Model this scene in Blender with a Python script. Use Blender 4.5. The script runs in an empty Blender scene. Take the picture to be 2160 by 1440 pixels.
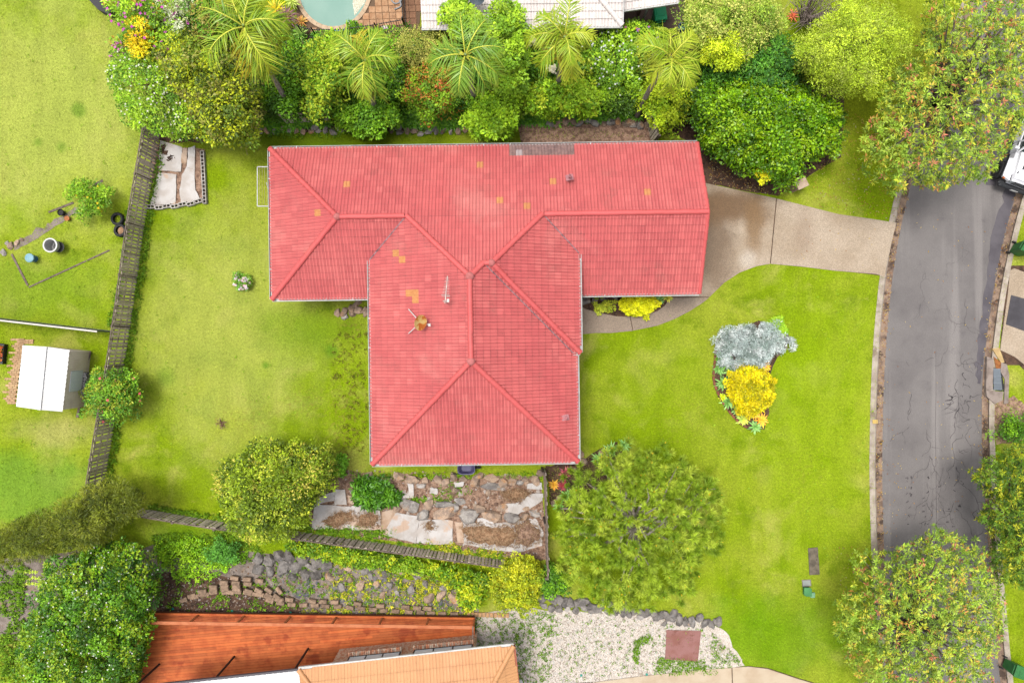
import bpy, bmesh, math, random
import numpy as np
from mathutils import Matrix, Vector

# ------------------------------------------------------------------ camera, sky, sun, exposure
scene = bpy.context.scene
H = 34.3                       # the drone's height above the lawn
S0 = 42.0                      # photo pixels per metre on the ground
cam_d = bpy.data.cameras.new('camera'); cam = bpy.data.objects.new('camera', cam_d)
scene.collection.objects.link(cam); scene.camera = cam
cam.location = (0, 0, H); cam.rotation_euler = (0, 0, 0)
cam_d.sensor_width = 36.0; cam_d.lens = 36.0 * H * S0 / 2160.0; cam_d.clip_end = 2000.0
SUN_EL = math.radians(75); SUN_AZ = math.radians(300)     # high veiled sun, slightly from the upper left
world = bpy.data.worlds.new('World'); scene.world = world; world.use_nodes = True
wn = world.node_tree.nodes; wl = world.node_tree.links
sky = wn.new('ShaderNodeTexSky'); sky.sky_type = 'NISHITA'; sky.sun_disc = False
sky.sun_elevation = SUN_EL; sky.sun_rotation = SUN_AZ; sky.dust_density = 4.0; sky.air_density = 1.2; sky.ozone_density = 1.0
hsv = wn.new('ShaderNodeHueSaturation'); hsv.inputs['Saturation'].default_value = 0.18   # overcast: thin white cloud
wl.new(sky.outputs[0], hsv.inputs['Color']); wl.new(hsv.outputs[0], wn['Background'].inputs[0])
wn['Background'].inputs[1].default_value = 0.125
sun_d = bpy.data.lights.new('sun', 'SUN'); sun_d.energy = 1.5; sun_d.angle = math.radians(20); sun_d.color = (1.0, 0.95, 0.88)
sun = bpy.data.objects.new('sun', sun_d); scene.collection.objects.link(sun)
sdir = Vector((math.sin(SUN_AZ) * math.cos(SUN_EL), math.cos(SUN_AZ) * math.cos(SUN_EL), math.sin(SUN_EL)))
sun.rotation_euler = sdir.to_track_quat('Z', 'Y').to_euler(); sun.location = sdir * 60
scene.view_settings.view_transform = 'Standard'; scene.view_settings.look = 'None'
scene.view_settings.gamma = 1.0; scene.view_settings.use_curve_mapping = False
scene.view_settings.exposure = 1.38

# ------------------------------------------------------------------ helpers
COL = scene.collection
GAIN = 2.7
random.seed(7)
WM = {}
def P(px, py, z=0.0):
    k = (H - z) / (H * S0)
    return Vector(((px - 1080) * k, (720 - py) * k, z))
def PA(pts, z):
    pts = np.asarray(pts, float); z = np.broadcast_to(np.asarray(z, float), (len(pts),))
    k = (H - z) / (H * S0)
    return np.stack([(pts[:, 0] - 1080) * k, (720 - pts[:, 1]) * k, z], 1)
def topx(v):
    k = H * S0 / (H - v[2])
    return 1080 + v[0] * k, 720 - v[1] * k
def lin(c):
    r = []
    for x in c:
        x = x / 255.0
        r.append(x / 12.92 if x <= 0.04045 else ((x + 0.055) / 1.055) ** 2.4)
    return r
def alb(c, g=None):
    g = g or GAIN
    return [min(0.85, x / g) for x in lin(c)]
def tag(o, label=None, cat=None, group=None, kind=None):
    if label: o['label'] = label
    if cat: o['category'] = cat
    if group: o['group'] = group
    if kind: o['kind'] = kind
    return o
def thing(name, label, cat, loc, group=None, rotz=0.0):
    o = bpy.data.objects.new(name, None); COL.objects.link(o); o.empty_display_size = 0.3
    o.location = loc; o.rotation_euler = (0, 0, rotz)
    WM[o.name] = Matrix.Translation(Vector(loc)) @ Matrix.Rotation(rotz, 4, 'Z')
    return tag(o, label, cat, group)
def link(name, me, parent=None, M=None, local=False):
    o = bpy.data.objects.new(name, me); COL.objects.link(o)
    M = M or Matrix.Identity(4)
    o.matrix_basis = M
    if parent is not None:
        o.parent = parent
        if not local:
            o.matrix_parent_inverse = WM[parent.name].inverted(); WM[o.name] = M.copy()
        else:
            WM[o.name] = WM[parent.name] @ M
    else:
        WM[o.name] = M.copy()
    return o
def mesh_np(name, V, F, mats, parent=None, col=None, smooth=False, mi=None, local=False, attr='tint', flat_origin=True):
    """V (n,3); F (m,k) array of equal-sided faces, or a list of lists."""
    V = np.asarray(V, np.float32)
    M = Matrix.Identity(4)
    if flat_origin and len(V):
        c = np.array([(V[:, 0].min() + V[:, 0].max()) / 2, (V[:, 1].min() + V[:, 1].max()) / 2, V[:, 2].min()], np.float32)
        V = V - c; M = Matrix.Translation(Vector(c.tolist()))
    me = bpy.data.meshes.new(name)
    if isinstance(F, np.ndarray):
        n, k = F.shape
        me.vertices.add(len(V)); me.vertices.foreach_set('co', V.ravel())
        me.loops.add(n * k); me.loops.foreach_set('vertex_index', F.astype(np.int32).ravel())
        me.polygons.add(n); me.polygons.foreach_set('loop_start', np.arange(0, n * k, k, dtype=np.int32))
        me.polygons.foreach_set('loop_total', np.full(n, k, np.int32))
        me.update(calc_edges=True)
    else:
        me.from_pydata(V.tolist(), [], F); me.update()
    for m in (mats if isinstance(mats, (list, tuple)) else [mats]): me.materials.append(m)
    if mi is not None: me.polygons.foreach_set('material_index', np.asarray(mi, np.int32))
    if col is not None:
        a = me.color_attributes.new(attr, 'FLOAT_COLOR', 'POINT')
        c4 = np.ones((len(V), 4), np.float32); c4[:, :3] = col
        a.data.foreach_set('color', c4.ravel())
    if smooth: me.polygons.foreach_set('use_smooth', np.ones(len(me.polygons), bool))
    return link(name, me, parent, M, local)

class MB:
    def __init__(s): s.v = []; s.f = []; s.m = []
    def raw(s, v, f, m=0):
        b = len(s.v); s.v += [tuple(x) for x in v]
        for q in f: s.f.append([i + b for i in q]); s.m.append(m)
        return s
    def hexa(s, p, m=0):   # 8 points: bottom 4 ccw, top 4 ccw
        return s.raw(p, [(3, 2, 1, 0), (4, 5, 6, 7), (0, 1, 5, 4), (1, 2, 6, 5), (2, 3, 7, 6), (3, 0, 4, 7)], m)
    def box(s, c, d, m=0, rz=0.0, bev=0.0):
        x, y, z = [q / 2 for q in d]; cr, sr = math.cos(rz), math.sin(rz)
        def T(a, b, h): return (c[0] + a * cr - b * sr, c[1] + a * sr + b * cr, c[2] + h)
        if bev <= 0:
            return s.hexa([T(-x, -y, -z), T(x, -y, -z), T(x, y, -z), T(-x, y, -z), T(-x, -y, z), T(x, -y, z), T(x, y, z), T(-x, y, z)], m)
        b = min(bev, x * .8, y * .8, z * .8)
        oct_ = lambda X, Y, q: [(-X + q, -Y), (X - q, -Y), (X, -Y + q), (X, Y - q), (X - q, Y), (-X + q, Y), (-X, Y - q), (-X, -Y + q)]
        rings = [(x - b, y - b, -z), (x, y, -z + b), (x, y, z - b), (x - b, y - b, z)]
        v = []; f = []
        for (X, Y, h) in rings:
            v += [T(a, bb, h) for a, bb in oct_(X, Y, b * .6)]
        for r in range(3):
            for i in range(8):
                j = (i + 1) % 8; f.append((r * 8 + i, r * 8 + j, r * 8 + 8 + j, r * 8 + 8 + i))
        f.append(tuple(range(7, -1, -1))); f.append(tuple(range(24, 32)))
        return s.raw(v, f, m)
    def beam(s, a, b, w, h, m=0, up=(0, 0, 1)):
        a = Vector(a); b = Vector(b); d = (b - a).normalized(); up = Vector(up)
        if abs(d.dot(up)) > .95: up = Vector((0, 1, 0))
        sd = d.cross(up).normalized() * w / 2; u = sd.cross(d).normalized() * h / 2
        return s.hexa([a - sd - u, a + sd - u, b + sd - u, b - sd - u, a - sd + u, a + sd + u, b + sd + u, b - sd + u], m)
    def tube(s, pts, rad, n=8, m=0, cap=True):
        pts = [Vector(p) for p in pts]
        if not isinstance(rad, (list, tuple)): rad = [rad] * len(pts)
        b = len(s.v); prev = None
        for i, p in enumerate(pts):
            d = (pts[min(i + 1, len(pts) - 1)] - pts[max(i - 1, 0)]).normalized()
            ref = prev if prev is not None else (Vector((1, 0, 0)) if abs(d.x) < .8 else Vector((0, 1, 0)))
            x = (ref - d * ref.dot(d)).normalized(); y = d.cross(x); prev = x
            for k in range(n):
                a = 2 * math.pi * k / n
                s.v.append(tuple(p + (x * math.cos(a) + y * math.sin(a)) * rad[i]))
        for i in range(len(pts) - 1):
            for k in range(n):
                k2 = (k + 1) % n
                s.f.append([b + i * n + k, b + i * n + k2, b + i * n + n + k2, b + i * n + n + k]); s.m.append(m)
        if cap:
            s.f.append([b + k for k in range(n - 1, -1, -1)]); s.m.append(m)
            e = b + (len(pts) - 1) * n
            s.f.append([e + k for k in range(n)]); s.m.append(m)
        return s
    def lathe(s, prof, c, n=20, m=0, sx=1.0, sy=1.0, rz=0.0):
        b = len(s.v); cr, sr = math.cos(rz), math.sin(rz)
        for r, z in prof:
            for k in range(n):
                a = 2 * math.pi * k / n; x = r * math.cos(a) * sx; y = r * math.sin(a) * sy
                s.v.append((c[0] + x * cr - y * sr, c[1] + x * sr + y * cr, c[2] + z))
        for i in range(len(prof) - 1):
            for k in range(n):
                k2 = (k + 1) % n
                s.f.append([b + i * n + k, b + i * n + k2, b + i * n + n + k2, b + i * n + n + k]); s.m.append(m)
        return s
    def disc(s, c, r, n=20, m=0):
        b = len(s.v)
        for k in range(n): s.v.append((c[0] + r * math.cos(2 * math.pi * k / n), c[1] + r * math.sin(2 * math.pi * k / n), c[2]))
        s.f.append(list(range(b, b + n))); s.m.append(m); return s
    def prism(s, poly, z0, z1, m=0):
        """poly: list of (x, y) world points (any winding)."""
        A = sum(poly[i][0] * poly[(i + 1) % len(poly)][1] - poly[(i + 1) % len(poly)][0] * poly[i][1] for i in range(len(poly)))
        if A < 0: poly = poly[::-1]
        n = len(poly); b = len(s.v)
        s.v += [(p[0], p[1], z0) for p in poly] + [(p[0], p[1], z1) for p in poly]
        s.f.append([b + n + i for i in range(n)]); s.m.append(m)
        s.f.append([b + i for i in range(n - 1, -1, -1)]); s.m.append(m)
        for i in range(n):
            j = (i + 1) % n; s.f.append([b + i, b + j, b + n + j, b + n + i]); s.m.append(m)
        return s
    def build(s, name, mats, parent=None, smooth=False, local=False):
        o = mesh_np(name, np.array(s.v, np.float32).reshape(-1, 3), s.f, mats, parent, mi=s.m, local=local)
        if smooth:
            me = o.data; me.polygons.foreach_set('use_smooth', np.ones(len(me.polygons), bool))
            try: me.set_sharp_from_angle(angle=math.radians(40))
            except Exception: pass
        return o
def spline(pts, n=6, closed=True):
    """Catmull-Rom through pixel points"""
    out = []; m = len(pts)
    for i in range(m if closed else m - 1):
        g = lambda k: np.array(pts[k % m] if closed else pts[max(0, min(m - 1, k))], float)
        p0, p1, p2, p3 = g(i - 1), g(i), g(i + 1), g(i + 2)
        for t in np.linspace(0, 1, n, endpoint=False):
            out.append(tuple(0.5 * ((2 * p1) + (-p0 + p2) * t + (2 * p0 - 5 * p1 + 4 * p2 - p3) * t * t + (-p0 + 3 * p1 - 3 * p2 + p3) * t ** 3)))
    if not closed: out.append(tuple(pts[-1]))
    return out
def w2(poly, z=0.0): return [tuple(P(x, y, z)[:2]) for x, y in poly]
def ragged(poly, amp, rng, n=4):
    """subdivide a pixel polygon and roughen its outline"""
    out = []
    for i in range(len(poly)):
        a = np.array(poly[i], float); b = np.array(poly[(i + 1) % len(poly)], float)
        for t in np.linspace(0, 1, n, endpoint=False):
            out.append(tuple(a + (b - a) * t + rng.normal(0, amp, 2)))
    return out
def slab(name, poly, z0, z1, mat, parent=None, kind=None):
    o = MB().prism(w2(poly, z1), z0, z1).build(name, mat, parent)
    if kind: o['kind'] = kind
    return o
def inpoly(pts, poly):
    pts = np.asarray(pts, float); poly = np.asarray(poly, float); x, y = pts[:, 0], pts[:, 1]
    c = np.zeros(len(pts), bool); j = len(poly) - 1
    for i in range(len(poly)):
        xi, yi = poly[i]; xj, yj = poly[j]
        if yi != yj: c ^= ((yi > y) != (yj > y)) & (x < (xj - xi) * (y - yi) / (yj - yi) + xi)
        j = i
    return c
def edge_dist(pts, poly):
    pts = np.asarray(pts, float); poly = np.asarray(poly, float); d = np.full(len(pts), 1e9)
    for i in range(len(poly)):
        a = poly[i]; b = poly[(i + 1) % len(poly)]; ab = b - a
        t = np.clip(((pts - a) @ ab) / max(1e-9, ab @ ab), 0, 1)
        d = np.minimum(d, np.linalg.norm(pts - (a + t[:, None] * ab), axis=1))
    return d
def sample(poly, n, rng):
    poly = np.asarray(poly, float); lo, hi = poly.min(0), poly.max(0); out = np.zeros((0, 2))
    while len(out) < n:
        q = rng.uniform(lo, hi, (max(64, n * 2), 2)); out = np.vstack([out, q[inpoly(q, poly)]])
    return out[:n]
def blue(poly, n, rng, k=5):
    c = sample(poly, n * k + 8, rng); out = [c[0]]; ci = 1
    for i in range(1, n):
        q = c[ci:ci + k]; ci += k
        o = np.array(out); d = ((q[:, None, :] - o[None]) ** 2).sum(2).min(1); out.append(q[d.argmax()])
    return np.array(out)
def nrm(v): return v / np.maximum(1e-9, np.linalg.norm(v, axis=-1, keepdims=True))

# ------------------------------------------------------------------ materials
def newmat(name):
    m = bpy.data.materials.new(name); m.use_nodes = True
    nt = m.node_tree; return m, nt.nodes, nt.links, nt.nodes['Principled BSDF']
def nz(N, L, vec, scale, detail=5, rough=.55, dist=0.0):
    t = N.new('ShaderNodeTexNoise'); t.inputs['Scale'].default_value = scale; t.inputs['Detail'].default_value = detail
    t.inputs['Roughness'].default_value = rough; t.inputs['Distortion'].default_value = dist
    if vec is not None: L.new(vec, t.inputs['Vector'])
    return t.outputs['Fac']
def rampf(N, L, fac, a, b):
    r = N.new('ShaderNodeMapRange'); r.inputs['From Min'].default_value = a; r.inputs['From Max'].default_value = b
    r.interpolation_type = 'SMOOTHSTEP'; L.new(fac, r.inputs['Value']); return r.outputs['Result']
def mixc(N, L, fac, a, b, mode='MIX'):
    x = N.new('ShaderNodeMix'); x.data_type = 'RGBA'; x.blend_type = mode
    for s, v in (('A', a), ('B', b)):
        i = [q for q in x.inputs if q.name == s and q.type == 'RGBA'][0]
        if isinstance(v, (list, tuple)): i.default_value = (*v[:3], 1)
        else: L.new(v, i)
    if isinstance(fac, (int, float)): x.inputs[0].default_value = fac
    else: L.new(fac, x.inputs[0])
    return [q for q in x.outputs if q.type == 'RGBA'][0]
def mul(N, L, a, b, op='MULTIPLY'):
    m = N.new('ShaderNodeMath'); m.operation = op
    for i, v in enumerate((a, b)):
        if isinstance(v, (int, float)): m.inputs[i].default_value = v
        else: L.new(v, m.inputs[i])
    return m.outputs[0]
def wpos(N): return N.new('ShaderNodeNewGeometry').outputs['Position']
def opos(N): return N.new('ShaderNodeTexCoord').outputs['Object']
def bump(N, L, b, h, strength, dist=.02):
    q = N.new('ShaderNodeBump'); q.inputs['Strength'].default_value = strength; q.inputs['Distance'].default_value = dist
    L.new(h, q.inputs['Height']); L.new(q.outputs[0], b.inputs['Normal'])
def pmat(name, c1, c2=None, scale=4.0, lo=.4, hi=.65, c3=None, scale3=1.5, lo3=.55, hi3=.68, rough=.8, spec=.3, bmp=.3, bscale=40.0,
         rnd=0.0, metal=0.0, grain=.12, gscale=60.0, coord='w', g=None):
    m, N, L, b = newmat(name); v = wpos(N) if coord == 'w' else opos(N)
    if rnd:
        oi = N.new('ShaderNodeObjectInfo')
        if coord != 'w':
            va = N.new('ShaderNodeVectorMath'); va.operation = 'ADD'; L.new(v, va.inputs[0])
            sc = mul(N, L, oi.outputs['Random'], 37.0); L.new(sc, va.inputs[1]); v = va.outputs[0]
    base = list(alb(c1, g))
    if c2 is not None: base = mixc(N, L, rampf(N, L, nz(N, L, v, scale), lo, hi), alb(c1, g), alb(c2, g))
    if c3 is not None: base = mixc(N, L, rampf(N, L, nz(N, L, v, scale3, 7, .62), lo3, hi3), base, alb(c3, g))
    gn = nz(N, L, v, gscale, 3)
    val = N.new('ShaderNodeHueSaturation')
    vv = mul(N, L, mul(N, L, rampf(N, L, gn, .25, .75), 2 * grain), 1 - grain, 'ADD')
    if rnd:
        rr = mul(N, L, mul(N, L, oi.outputs['Random'], 2 * rnd), 1 - rnd, 'ADD'); vv = mul(N, L, vv, rr)
    L.new(vv, val.inputs['Value'])
    if isinstance(base, list): val.inputs['Color'].default_value = (*base, 1)
    else: L.new(base, val.inputs['Color'])
    L.new(val.outputs[0], b.inputs['Base Color'])
    b.inputs['Roughness'].default_value = rough; b.inputs['Specular IOR Level'].default_value = spec; b.inputs['Metallic'].default_value = metal
    if bmp: bump(N, L, b, nz(N, L, v, bscale, 4), bmp)
    return m
def leafmat(name, rough=.5, trans=.16):
    m, N, L, b = newmat(name); a = N.new('ShaderNodeAttribute'); a.attribute_name = 'tint'
    L.new(a.outputs['Color'], b.inputs['Base Color']); b.inputs['Roughness'].default_value = rough; b.inputs['Specular IOR Level'].default_value = .2
    t = N.new('ShaderNodeBsdfTranslucent'); L.new(a.outputs['Color'], t.inputs['Color'])
    mx = N.new('ShaderNodeMixShader'); mx.inputs[0].default_value = trans
    L.new(b.outputs[0], mx.inputs[1]); L.new(t.outputs[0], mx.inputs[2]); L.new(mx.outputs[0], N['Material Output'].inputs['Surface'])
    return m
M_leaf = leafmat('leaf'); M_gloss = leafmat('glossy_leaf', .36, .12); M_petal = leafmat('petal', .7, .3)
M_bark = pmat('bark', (150, 135, 120), (95, 82, 72), 12, rough=.9, bmp=.6, bscale=30)
M_barkpale = pmat('pale_bark', (190, 180, 165), (140, 128, 112), 10, rough=.85, bmp=.4)
M_wood = pmat('weathered_timber', (232, 216, 198), (190, 176, 160), 9, rough=.9, rnd=.28, coord='o', bmp=.5, bscale=60, c3=(150, 140, 126), scale3=6, g=2.0)
M_woodpost = pmat('old_post_timber', (146, 128, 116), (108, 92, 84), 8, rough=.9, rnd=.15, coord='o')
M_white = pmat('white_paint', (240, 240, 238), (222, 220, 216), 3, rough=.5, grain=.04, bmp=.05)
M_black = pmat('black_metal', (38, 38, 42), rough=.5, grain=.1, bmp=.05)
M_dark = pmat('dark_rubber', (52, 52, 54), (36, 36, 38), 9, rough=.75)
M_concrete = pmat('concrete', (212, 198, 182), (182, 166, 150), 2.0, rough=.9, bmp=.3, c3=(156, 138, 120), scale3=1.2, rnd=.07)
M_gutterpan = pmat('gutter_concrete', (178, 150, 128), (136, 112, 96), 3.0, rough=.9, c3=(92, 74, 62), scale3=2, lo3=.5, hi3=.62)
M_soil = pmat('bed_soil', (112, 84, 66), (72, 52, 42), 3, rough=1, bmp=1.0, bscale=22, grain=.35, gscale=30, c3=(150, 122, 98), scale3=9, lo3=.58, hi3=.66)
M_soilgrey = pmat('grey_soil', (166, 152, 142), (132, 118, 106), 1.6, rough=1, bmp=.8, bscale=24, grain=.25, gscale=26, c3=(170, 140, 112), scale3=1.1)
M_mulch = pmat('mulch_litter', (190, 154, 130), (136, 104, 86), 5, rough=1, bmp=1, bscale=30, grain=.4, gscale=26, c3=(205, 178, 158), scale3=14, lo3=.6, hi3=.68)
M_compost = pmat('dry_clippings', (198, 158, 122), (164, 124, 92), 5, rough=1, bmp=1, bscale=30, grain=.25, gscale=34)
M_paper = pmat('weathered_cardboard', (232, 226, 222), (214, 204, 196), 1.6, rough=.85, bmp=.3, bscale=14, grain=.06, c3=(226, 196, 172), scale3=.7, lo3=.55, hi3=.62, rnd=.06)
M_cream = pmat('tan_cardboard', (228, 200, 176), (205, 170, 140), 2.4, rough=.9, bmp=.3, grain=.08, rnd=.08)
M_rocktan = pmat('tan_boulder', (206, 176, 150), (160, 138, 122), 3.2, rough=.85, bmp=.9, bscale=14, rnd=.2, coord='o', c3=(214, 160, 112), scale3=1.8, grain=.2, gscale=22)
M_rockgrey = pmat('slate_boulder', (192, 184, 176), (148, 140, 136), 3.0, rough=.75, bmp=.9, bscale=12, rnd=.22, coord='o', c3=(204, 164, 126), scale3=1.6, grain=.2, gscale=18)
M_rockdark = pmat('dark_bluestone', (154, 146, 140), (112, 106, 102), 3.5, rough=.7, bmp=.9, bscale=12, rnd=.25, coord='o', c3=(150, 148, 150), scale3=4, lo3=.6, hi3=.7, grain=.2, gscale=18)
M_brick = pmat('face_brick', (176, 112, 84), (142, 86, 66), 6, rough=.9, rnd=.25, coord='o', bmp=.4, grain=.15)
M_tanblock = pmat('tan_block', (186, 156, 130), (146, 122, 102), 6, rough=.95, rnd=.2, coord='o', bmp=.5, grain=.2)
M_glass = pmat('window_glass', (236, 240, 244), (214, 222, 230), .9, rough=.2, spec=.6, bmp=0, grain=.02, g=1.8)
# ------------------------------------------------------------------ the setting: ground, lawns, road, paths
def region(N, L, pos, px, py, r0, r1, sx=1.0, sy=1.0):
    """1 inside a soft, noise-edged patch round a ground point, 0 outside (radii in metres)"""
    c = P(px, py)
    m = N.new('ShaderNodeMapping'); m.vector_type = 'POINT'
    m.inputs['Location'].default_value = (-c.x / sx, -c.y / sy, 0); m.inputs['Scale'].default_value = (1 / sx, 1 / sy, 0)
    L.new(pos, m.inputs['Vector'])
    ln = N.new('ShaderNodeVectorMath'); ln.operation = 'LENGTH'; L.new(m.outputs[0], ln.inputs[0])
    wob = mul(N, L, mul(N, L, nz(N, L, pos, .55, 4, .6), -.5, 'ADD'), (r1 + r0) * .9)
    d = mul(N, L, ln.outputs['Value'], wob, 'ADD')
    return rampf(N, L, d, r1, r0)
def lalb(c, g): return alb((c[0] * .98, c[1] * .965, c[2] * (.62 if c[2] < 60 else .88)), g)
def lawn_material(name, g):
    m, N, L, b = newmat(name); pos = wpos(N)
    c = mixc(N, L, rampf(N, L, nz(N, L, pos, .16, 4, .55, .6), .38, .62), lalb((152, 184, 28), g), lalb((180, 198, 64), g))
    c = mixc(N, L, mul(N, L, rampf(N, L, nz(N, L, pos, .75, 5, .6), .46, .70), .85), c, lalb((128, 160, 26), g))
    c = mixc(N, L, mul(N, L, rampf(N, L, nz(N, L, pos, .42, 4, .6, .4), .50, .72), .7), c, lalb((206, 208, 112), g))
    c = mixc(N, L, mul(N, L, rampf(N, L, nz(N, L, pos, 2.6, 5, .65, .3), .55, .76), .28), c, lalb((140, 160, 40), g))
    c = mixc(N, L, mul(N, L, rampf(N, L, nz(N, L, pos, 1.7, 5, .65), .60, .76), .5), c, lalb((212, 206, 116), g))
    R = lambda *a: region(N, L, pos, *a)
    # left neighbour: paler, yellower; back yard: dry pale centre; lower left: fresh green
    c = mixc(N, L, mul(N, L, R(110, 230, 2.0, 6.5, 1.2, 1.3), .75), c, lalb((200, 214, 114), g))
    c = mixc(N, L, mul(N, L, R(470, 700, 2.0, 6.5, 1.0, 1.4), .6), c, lalb((194, 206, 110), g))
    c = mixc(N, L, mul(N, L, R(60, 1030, 1.0, 3.6, 1.2, .8), .8), c, lalb((136, 184, 66), g))
    c = mixc(N, L, mul(N, L, R(130, 910, .3, 1.5, 2.4, .7), .7), c, lalb((205, 205, 130), g))
    c = mixc(N, L, mul(N, L, R(60, 600, 1.0, 3.4, 1.6, .8), .6), c, lalb((150, 184, 60), g))
    c = mixc(N, L, mul(N, L, R(660, 690, .5, 2.8, 1.5, .6), .7), c, lalb((128, 168, 30), g))
    c = mixc(N, L, mul(N, L, R(420, 310, .5, 2.2, .6, 1.2), .55), c, lalb((136, 160, 34), g))
    c = mixc(N, L, mul(N, L, R(650, 295, .5, 3.4, 2.2, .25), .8), c, lalb((108, 140, 22), g))  # shade under the north eave, painted into the grass colour
    c = mixc(N, L, mul(N, L, R(1640, 1340, 1.0, 5.0, 1.2, .7), .75), c, lalb((124, 174, 22), g))
    c = mixc(N, L, mul(N, L, R(1830, 150, 1.5, 5.0, .7, 1.4), .85), c, lalb((148, 164, 44), g))
    c = mixc(N, L, mul(N, L, R(1430, 860, 1.5, 5.0, 1.1, 1.1), .5), c, lalb((148, 182, 24), g))
    c = mixc(N, L, mul(N, L, R(400, 1140, .5, 2.5, 1.6, .5), .75), c, lalb((110, 158, 30), g))
    c = mixc(N, L, mul(N, L, R(1720, 900, 2.0, 5.5, .7, 1.8), .65), c, lalb((158, 194, 26), g))
    # worn, thin patches where the soil and old thatch show
    sp = rampf(N, L, nz(N, L, pos, 5.5, 5, .7), .50, .60)
    for (px, py, r0, r1, sx, sy, a) in ((735, 880, .4, 2.6, .7, 1.8, .55), (640, 850, .2, 1.6, 1, 1, .45), (470, 890, .1, .7, 1, .8, .6), (740, 690, .2, 1.4, .7, .8, .6),
                                        (1450, 880, .3, 2.6, 1, 1, .25), (1700, 1010, .3, 2.6, .8, 1.4, .22), (1640, 300, 1, 4, .5, 1, .3), (520, 880, .3, 2.2, 1.2, .8, .35)):
        c = mixc(N, L, mul(N, L, mul(N, L, R(px, py, r0, r1, sx, sy), sp), a), c, lalb((160, 146, 76), g))
    for (px, py, r0, r1, a) in ((165, 232, .15, .5, .6), (560, 770, .05, .3, .7), (700, 738, .1, .5, .6), (690, 560, .1, .5, .5), (350, 795, .1, .7, .4), (130, 310, .05, .4, .5), (80, 300, .05, .35, .5)):
        c = mixc(N, L, mul(N, L, R(px, py, r0, r1), a), c, lalb((104, 158, 54), g))
    # mown stripes and blade-scale grain
    w = N.new('ShaderNodeTexNoise'); w.inputs['Scale'].default_value = 1.0; w.inputs['Detail'].default_value = 3
    mp = N.new('ShaderNodeMapping'); mp.inputs['Scale'].default_value = (1.5, .4, 1); L.new(pos, mp.inputs['Vector']); L.new(mp.outputs[0], w.inputs['Vector'])
    f1 = mul(N, L, mul(N, L, rampf(N, L, w.outputs['Fac'], .35, .65), .10), .95, 'ADD')
    f2 = mul(N, L, mul(N, L, rampf(N, L, nz(N, L, pos, 9.0, 4, .7), .3, .7), .34), .83, 'ADD')
    f3 = mul(N, L, mul(N, L, rampf(N, L, nz(N, L, pos, 34.0, 3, .7), .3, .7), .4), .8, 'ADD')
    h = N.new('ShaderNodeHueSaturation'); L.new(mul(N, L, mul(N, L, f1, f2), f3), h.inputs['Value']); L.new(c, h.inputs['Color'])
    L.new(h.outputs[0], b.inputs['Base Color']); b.inputs['Roughness'].default_value = .85; b.inputs['Specular IOR Level'].default_value = .06
    bump(N, L, b, nz(N, L, pos, 28, 4, .7), .9, .05)
    return m
M_lawn = lawn_material('lawn_turf', 2.42)
M_blade = lawn_material('lawn_blades', 1.86)

def road_material():
    m, N, L, b = newmat('asphalt'); pos = wpos(N)
    c = mixc(N, L, rampf(N, L, nz(N, L, pos, .35, 5, .6), .35, .7), alb((143, 137, 135)), alb((125, 119, 118)))
    mp = N.new('ShaderNodeMapping'); mp.inputs['Rotation'].default_value = (0, 0, math.radians(5)); mp.inputs['Scale'].default_value = (1.3, .07, 1); L.new(pos, mp.inputs['Vector'])
    t = nz(N, L, mp.outputs[0], 1.0, 4, .55)
    c = mixc(N, L, mul(N, L, rampf(N, L, t, .5, .68), .6), c, alb((166, 159, 156)))
    c = mixc(N, L, mul(N, L, rampf(N, L, nz(N, L, pos, 1.4, 6, .7), .6, .74), .5), c, alb((104, 97, 102)))
    g = mul(N, L, mul(N, L, rampf(N, L, nz(N, L, pos, 55, 2, .6), .3, .7), .3), .85, 'ADD')
    h = N.new('ShaderNodeHueSaturation'); L.new(g, h.inputs['Value']); L.new(c, h.inputs['Color']); L.new(h.outputs[0], b.inputs['Base Color'])
    b.inputs['Roughness'].default_value = .8; b.inputs['Specular IOR Level'].default_value = .3
    bump(N, L, b, nz(N, L, pos, 60, 3), .5, .01)
    return m
M_road = road_material()
M_patch = pmat('newer_asphalt', (112, 106, 112), (96, 90, 97), 1.2, rough=.75, bscale=60, bmp=.4, grain=.12)
M_crack = pmat('crack_filler', (84, 77, 80), (100, 93, 95), 4, rough=.8)
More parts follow.
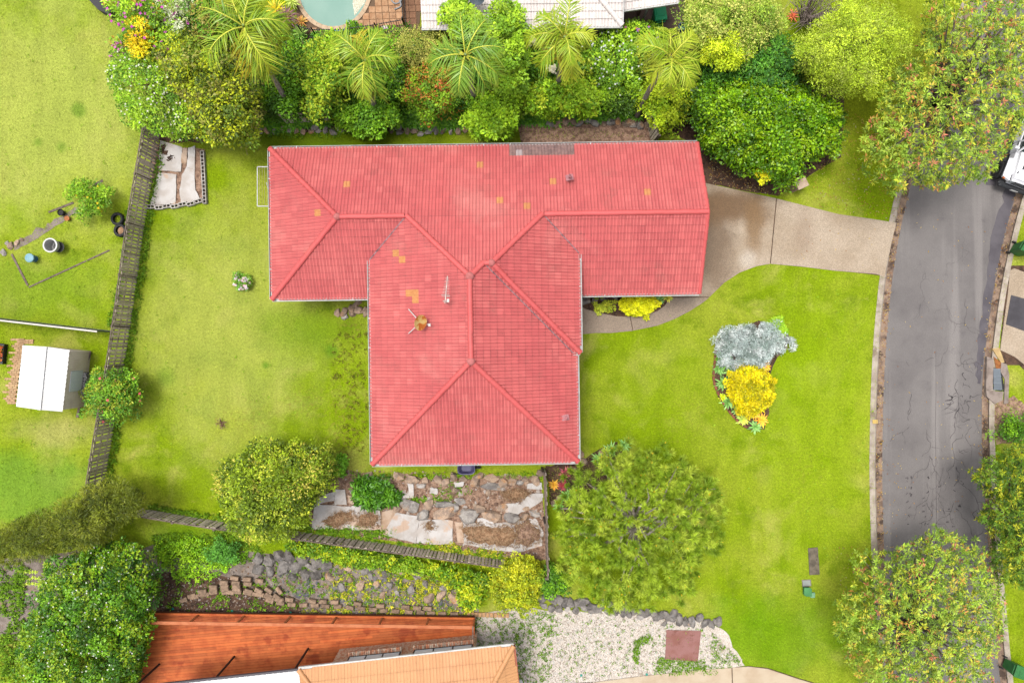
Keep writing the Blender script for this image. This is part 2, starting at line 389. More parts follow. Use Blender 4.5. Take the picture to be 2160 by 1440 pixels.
def drive_material():
    m, N, L, b = newmat('exposed_aggregate'); pos = wpos(N)
    c = mixc(N, L, rampf(N, L, nz(N, L, pos, .5, 5, .6), .35, .68), alb((208, 188, 164)), alb((190, 168, 142)))
    R = lambda *a: region(N, L, pos, *a)
    c = mixc(N, L, mul(N, L, R(1350, 660, 1.5, 4.0, 1.2, .6), .85), c, alb((166, 146, 128)))
    c = mixc(N, L, mul(N, L, R(1505, 520, .8, 2.6, .6, 1.5), .95), c, alb((142, 118, 94)))
    c = mixc(N, L, mul(N, L, R(1535, 435, .4, 1.9, 1.7, .7), .95), c, alb((134, 102, 68)))
    c = mixc(N, L, mul(N, L, R(1590, 480, .3, 1.4, .5, 1.7), .85), c, alb((150, 116, 76)))
    c = mixc(N, L, mul(N, L, R(1578, 545, .2, .9, .8, .8), .8), c, alb((222, 208, 190)))
    c = mixc(N, L, mul(N, L, R(1700, 480, .2, 1.6, .5, 1.2), .4), c, alb((172, 146, 124)))
    v = N.new('ShaderNodeTexVoronoi'); v.inputs['Scale'].default_value = 38; L.new(pos, v.inputs['Vector'])
    sp = N.new('ShaderNodeSeparateColor'); L.new(v.outputs['Color'], sp.inputs[0])
    g = mul(N, L, mul(N, L, sp.outputs[0], .5), .76, 'ADD')
    h = N.new('ShaderNodeHueSaturation'); L.new(g, h.inputs['Value']); L.new(c, h.inputs['Color']); L.new(h.outputs[0], b.inputs['Base Color'])
    b.inputs['Roughness'].default_value = .85; bump(N, L, b, v.outputs['Distance'], .5, .01)
    return m
M_drive = drive_material()
M_beige = pmat('beige_concrete', (228, 208, 180), (214, 190, 160), 1.2, rough=.85, bmp=.15, grain=.05)
M_gravel = pmat('white_gravel', (252, 242, 230), (224, 208, 192), 24, .4, .6, rough=.9, bmp=1, bscale=26, grain=.25, gscale=30, c3=(186, 166, 134), scale3=.8, lo3=.58, hi3=.7)

ROADZ = -0.116
ground = MB().prism([(-220, -220), (220, -220), (220, 220), (-220, 220)], -0.6, -0.13).build('ground', M_lawn); tag(ground, kind='structure')
KL = [(2130, -260), (2085, -120), (2042, 0), (2000, 110), (1958, 220), (1925, 320), (1901, 400), (1879, 500), (1865, 590), (1854, 700), (1848, 800), (1845, 900), (1844, 1000), (1846, 1100), (1850, 1200), (1858, 1300), (1872, 1440), (1890, 1580), (1915, 1750)]
KR = [(2390, -260), (2340, -80), (2285, 80), (2240, 200), (2196, 310), (2158, 420), (2132, 520), (2112, 620), (2098, 720), (2090, 800), (2088, 900), (2092, 1000), (2098, 1100), (2106, 1200), (2114, 1300), (2128, 1440), (2150, 1580), (2180, 1750)]
KLs = spline(KL, 4, False); KRs = spline(KR, 4, False)
far = 9000
lawn = slab('lawn', [(-far, -far // 2), (2130, -far // 2)] + KLs + [(1915, far // 2), (-far, far // 2)], -.125, 0.0, M_lawn, kind='structure')
verge = slab('lawn', [(far, -far // 2), (2390, -far // 2)] + KRs + [(2180, far // 2), (far, far // 2)], -.125, 0.0, M_lawn, kind='structure')
def offs(line, d):
    out = []
    for i in range(len(line)):
        a = np.array(line[max(0, i - 1)], float); b = np.array(line[min(len(line) - 1, i + 1)], float); t = (b - a) / np.linalg.norm(b - a)
        out.append(tuple(np.array(line[i], float) + np.array([-t[1], t[0]]) * d))
    return out      # positive d: to the left in the picture when the line runs downwards
road = slab('road', offs(KLs, 4) + offs(KRs, -4)[::-1], -.2, ROADZ, M_road, kind='structure')
# newer strip of asphalt along the far gutter, ragged inner edge
rg = np.random.default_rng(3)
edge = spline([(2150, 330), (2120, 400), (2092, 500), (2080, 590), (2066, 690), (2060, 760), (2062, 808)], 7, False)
edge = [(x + rg.normal(0, 2.0), y) for x, y in edge]
pr = offs(spline([(2196, 310), (2158, 420), (2132, 520), (2112, 620), (2098, 720), (2086, 812)], 5, False), 18)
slab('asphalt_patch', edge + pr[::-1], ROADZ - .002, ROADZ + .005, M_patch, road)
slab('asphalt_patch', [(2106, 200), (2090, 262), (2079, 390), (2100, 392), (2140, 210)], ROADZ - .002, ROADZ + .004, M_patch, road)
# cracks
def cracks():
    V = []; F = []
    def strip(pts, w):
        for i in range(len(pts) - 1):
            a = np.array(pts[i]); b = np.array(pts[i + 1]); t = b - a; n = np.array([-t[1], t[0]]) / max(1e-6, np.linalg.norm(t)) * w * rg.uniform(.5, 1.3)
            k = len(V)
            for q in (a - n, a + n, b + n, b - n): V.append(tuple(P(q[0], q[1], ROADZ + .007)))
            F.append([k, k + 1, k + 2, k + 3])
    def walk(x, y, ang, n, w, br=.12, wig=.45):
        pts = [(x, y)]
        for i in range(n):
            ang += rg.normal(0, wig); ang += (math.pi / 2 - ang) * .12
            st = rg.uniform(3, 7); x += math.cos(ang) * st; y += math.sin(ang) * st; pts.append((x, y))
            if rg.random() < br: walk(x, y, ang + rg.choice([-1.2, 1.2]), int(rg.integers(3, 8)), w * .7, .05, .6)
        strip(pts, w)
    for (x, y, n, w) in ((1950, 570, 14, .5), (1942, 640, 6, .4), (2032, 500, 22, .35), (1996, 640, 26, .5), (2000, 720, 14, .6), (2036, 630, 12, .7), (2032, 745, 12, .9), (2020, 800, 18, 1.0),
                         (2024, 860, 14, .9), (1922, 830, 9, .9), (1922, 862, 6, 1.0), (1918, 900, 12, .9), (1955, 905, 14, .8), (1962, 960, 16, .8), (2030, 915, 20, 1.0), (2050, 900, 16, .8), (1995, 850, 26, .5),
                         (1974, 965, 34, .35), (1955, 1020, 18, .8), (1955, 1060, 14, 1.0), (2020, 1000, 18, .9), (2012, 1060, 14, 1.1), (2026, 1080, 14, 1.0), (1912, 762, 3, .6), (1990, 985, 20, .6), (2020, 1135, 10, .9)):
        walk(x, y, math.pi / 2 + rg.normal(0, .3), n, w * .52)
    for _ in range(26):
        walk(rg.normal(2015, 22), rg.uniform(730, 1150), rg.uniform(0, 3.1), int(rg.integers(2, 6)), rg.uniform(.5, 1.1), .1, .9)
    for _ in range(34):
        walk(rg.choice([rg.normal(1918, 3), rg.normal(1955, 6), rg.normal(2016, 10)]), rg.uniform(1000, 1110), rg.uniform(0, 3.1), 1, rg.uniform(.7, 1.4), 0)
    strip([(1974, 740), (1974.5, 830), (1973, 900), (1974.5, 1000), (1976, 1110)], .35)
    o = mesh_np('road_crack', np.array(V), np.array(F), M_crack, road); o['kind'] = 'stuff'
cracks()
# kerbs: concrete kerb stones with joints, a gutter pan beside them
def kerb(line, side, label_mat):
    root = slab('gutter', offs(line, 1 * side) + offs(line, -17 * side)[::-1], -.2, ROADZ + .010, M_gutterpan, kind='structure')
    tot = 0; seg = []; cur = [line[0]]
    for i in range(1, len(line)):
        a = np.array(cur[-1]); b = np.array(line[i]); d = np.linalg.norm(b - a)
        while tot + d >= 74:
            q = a + (b - a) * (74 - tot) / d; cur.append(tuple(q)); seg.append(cur); cur = [tuple(q)]; a = q; d = np.linalg.norm(b - a); tot = 0
        cur.append(tuple(b)); tot += d
    seg.append(cur)
    for s in seg:
        xs = [p[1] for p in s]
        if max(xs) < -60 or min(xs) > 1500: continue
        s = list(s); t = np.array(s[-1], float) - np.array(s[-2], float); s[-1] = tuple(np.array(s[-1]) - t / max(1e-6, np.linalg.norm(t)) * .7)
        a = offs(s, 10 * side); b = offs(s, -1.5 * side); c = offs(s, -3.5 * side)
        V = []; F = []
        for i in range(len(s)):
            V += [tuple(P(*a[i], -.19)), tuple(P(*a[i], .022)), tuple(P(*b[i], .016)), tuple(P(*c[i], ROADZ + .01)), tuple(P(*c[i], -.19))]
        for i in range(len(s) - 1):
            for k in range(4): F.append([5 * i + k, 5 * i + k + 1, 5 * i + k + 6, 5 * i + k + 5])
        F.append([0, 1, 2, 3, 4]); e = 5 * (len(s) - 1); F.append([e + 4, e + 3, e + 2, e + 1, e])
        o = mesh_np('kerb_stone', np.array(V), F, M_concrete, root)
    return root
kerb([p for p in KLs], 1, None); kerb([p for p in KRs], -1, None)
# painted yellow kerb mark
MB().box(P(1846, 889, .03), (.26, .2, .02)).build('kerb_mark', pmat('yellow_kerb_paint', (240, 206, 110), (214, 180, 110), 12, rough=.7), bpy.data.objects['gutter'])

# driveway and path: cast slabs with open joints
drive = slab('driveway', [(1400, 384), (1487, 387), (1637, 419.5), (1770, 453), (1889, 470.5), (1864, 582), (1762, 570), (1626, 556), (1597, 560), (1560, 574), (1528, 595), (1497, 625), (1455, 655), (1385, 686), (1336, 696), (1255, 701), (1180, 706), (1150, 700), (1150, 500)], -.05, .004, M_soil, kind='structure')
D = [[(1400, 370), (1487, 386), (1637, 418.5), (1624, 556.5), (1597, 561), (1560, 575), (1528, 596), (1497, 626), (1400, 626)],
     [(1639, 419), (1770, 452), (1840, 462), (1891, 470), (1882, 505), (1870, 560), (1866, 583), (1848, 578), (1762, 571), (1690, 562), (1626, 556.5)],
     [(1400, 628), (1496, 627.5), (1483, 638), (1455, 656), (1420, 674), (1385, 687), (1336, 697), (1330, 668), (1360, 663), (1385, 657), (1402, 645), (1412, 630)],
     [(1180, 650), (1222, 644), (1236, 652), (1262, 659), (1300, 667), (1328.5, 668), (1334.5, 697.5), (1290, 702), (1255, 702), (1236, 704), (1180, 708)]]
for d in D: MB().prism(w2(d, .03), -.04, .03).build('slab', M_drive, drive)
# garden soil under the planting belt, the beds and the neighbours' yards
rs = np.random.default_rng(11)
def bed(poly, mat, z=.012, amp=2.0, name='garden_soil'):
    return slab(name, ragged(poly, amp, rs, 5), -.1, z, mat, kind='structure')
bed([(300, 120), (560, 60), (880, 60), (1420, 70), (1500, 130), (1780, 190), (1775, 330), (1640, 412), (1488, 386), (1470, 302), (1375, 270), (1180, 262), (1000, 274), (700, 276), (560, 282), (420, 300), (310, 296)], M_soil)
bed([(1090, 262), (1375, 262), (1378, 306), (1100, 306)], M_mulch, .016)
bed([(1222, 600), (1420, 600), (1402, 640), (1382, 655), (1330, 666), (1262, 657), (1222, 642)], M_soil, .016, .5)
bed([(1518, 712), (1512, 760), (1506, 800), (1516, 840), (1544, 878), (1580, 905), (1612, 905), (1622, 870), (1620, 800), (1640, 752), (1668, 716), (1652, 688), (1600, 676)], M_soil, .016, .8)
bed([(318, 300), (432, 318), (436, 425), (320, 440)], M_mulch, .014)
bed([(700, 985), (790, 1000), (960, 1010), (1140, 1000), (1156, 1180), (1060, 1176), (900, 1150), (700, 1118), (650, 1118), (660, 1040), (690, 1010)], M_mulch, .014, 2.5)
bed([(1150, 985), (1218, 974), (1300, 930), (1330, 960), (1200, 1090), (1160, 1060)], M_soil, .014)
bed([(340, 1180), (520, 1160), (700, 1185), (860, 1215), (1000, 1240), (1010, 1310), (600, 1300), (320, 1290)], M_soilgrey, .014, 3)
bed([(-40, 1180), (150, 1165), (330, 1150), (330, 1280), (200, 1330), (60, 1350), (-40, 1345)], M_soilgrey, .012, 3)
bed([(330, 1205), (480, 1215), (640, 1270), (640, 1296), (330, 1292)], M_soil, .018, 3)
bed([(2090, 850), (2140, 836), (2175, 860), (2175, 930), (2100, 935)], M_mulch, .014)
gravel = bed([(1000, 1296), (1080, 1280), (1200, 1288), (1300, 1290), (1400, 1300), (1490, 1310), (1530, 1330), (1560, 1385), (1570, 1400), (1470, 1420), (1330, 1440), (1180, 1470), (1000, 1480)], M_gravel, .02, 2, 'gravel_yard')
drv2 = slab('driveway', [(1120, 1520), (1135, 1442), (1250, 1437), (1350, 1424), (1470, 1412), (1580, 1404), (1620, 1408), (1680, 1428), (1720, 1440), (1760, 1448), (1820, 1440), (1830, 1520)], -.05, .02, M_soil, kind='structure')
MB().prism(w2([(1130, 1520), (1137, 1444), (1250, 1439), (1350, 1426), (1470, 1413), (1543, 1407.5), (1546, 1520)], .05), -.04, .05).build('slab', M_beige, drv2)
MB().prism(w2([(1548, 1520), (1545, 1407.3), (1580, 1405), (1620, 1410), (1680, 1430), (1720, 1442), (1760, 1450), (1830, 1438), (1840, 1520)], .05), -.04, .05).build('slab', M_beige, drv2)
drv3 = slab('driveway', [(2106, 770), (2125, 560), (2230, 560), (2230, 800), (2170, 790), (2150, 770)], -.05, .004, M_soil, kind='structure')
MB().prism(w2([(2110, 738), (2126, 620), (2131, 570), (2140, 566), (2230, 600), (2230, 790), (2170, 776), (2140, 752)], .03), -.04, .03).build('slab', M_drive, drv3)
# ------------------------------------------------------------------ tiled roofs
def clip_convex(poly, conv):
    """Sutherland-Hodgman: 3-D polygon clipped in plan by a ccw convex 2-D polygon"""
    out = poly
    for i in range(len(conv)):
        a = conv[i]; b = conv[(i + 1) % len(conv)]; ex, ey = b[0] - a[0], b[1] - a[1]
        inp = out; out = []
        if not inp: return []
        for k in range(len(inp)):
            p = inp[k - 1]; q = inp[k]
            sp = ex * (p[1] - a[1]) - ey * (p[0] - a[0]); sq = ex * (q[1] - a[1]) - ey * (q[0] - a[0])
            if (sp >= 0) != (sq >= 0):
                t = sp / (sp - sq); out.append(tuple(p[j] + (q[j] - p[j]) * t for j in range(3)))
            if sq >= 0: out.append(q)
    return out
def ccw(p):
    A = sum(p[i][0] * p[(i + 1) % len(p)][1] - p[(i + 1) % len(p)][0] * p[i][1] for i in range(len(p)))
    return list(p) if A > 0 else list(p)[::-1]
def tile_profile(tw, roll, nroll, seg=5):
    xs = []; hs = []
    for r in range(nroll):
        for k in range(seg):
            t = k / seg; xs.append((r + t) * tw / nroll); hs.append(roll * (math.sin(math.pi * min(1, t / .72)) ** 1.2 if t < .72 else 0))
    xs.append(tw - .003); hs.append(0)
    return xs, hs
def tile_local(tw, tl, roll, nroll):
    xs, hs = tile_profile(tw, roll, nroll); V = []; F = []; n = len(xs); lap = .035
    for x, h in zip(xs, hs): V.append((x, -lap, h + .040))       # lower, lifted edge
    for x, h in zip(xs, hs): V.append((x, tl - .085, h + .012))
    for x, h in zip(xs, hs): V.append((x, tl - .004, h + .004))  # upper edge under the next course
    for x, h in zip(xs, hs): V.append((x, -lap, h + .006))
    for i in range(n - 1):
        F.append([i, i + 1, n + i + 1, n + i]); F.append([n + i, n + i + 1, 2 * n + i + 1, 2 * n + i]); F.append([3 * n + i, 3 * n + i + 1, i + 1, i])
    # grime along the course lap; shade painted into the pans between the rolls
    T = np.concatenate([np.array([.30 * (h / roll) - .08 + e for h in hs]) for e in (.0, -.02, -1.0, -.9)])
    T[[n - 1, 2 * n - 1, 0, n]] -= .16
    return np.array(V), F, T
def tile_roof(roof, slopes, frame, mat, tw=.30, tl=.33, roll=.030, nroll=2, special=None, maxparts=300, stuffname='roof_tiles', inframe=True):
    """frame: (theta, cx, cy); slopes: (eave point, upslope unit vector, eave z, slope, [convex pieces])"""
    th, cx, cy = frame; ct, st = math.cos(th), math.sin(th)
    Wf = lambda u, v, z: Vector((cx + u * ct - v * st, cy + u * st + v * ct, z))
    LV, LF, LT = tile_local(tw, tl, roll, nroll)
    full = []; JV = []; JF = []; JC = []
    rr = np.random.default_rng(5)
    for (o, d, ze, s, pieces) in slopes:
        e = (d[1], -d[0]); cosp = 1 / math.sqrt(1 + s * s); sinp = s * cosp
        pcs = [ccw(p) for p in pieces]; allp = [q for p in pcs for q in p]
        A = [(q[0] - o[0]) * e[0] + (q[1] - o[1]) * e[1] for q in allp]; B = [(q[0] - o[0]) * d[0] + (q[1] - o[1]) * d[1] for q in allp]
        i0, i1 = math.floor(min(A) / tw), math.ceil(max(A) / tw); j0, j1 = math.floor(min(B) / (tl * cosp)) , math.ceil(max(B) / (tl * cosp))
        for j in range(j0, j1):
            for i in range(i0, i1):
                a0 = i * tw; b0 = j * tl * cosp
                cor = [(o[0] + e[0] * a + d[0] * b, o[1] + e[1] * a + d[1] * b) for a, b in ((a0, b0), (a0 + tw, b0), (a0 + tw, b0 + tl * cosp), (a0, b0 + tl * cosp))]
                hit = None
                for p in pcs:
                    if all((p[(k + 1) % len(p)][0] - p[k][0]) * (c[1] - p[k][1]) - (p[(k + 1) % len(p)][1] - p[k][1]) * (c[0] - p[k][0]) >= -1e-6 for c in cor for k in range(len(p))): hit = p; break
                t3 = [(o[0] + e[0] * (a0 + v[0]) + d[0] * (b0 + v[1] * cosp - v[2] * sinp), o[1] + e[1] * (a0 + v[0]) + d[1] * (b0 + v[1] * cosp - v[2] * sinp), ze + b0 * s + v[1] * sinp + v[2] * cosp) for v in LV]
                tv = .5 + rr.normal(0, .07)
                if hit is not None:
                    E = Wf(e[0], e[1], 0) - Wf(0, 0, 0); G = Wf(d[0] * cosp, d[1] * cosp, 0) - Wf(0, 0, 0); G.z = sinp; Nn = E.cross(G)
                    org = Wf(o[0] + e[0] * a0 + d[0] * b0, o[1] + e[1] * a0 + d[1] * b0, ze + b0 * s)
                    M = Matrix(((E.x, G.x, Nn.x, org.x), (E.y, G.y, Nn.y, org.y), (E.z, G.z, Nn.z, org.z), (0, 0, 0, 1)))
                    full.append((org.z, M, t3, tv, topx(Wf(*[sum(c[k] for c in cor) / 4 for k in (0, 1)], ze + b0 * s))))
                else:
                    for p in pcs:
                        for f in LF:
                            q = clip_convex([t3[k] for k in f], p)
                            if len(q) >= 3:
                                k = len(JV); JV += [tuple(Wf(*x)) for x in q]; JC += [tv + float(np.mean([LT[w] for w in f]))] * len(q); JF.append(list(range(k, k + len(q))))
    spec = {}
    for (px, py, key) in (special or []):
        k = min(range(len(full)), key=lambda q: (full[q][4][0] - px) ** 2 + (full[q][4][1] - py) ** 2); spec[k] = key
    order = sorted(range(len(full)), key=lambda k: (-(k in spec), -full[k][0])); vis = [k for k in order if -20 < full[k][4][0] < 2180 and -20 < full[k][4][1] < 1460]
    sel = set(vis[:maxparts])
    variants = {}
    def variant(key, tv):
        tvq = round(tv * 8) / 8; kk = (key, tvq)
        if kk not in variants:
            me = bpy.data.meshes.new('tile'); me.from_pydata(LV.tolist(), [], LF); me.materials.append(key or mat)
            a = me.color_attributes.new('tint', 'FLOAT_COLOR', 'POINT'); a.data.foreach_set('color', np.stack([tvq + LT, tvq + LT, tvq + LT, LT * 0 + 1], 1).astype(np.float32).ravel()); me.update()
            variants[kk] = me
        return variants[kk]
    for k in order:
        z, M, t3, tv, px = full[k]
        if k in sel: link('tile', variant(spec.get(k), tv), roof, M)
        else:
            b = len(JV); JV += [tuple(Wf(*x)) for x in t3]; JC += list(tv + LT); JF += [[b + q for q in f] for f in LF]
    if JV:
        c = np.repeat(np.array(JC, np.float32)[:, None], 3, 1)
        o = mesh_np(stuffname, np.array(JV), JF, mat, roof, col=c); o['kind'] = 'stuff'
    return Wf
def ridge_caps(roof, Wf, a, b, mat, r=.125, L=.40, n=7, lift=.03, name='ridge_cap', jog=.006):
    a = Wf(*a) + Vector((0, 0, lift)); b = Wf(*b) + Vector((0, 0, lift)); d = b - a; m = max(1, round(d.length / L)); dn = d.normalized()
    sd = dn.cross(Vector((0, 0, 1))).normalized(); up = sd.cross(dn)
    rr = random.Random(int(a.x * 100 + b.y * 10))
    l = d.length / m
    V = []; F = []
    for t, rad in ((-.02, r * 1.10), (.10, r * 1.10), (.101, r * .98), (1.02, r * .94)):
        for k in range(n):
            q = math.pi * (k / (n - 1)) * 1.1 - .05 * math.pi
            V.append((math.cos(q) * rad, t * l, math.sin(q) * rad * .8))
    for i in range(3):
        for k in range(n - 1): F.append([i * n + k, i * n + k + 1, i * n + n + k + 1, i * n + n + k])
    F.append(list(range(n))); F.append([3 * n + k for k in range(n - 1, -1, -1)])
    me = bpy.data.meshes.new(name); me.from_pydata(V, [], F); me.materials.append(mat); me.polygons.foreach_set('use_smooth', np.ones(len(me.polygons), bool))
    at = me.color_attributes.new('tint', 'FLOAT_COLOR', 'POINT'); at.data.foreach_set('color', np.tile([.6, .6, .6, 1], len(V)).astype(np.float32))
    me.set_sharp_from_angle(angle=math.radians(45))
    for i in range(m):
        p = a + dn * (l * i) + sd * rr.uniform(-jog, jog) + up * rr.uniform(-jog, jog)
        link(name, me, roof, Matrix(((sd.x, dn.x, up.x, p.x), (sd.y, dn.y, up.y, p.y), (sd.z, dn.z, up.z, p.z), (0, 0, 0, 1))))
def roof_mat(name, c1, c2, c3, dirt, tvamp=.5, fade=.6):
    m, N, L, b = newmat(name); pos = wpos(N)
    c = mixc(N, L, rampf(N, L, nz(N, L, pos, .55, 5, .6), .35, .68), alb(c1), alb(c2))
    c = mixc(N, L, mul(N, L, rampf(N, L, nz(N, L, pos, .28, 4, .6), .54, .72), fade), c, alb(c3))
    c = mixc(N, L, mul(N, L, rampf(N, L, nz(N, L, pos, 13, 5, .7), .54, .70), .55), c, alb(dirt))
    c = mixc(N, L, mul(N, L, rampf(N, L, nz(N, L, pos, 2.2, 6, .72), .60, .74), .4), c, alb(dirt))
    c = mixc(N, L, mul(N, L, rampf(N, L, nz(N, L, pos, .8, 7, .72), .54, .74), .35), c, alb([x * .5 + y * .5 for x, y in zip(dirt, (170, 130, 110))]))
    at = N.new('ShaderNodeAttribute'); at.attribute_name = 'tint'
    c = mixc(N, L, mul(N, L, rampf(N, L, at.outputs['Fac'], .35, .85), mul(N, L, rampf(N, L, nz(N, L, pos, .35, 5, .6), .35, .7), .6)), c, alb(c3))   # pale highlight painted on the rolls, mixed with worn paint
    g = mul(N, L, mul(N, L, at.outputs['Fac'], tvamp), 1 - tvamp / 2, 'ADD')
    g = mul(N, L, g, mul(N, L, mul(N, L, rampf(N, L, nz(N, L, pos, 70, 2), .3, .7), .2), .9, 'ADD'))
    h = N.new('ShaderNodeHueSaturation'); L.new(g, h.inputs['Value']); L.new(c, h.inputs['Color']); L.new(h.outputs[0], b.inputs['Base Color'])
    b.inputs['Roughness'].default_value = .62; b.inputs['Specular IOR Level'].default_value = .35
    bump(N, L, b, nz(N, L, pos, 50, 4), .25, .01)
    return m
M_rtile = roof_mat('red_tile', (230, 108, 107), (220, 97, 99), (240, 142, 134), (140, 80, 76), .55, .7)
M_rcap = roof_mat('red_ridge', (238, 104, 104), (228, 94, 94), (240, 118, 112), (170, 78, 76))
M_terra = pmat('bare_terracotta', (238, 168, 104), (226, 150, 92), 8, rough=.85, coord='o', rnd=.06)
M_greytile = pmat('unpainted_grey_tile', (168, 134, 128), (140, 112, 110), 6, rough=.9, coord='o', rnd=.08)
M_greylight = pmat('bleached_tile', (198, 182, 182), rough=.9, coord='o')
M_under = pmat('roof_underlay', (150, 60, 64), rough=.9)
M_flash = pmat('valley_flashing', (190, 150, 156), (120, 100, 106), 6, rough=.5, metal=.3, grain=.2)

# ------------------------------------------------------------------ the red-tiled house
S = .46
TH = math.radians(.8)
house = thing('house', 'brick house under a large red tiled roof in the middle of the block', 'house', (0, 1.5, 0))
zE, zC = 2.6, 3.36          # lower eaves (wings), upper eaves (centre block)
u0, u1, v0, v1 = -11.1, 8.72, 2.12, 9.08; vr = (v0 + v1) / 2; zr = zE + (v1 - vr) * S
cw, ce, cs = -6.394, 2.91, -5.465; um = (cw + ce) / 2; zm = zC + (ce - um) * S
vt = v1 - (zm - zE) / S; vb = cs + (ce - um)
pe, pz, pv = 3.07, 3.44, -.54                         # the projecting east bay
vE = (zE + v1 * S - pz + pv * S) / (2 * S); zEx = pz + (vE - pv) * S; uE = pe - (zEx - pz) / S; uM = ce - (zEx - zC) / S
ulv = cw + (zr - zC) / S; vlv = v0 + (zC - zE) / S    # left valley
urv = pe - (zr - pz) / S; vrv = v0 + (pz - zE) / S    # right valley
uh = u0 + (v1 - vr); uS = ce - (pz - zC) / S
ulft = um - (vE - vt)
slopes = [
    ((u0, v1), (0, -1), zE, S, [[(u0, v1), (u1, v1), (u1, vr), (uh, vr)], [(ulv, vr), (urv, vr), (uE, vE), (ulft, vE)], [(ulft, vE), (uM, vE), (um, vt)]]),
    ((u0, v0), (1, 0), zE, S, [[(u0, v1), (u0, v0), (uh, vr)]]),
    ((u0, v0), (0, 1), zE, S, [[(u0, v0), (cw, v0), (cw, vr), (uh, vr)], [(cw, vlv), (ulv, vr), (cw, vr)]]),
    ((u1, v0), (0, 1), zE, S, [[(pe, v0), (u1, v0), (u1, vr), (pe, vr)], [(pe, vrv), (pe, vr), (urv, vr)]]),
    ((cw, cs), (1, 0), zC, S, [[(cw, vlv), (ulv, vr), (um, vt), (um, vb), (cw, cs)]]),
    ((cw, cs), (0, 1), zC, S, [[(cw, cs), (ce, cs), (um, vb)]]),
    ((ce, cs), (-1, 0), zC, S, [[(um, pv), (um, vt), (uM, vE), (uS, pv)], [(um, vb), (um, pv), (ce, pv), (ce, cs)]]),
    ((pe, pv), (0, 1), pz, S, [[(uE, vE), (uM, vE), (uS, pv), (pe, pv)]]),
    ((pe, pv), (-1, 0), pz, S, [[(urv, vr), (uE, vE), (pe, pv), (pe, vrv)]]),
]
ct, st = math.cos(TH), math.sin(TH)
Wh = lambda u, v, z: Vector((u * ct - v * st, u * st + v * ct, z))
mb = MB()
for (o, d, ze, s, pieces) in slopes:
    for p in pieces:
        q = ccw(p); top = [Wh(a, b, ze + ((a - o[0]) * d[0] + (b - o[1]) * d[1]) * s - .012) for a, b in q]; n = len(q)
        mb.raw(top + [t - Vector((0, 0, .10)) for t in top], [list(range(n)), list(range(2 * n - 1, n - 1, -1))] + [[i, n + i, n + (i + 1) % n, (i + 1) % n] for i in range(n)])
roof = mb.build('roof', M_under, house)
spec = [(x, y, M_terra) for x, y in ((1006, 351), (732, 393), (675, 449), (1168, 386), (1360, 410), (1061, 426), (1116, 438), (840, 539), (854, 553), (868, 622), (882, 620), (882, 635))]
for i in range(10): spec += [(1086 + i * 13.7, 311, M_greytile), (1086 + i * 13.7, 325, M_greytile if i != 1 else M_greylight)]
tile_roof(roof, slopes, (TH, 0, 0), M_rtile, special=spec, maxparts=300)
for a, b in (((u0, v1, zE), (uh, vr, zr)), ((u0, v0, zE), (uh, vr, zr)), ((uh, vr, zr), (ulv - .1, vr, zr)), ((u1, vr, zr), (urv + .1, vr, zr)), ((ulv, vr, zr), (um, vt, zm)), ((urv, vr, zr), (uE, vE, zEx)),
             ((uE, vE, zEx), (uM, vE, zEx)), ((uM, vE, zEx), (um, vt, zm)), ((um, vb, zm), (um, vt, zm)), ((cw, cs, zC), (um, vb, zm)), ((ce, cs, zC), (um, vb, zm)), ((pe, pv, pz), (uE, vE, zEx))):
    ridge_caps(roof, Wh, a, b, M_rcap)
for (q, r_) in (((uh, vr, zr), .17), ((um, vt, zm), .19), ((um, vb, zm), .19), ((uE, vE, zEx), .17)):
    p = Wh(*q); MB().lathe([(r_, -.06), (r_ * .95, .08), (r_ * .6, .15), (.01, .17)], p, 10).build('ridge_junction', pmat('mortar_cap', (222, 130, 128), (206, 116, 112), 6), roof, smooth=True)
# verge tiles on the east gable
for (a, b) in (((u1, v1, zE), (u1, vr, zr)), ((u1, v0, zE), (u1, vr, zr))): ridge_caps(roof, Wh, a, b, M_rcap, r=.10, L=.33, lift=.0, name='verge_tile')
# valleys: metal trays
for a, b in (((cw, vlv, zC), (ulv, vr, zr)), ((pe, vrv, pz), (urv, vr, zr)), ((uS, pv, pz), (uM, vE, zEx))):
    A, B = Wh(*a), Wh(*b); mb = MB(); mb.beam(A + Vector((0, 0, .075)), B + Vector((0, 0, .06)), .045, .02); mb.build('valley_flashing', M_flash, roof)
# gutters and fascias
def gutter_run(a, b, out, z):
    A = Wh(*a, z) + Vector(out) * .055; B = Wh(*b, z) + Vector(out) * .055; mb = MB()
    sd = Vector(out) * .055
    mb.beam(A - sd * .9 + Vector((0, 0, -.02)), B - sd * .9 + Vector((0, 0, -.02)), .012, .14)
    mb.beam(A + sd + Vector((0, 0, -.03)), B + sd + Vector((0, 0, -.03)), .016, .11)
    mb.beam(A + Vector((0, 0, -.085)), B + Vector((0, 0, -.085)), .11, .012)
    g = mb.build('gutter', M_white, roof); d = B - A; n = int(d.length / 1.2)
    for i in range(1, n):
        p = A + d * (i / n); q = MB(); q.beam(p - sd + Vector((0, 0, .03)), p + sd + Vector((0, 0, .03)), .03, .008); q.build('gutter_strap', M_white, g)
for a, b, o_, z in (((u0, v1), (u1, v1), (0, 1, 0), zE), ((u0, v0 - .02), (u0, v1 + .02), (-1, 0, 0), zE), ((u0, v0), (cw + .3, v0), (0, -1, 0), zE), ((pe - .2, v0), (u1, v0), (0, -1, 0), zE),
                    ((cw, cs), (cw, vlv), (-1, 0, 0), zC), ((cw - .02, cs), (ce + .02, cs), (0, -1, 0), zC), ((ce, cs), (ce, pv - .12), (1, 0, 0), zC), ((pe, pv), (pe, vrv), (1, 0, 0), pz), ((uS, pv), (pe, pv), (0, -1, 0), pz)):
    gutter_run(a, b, o_, z)
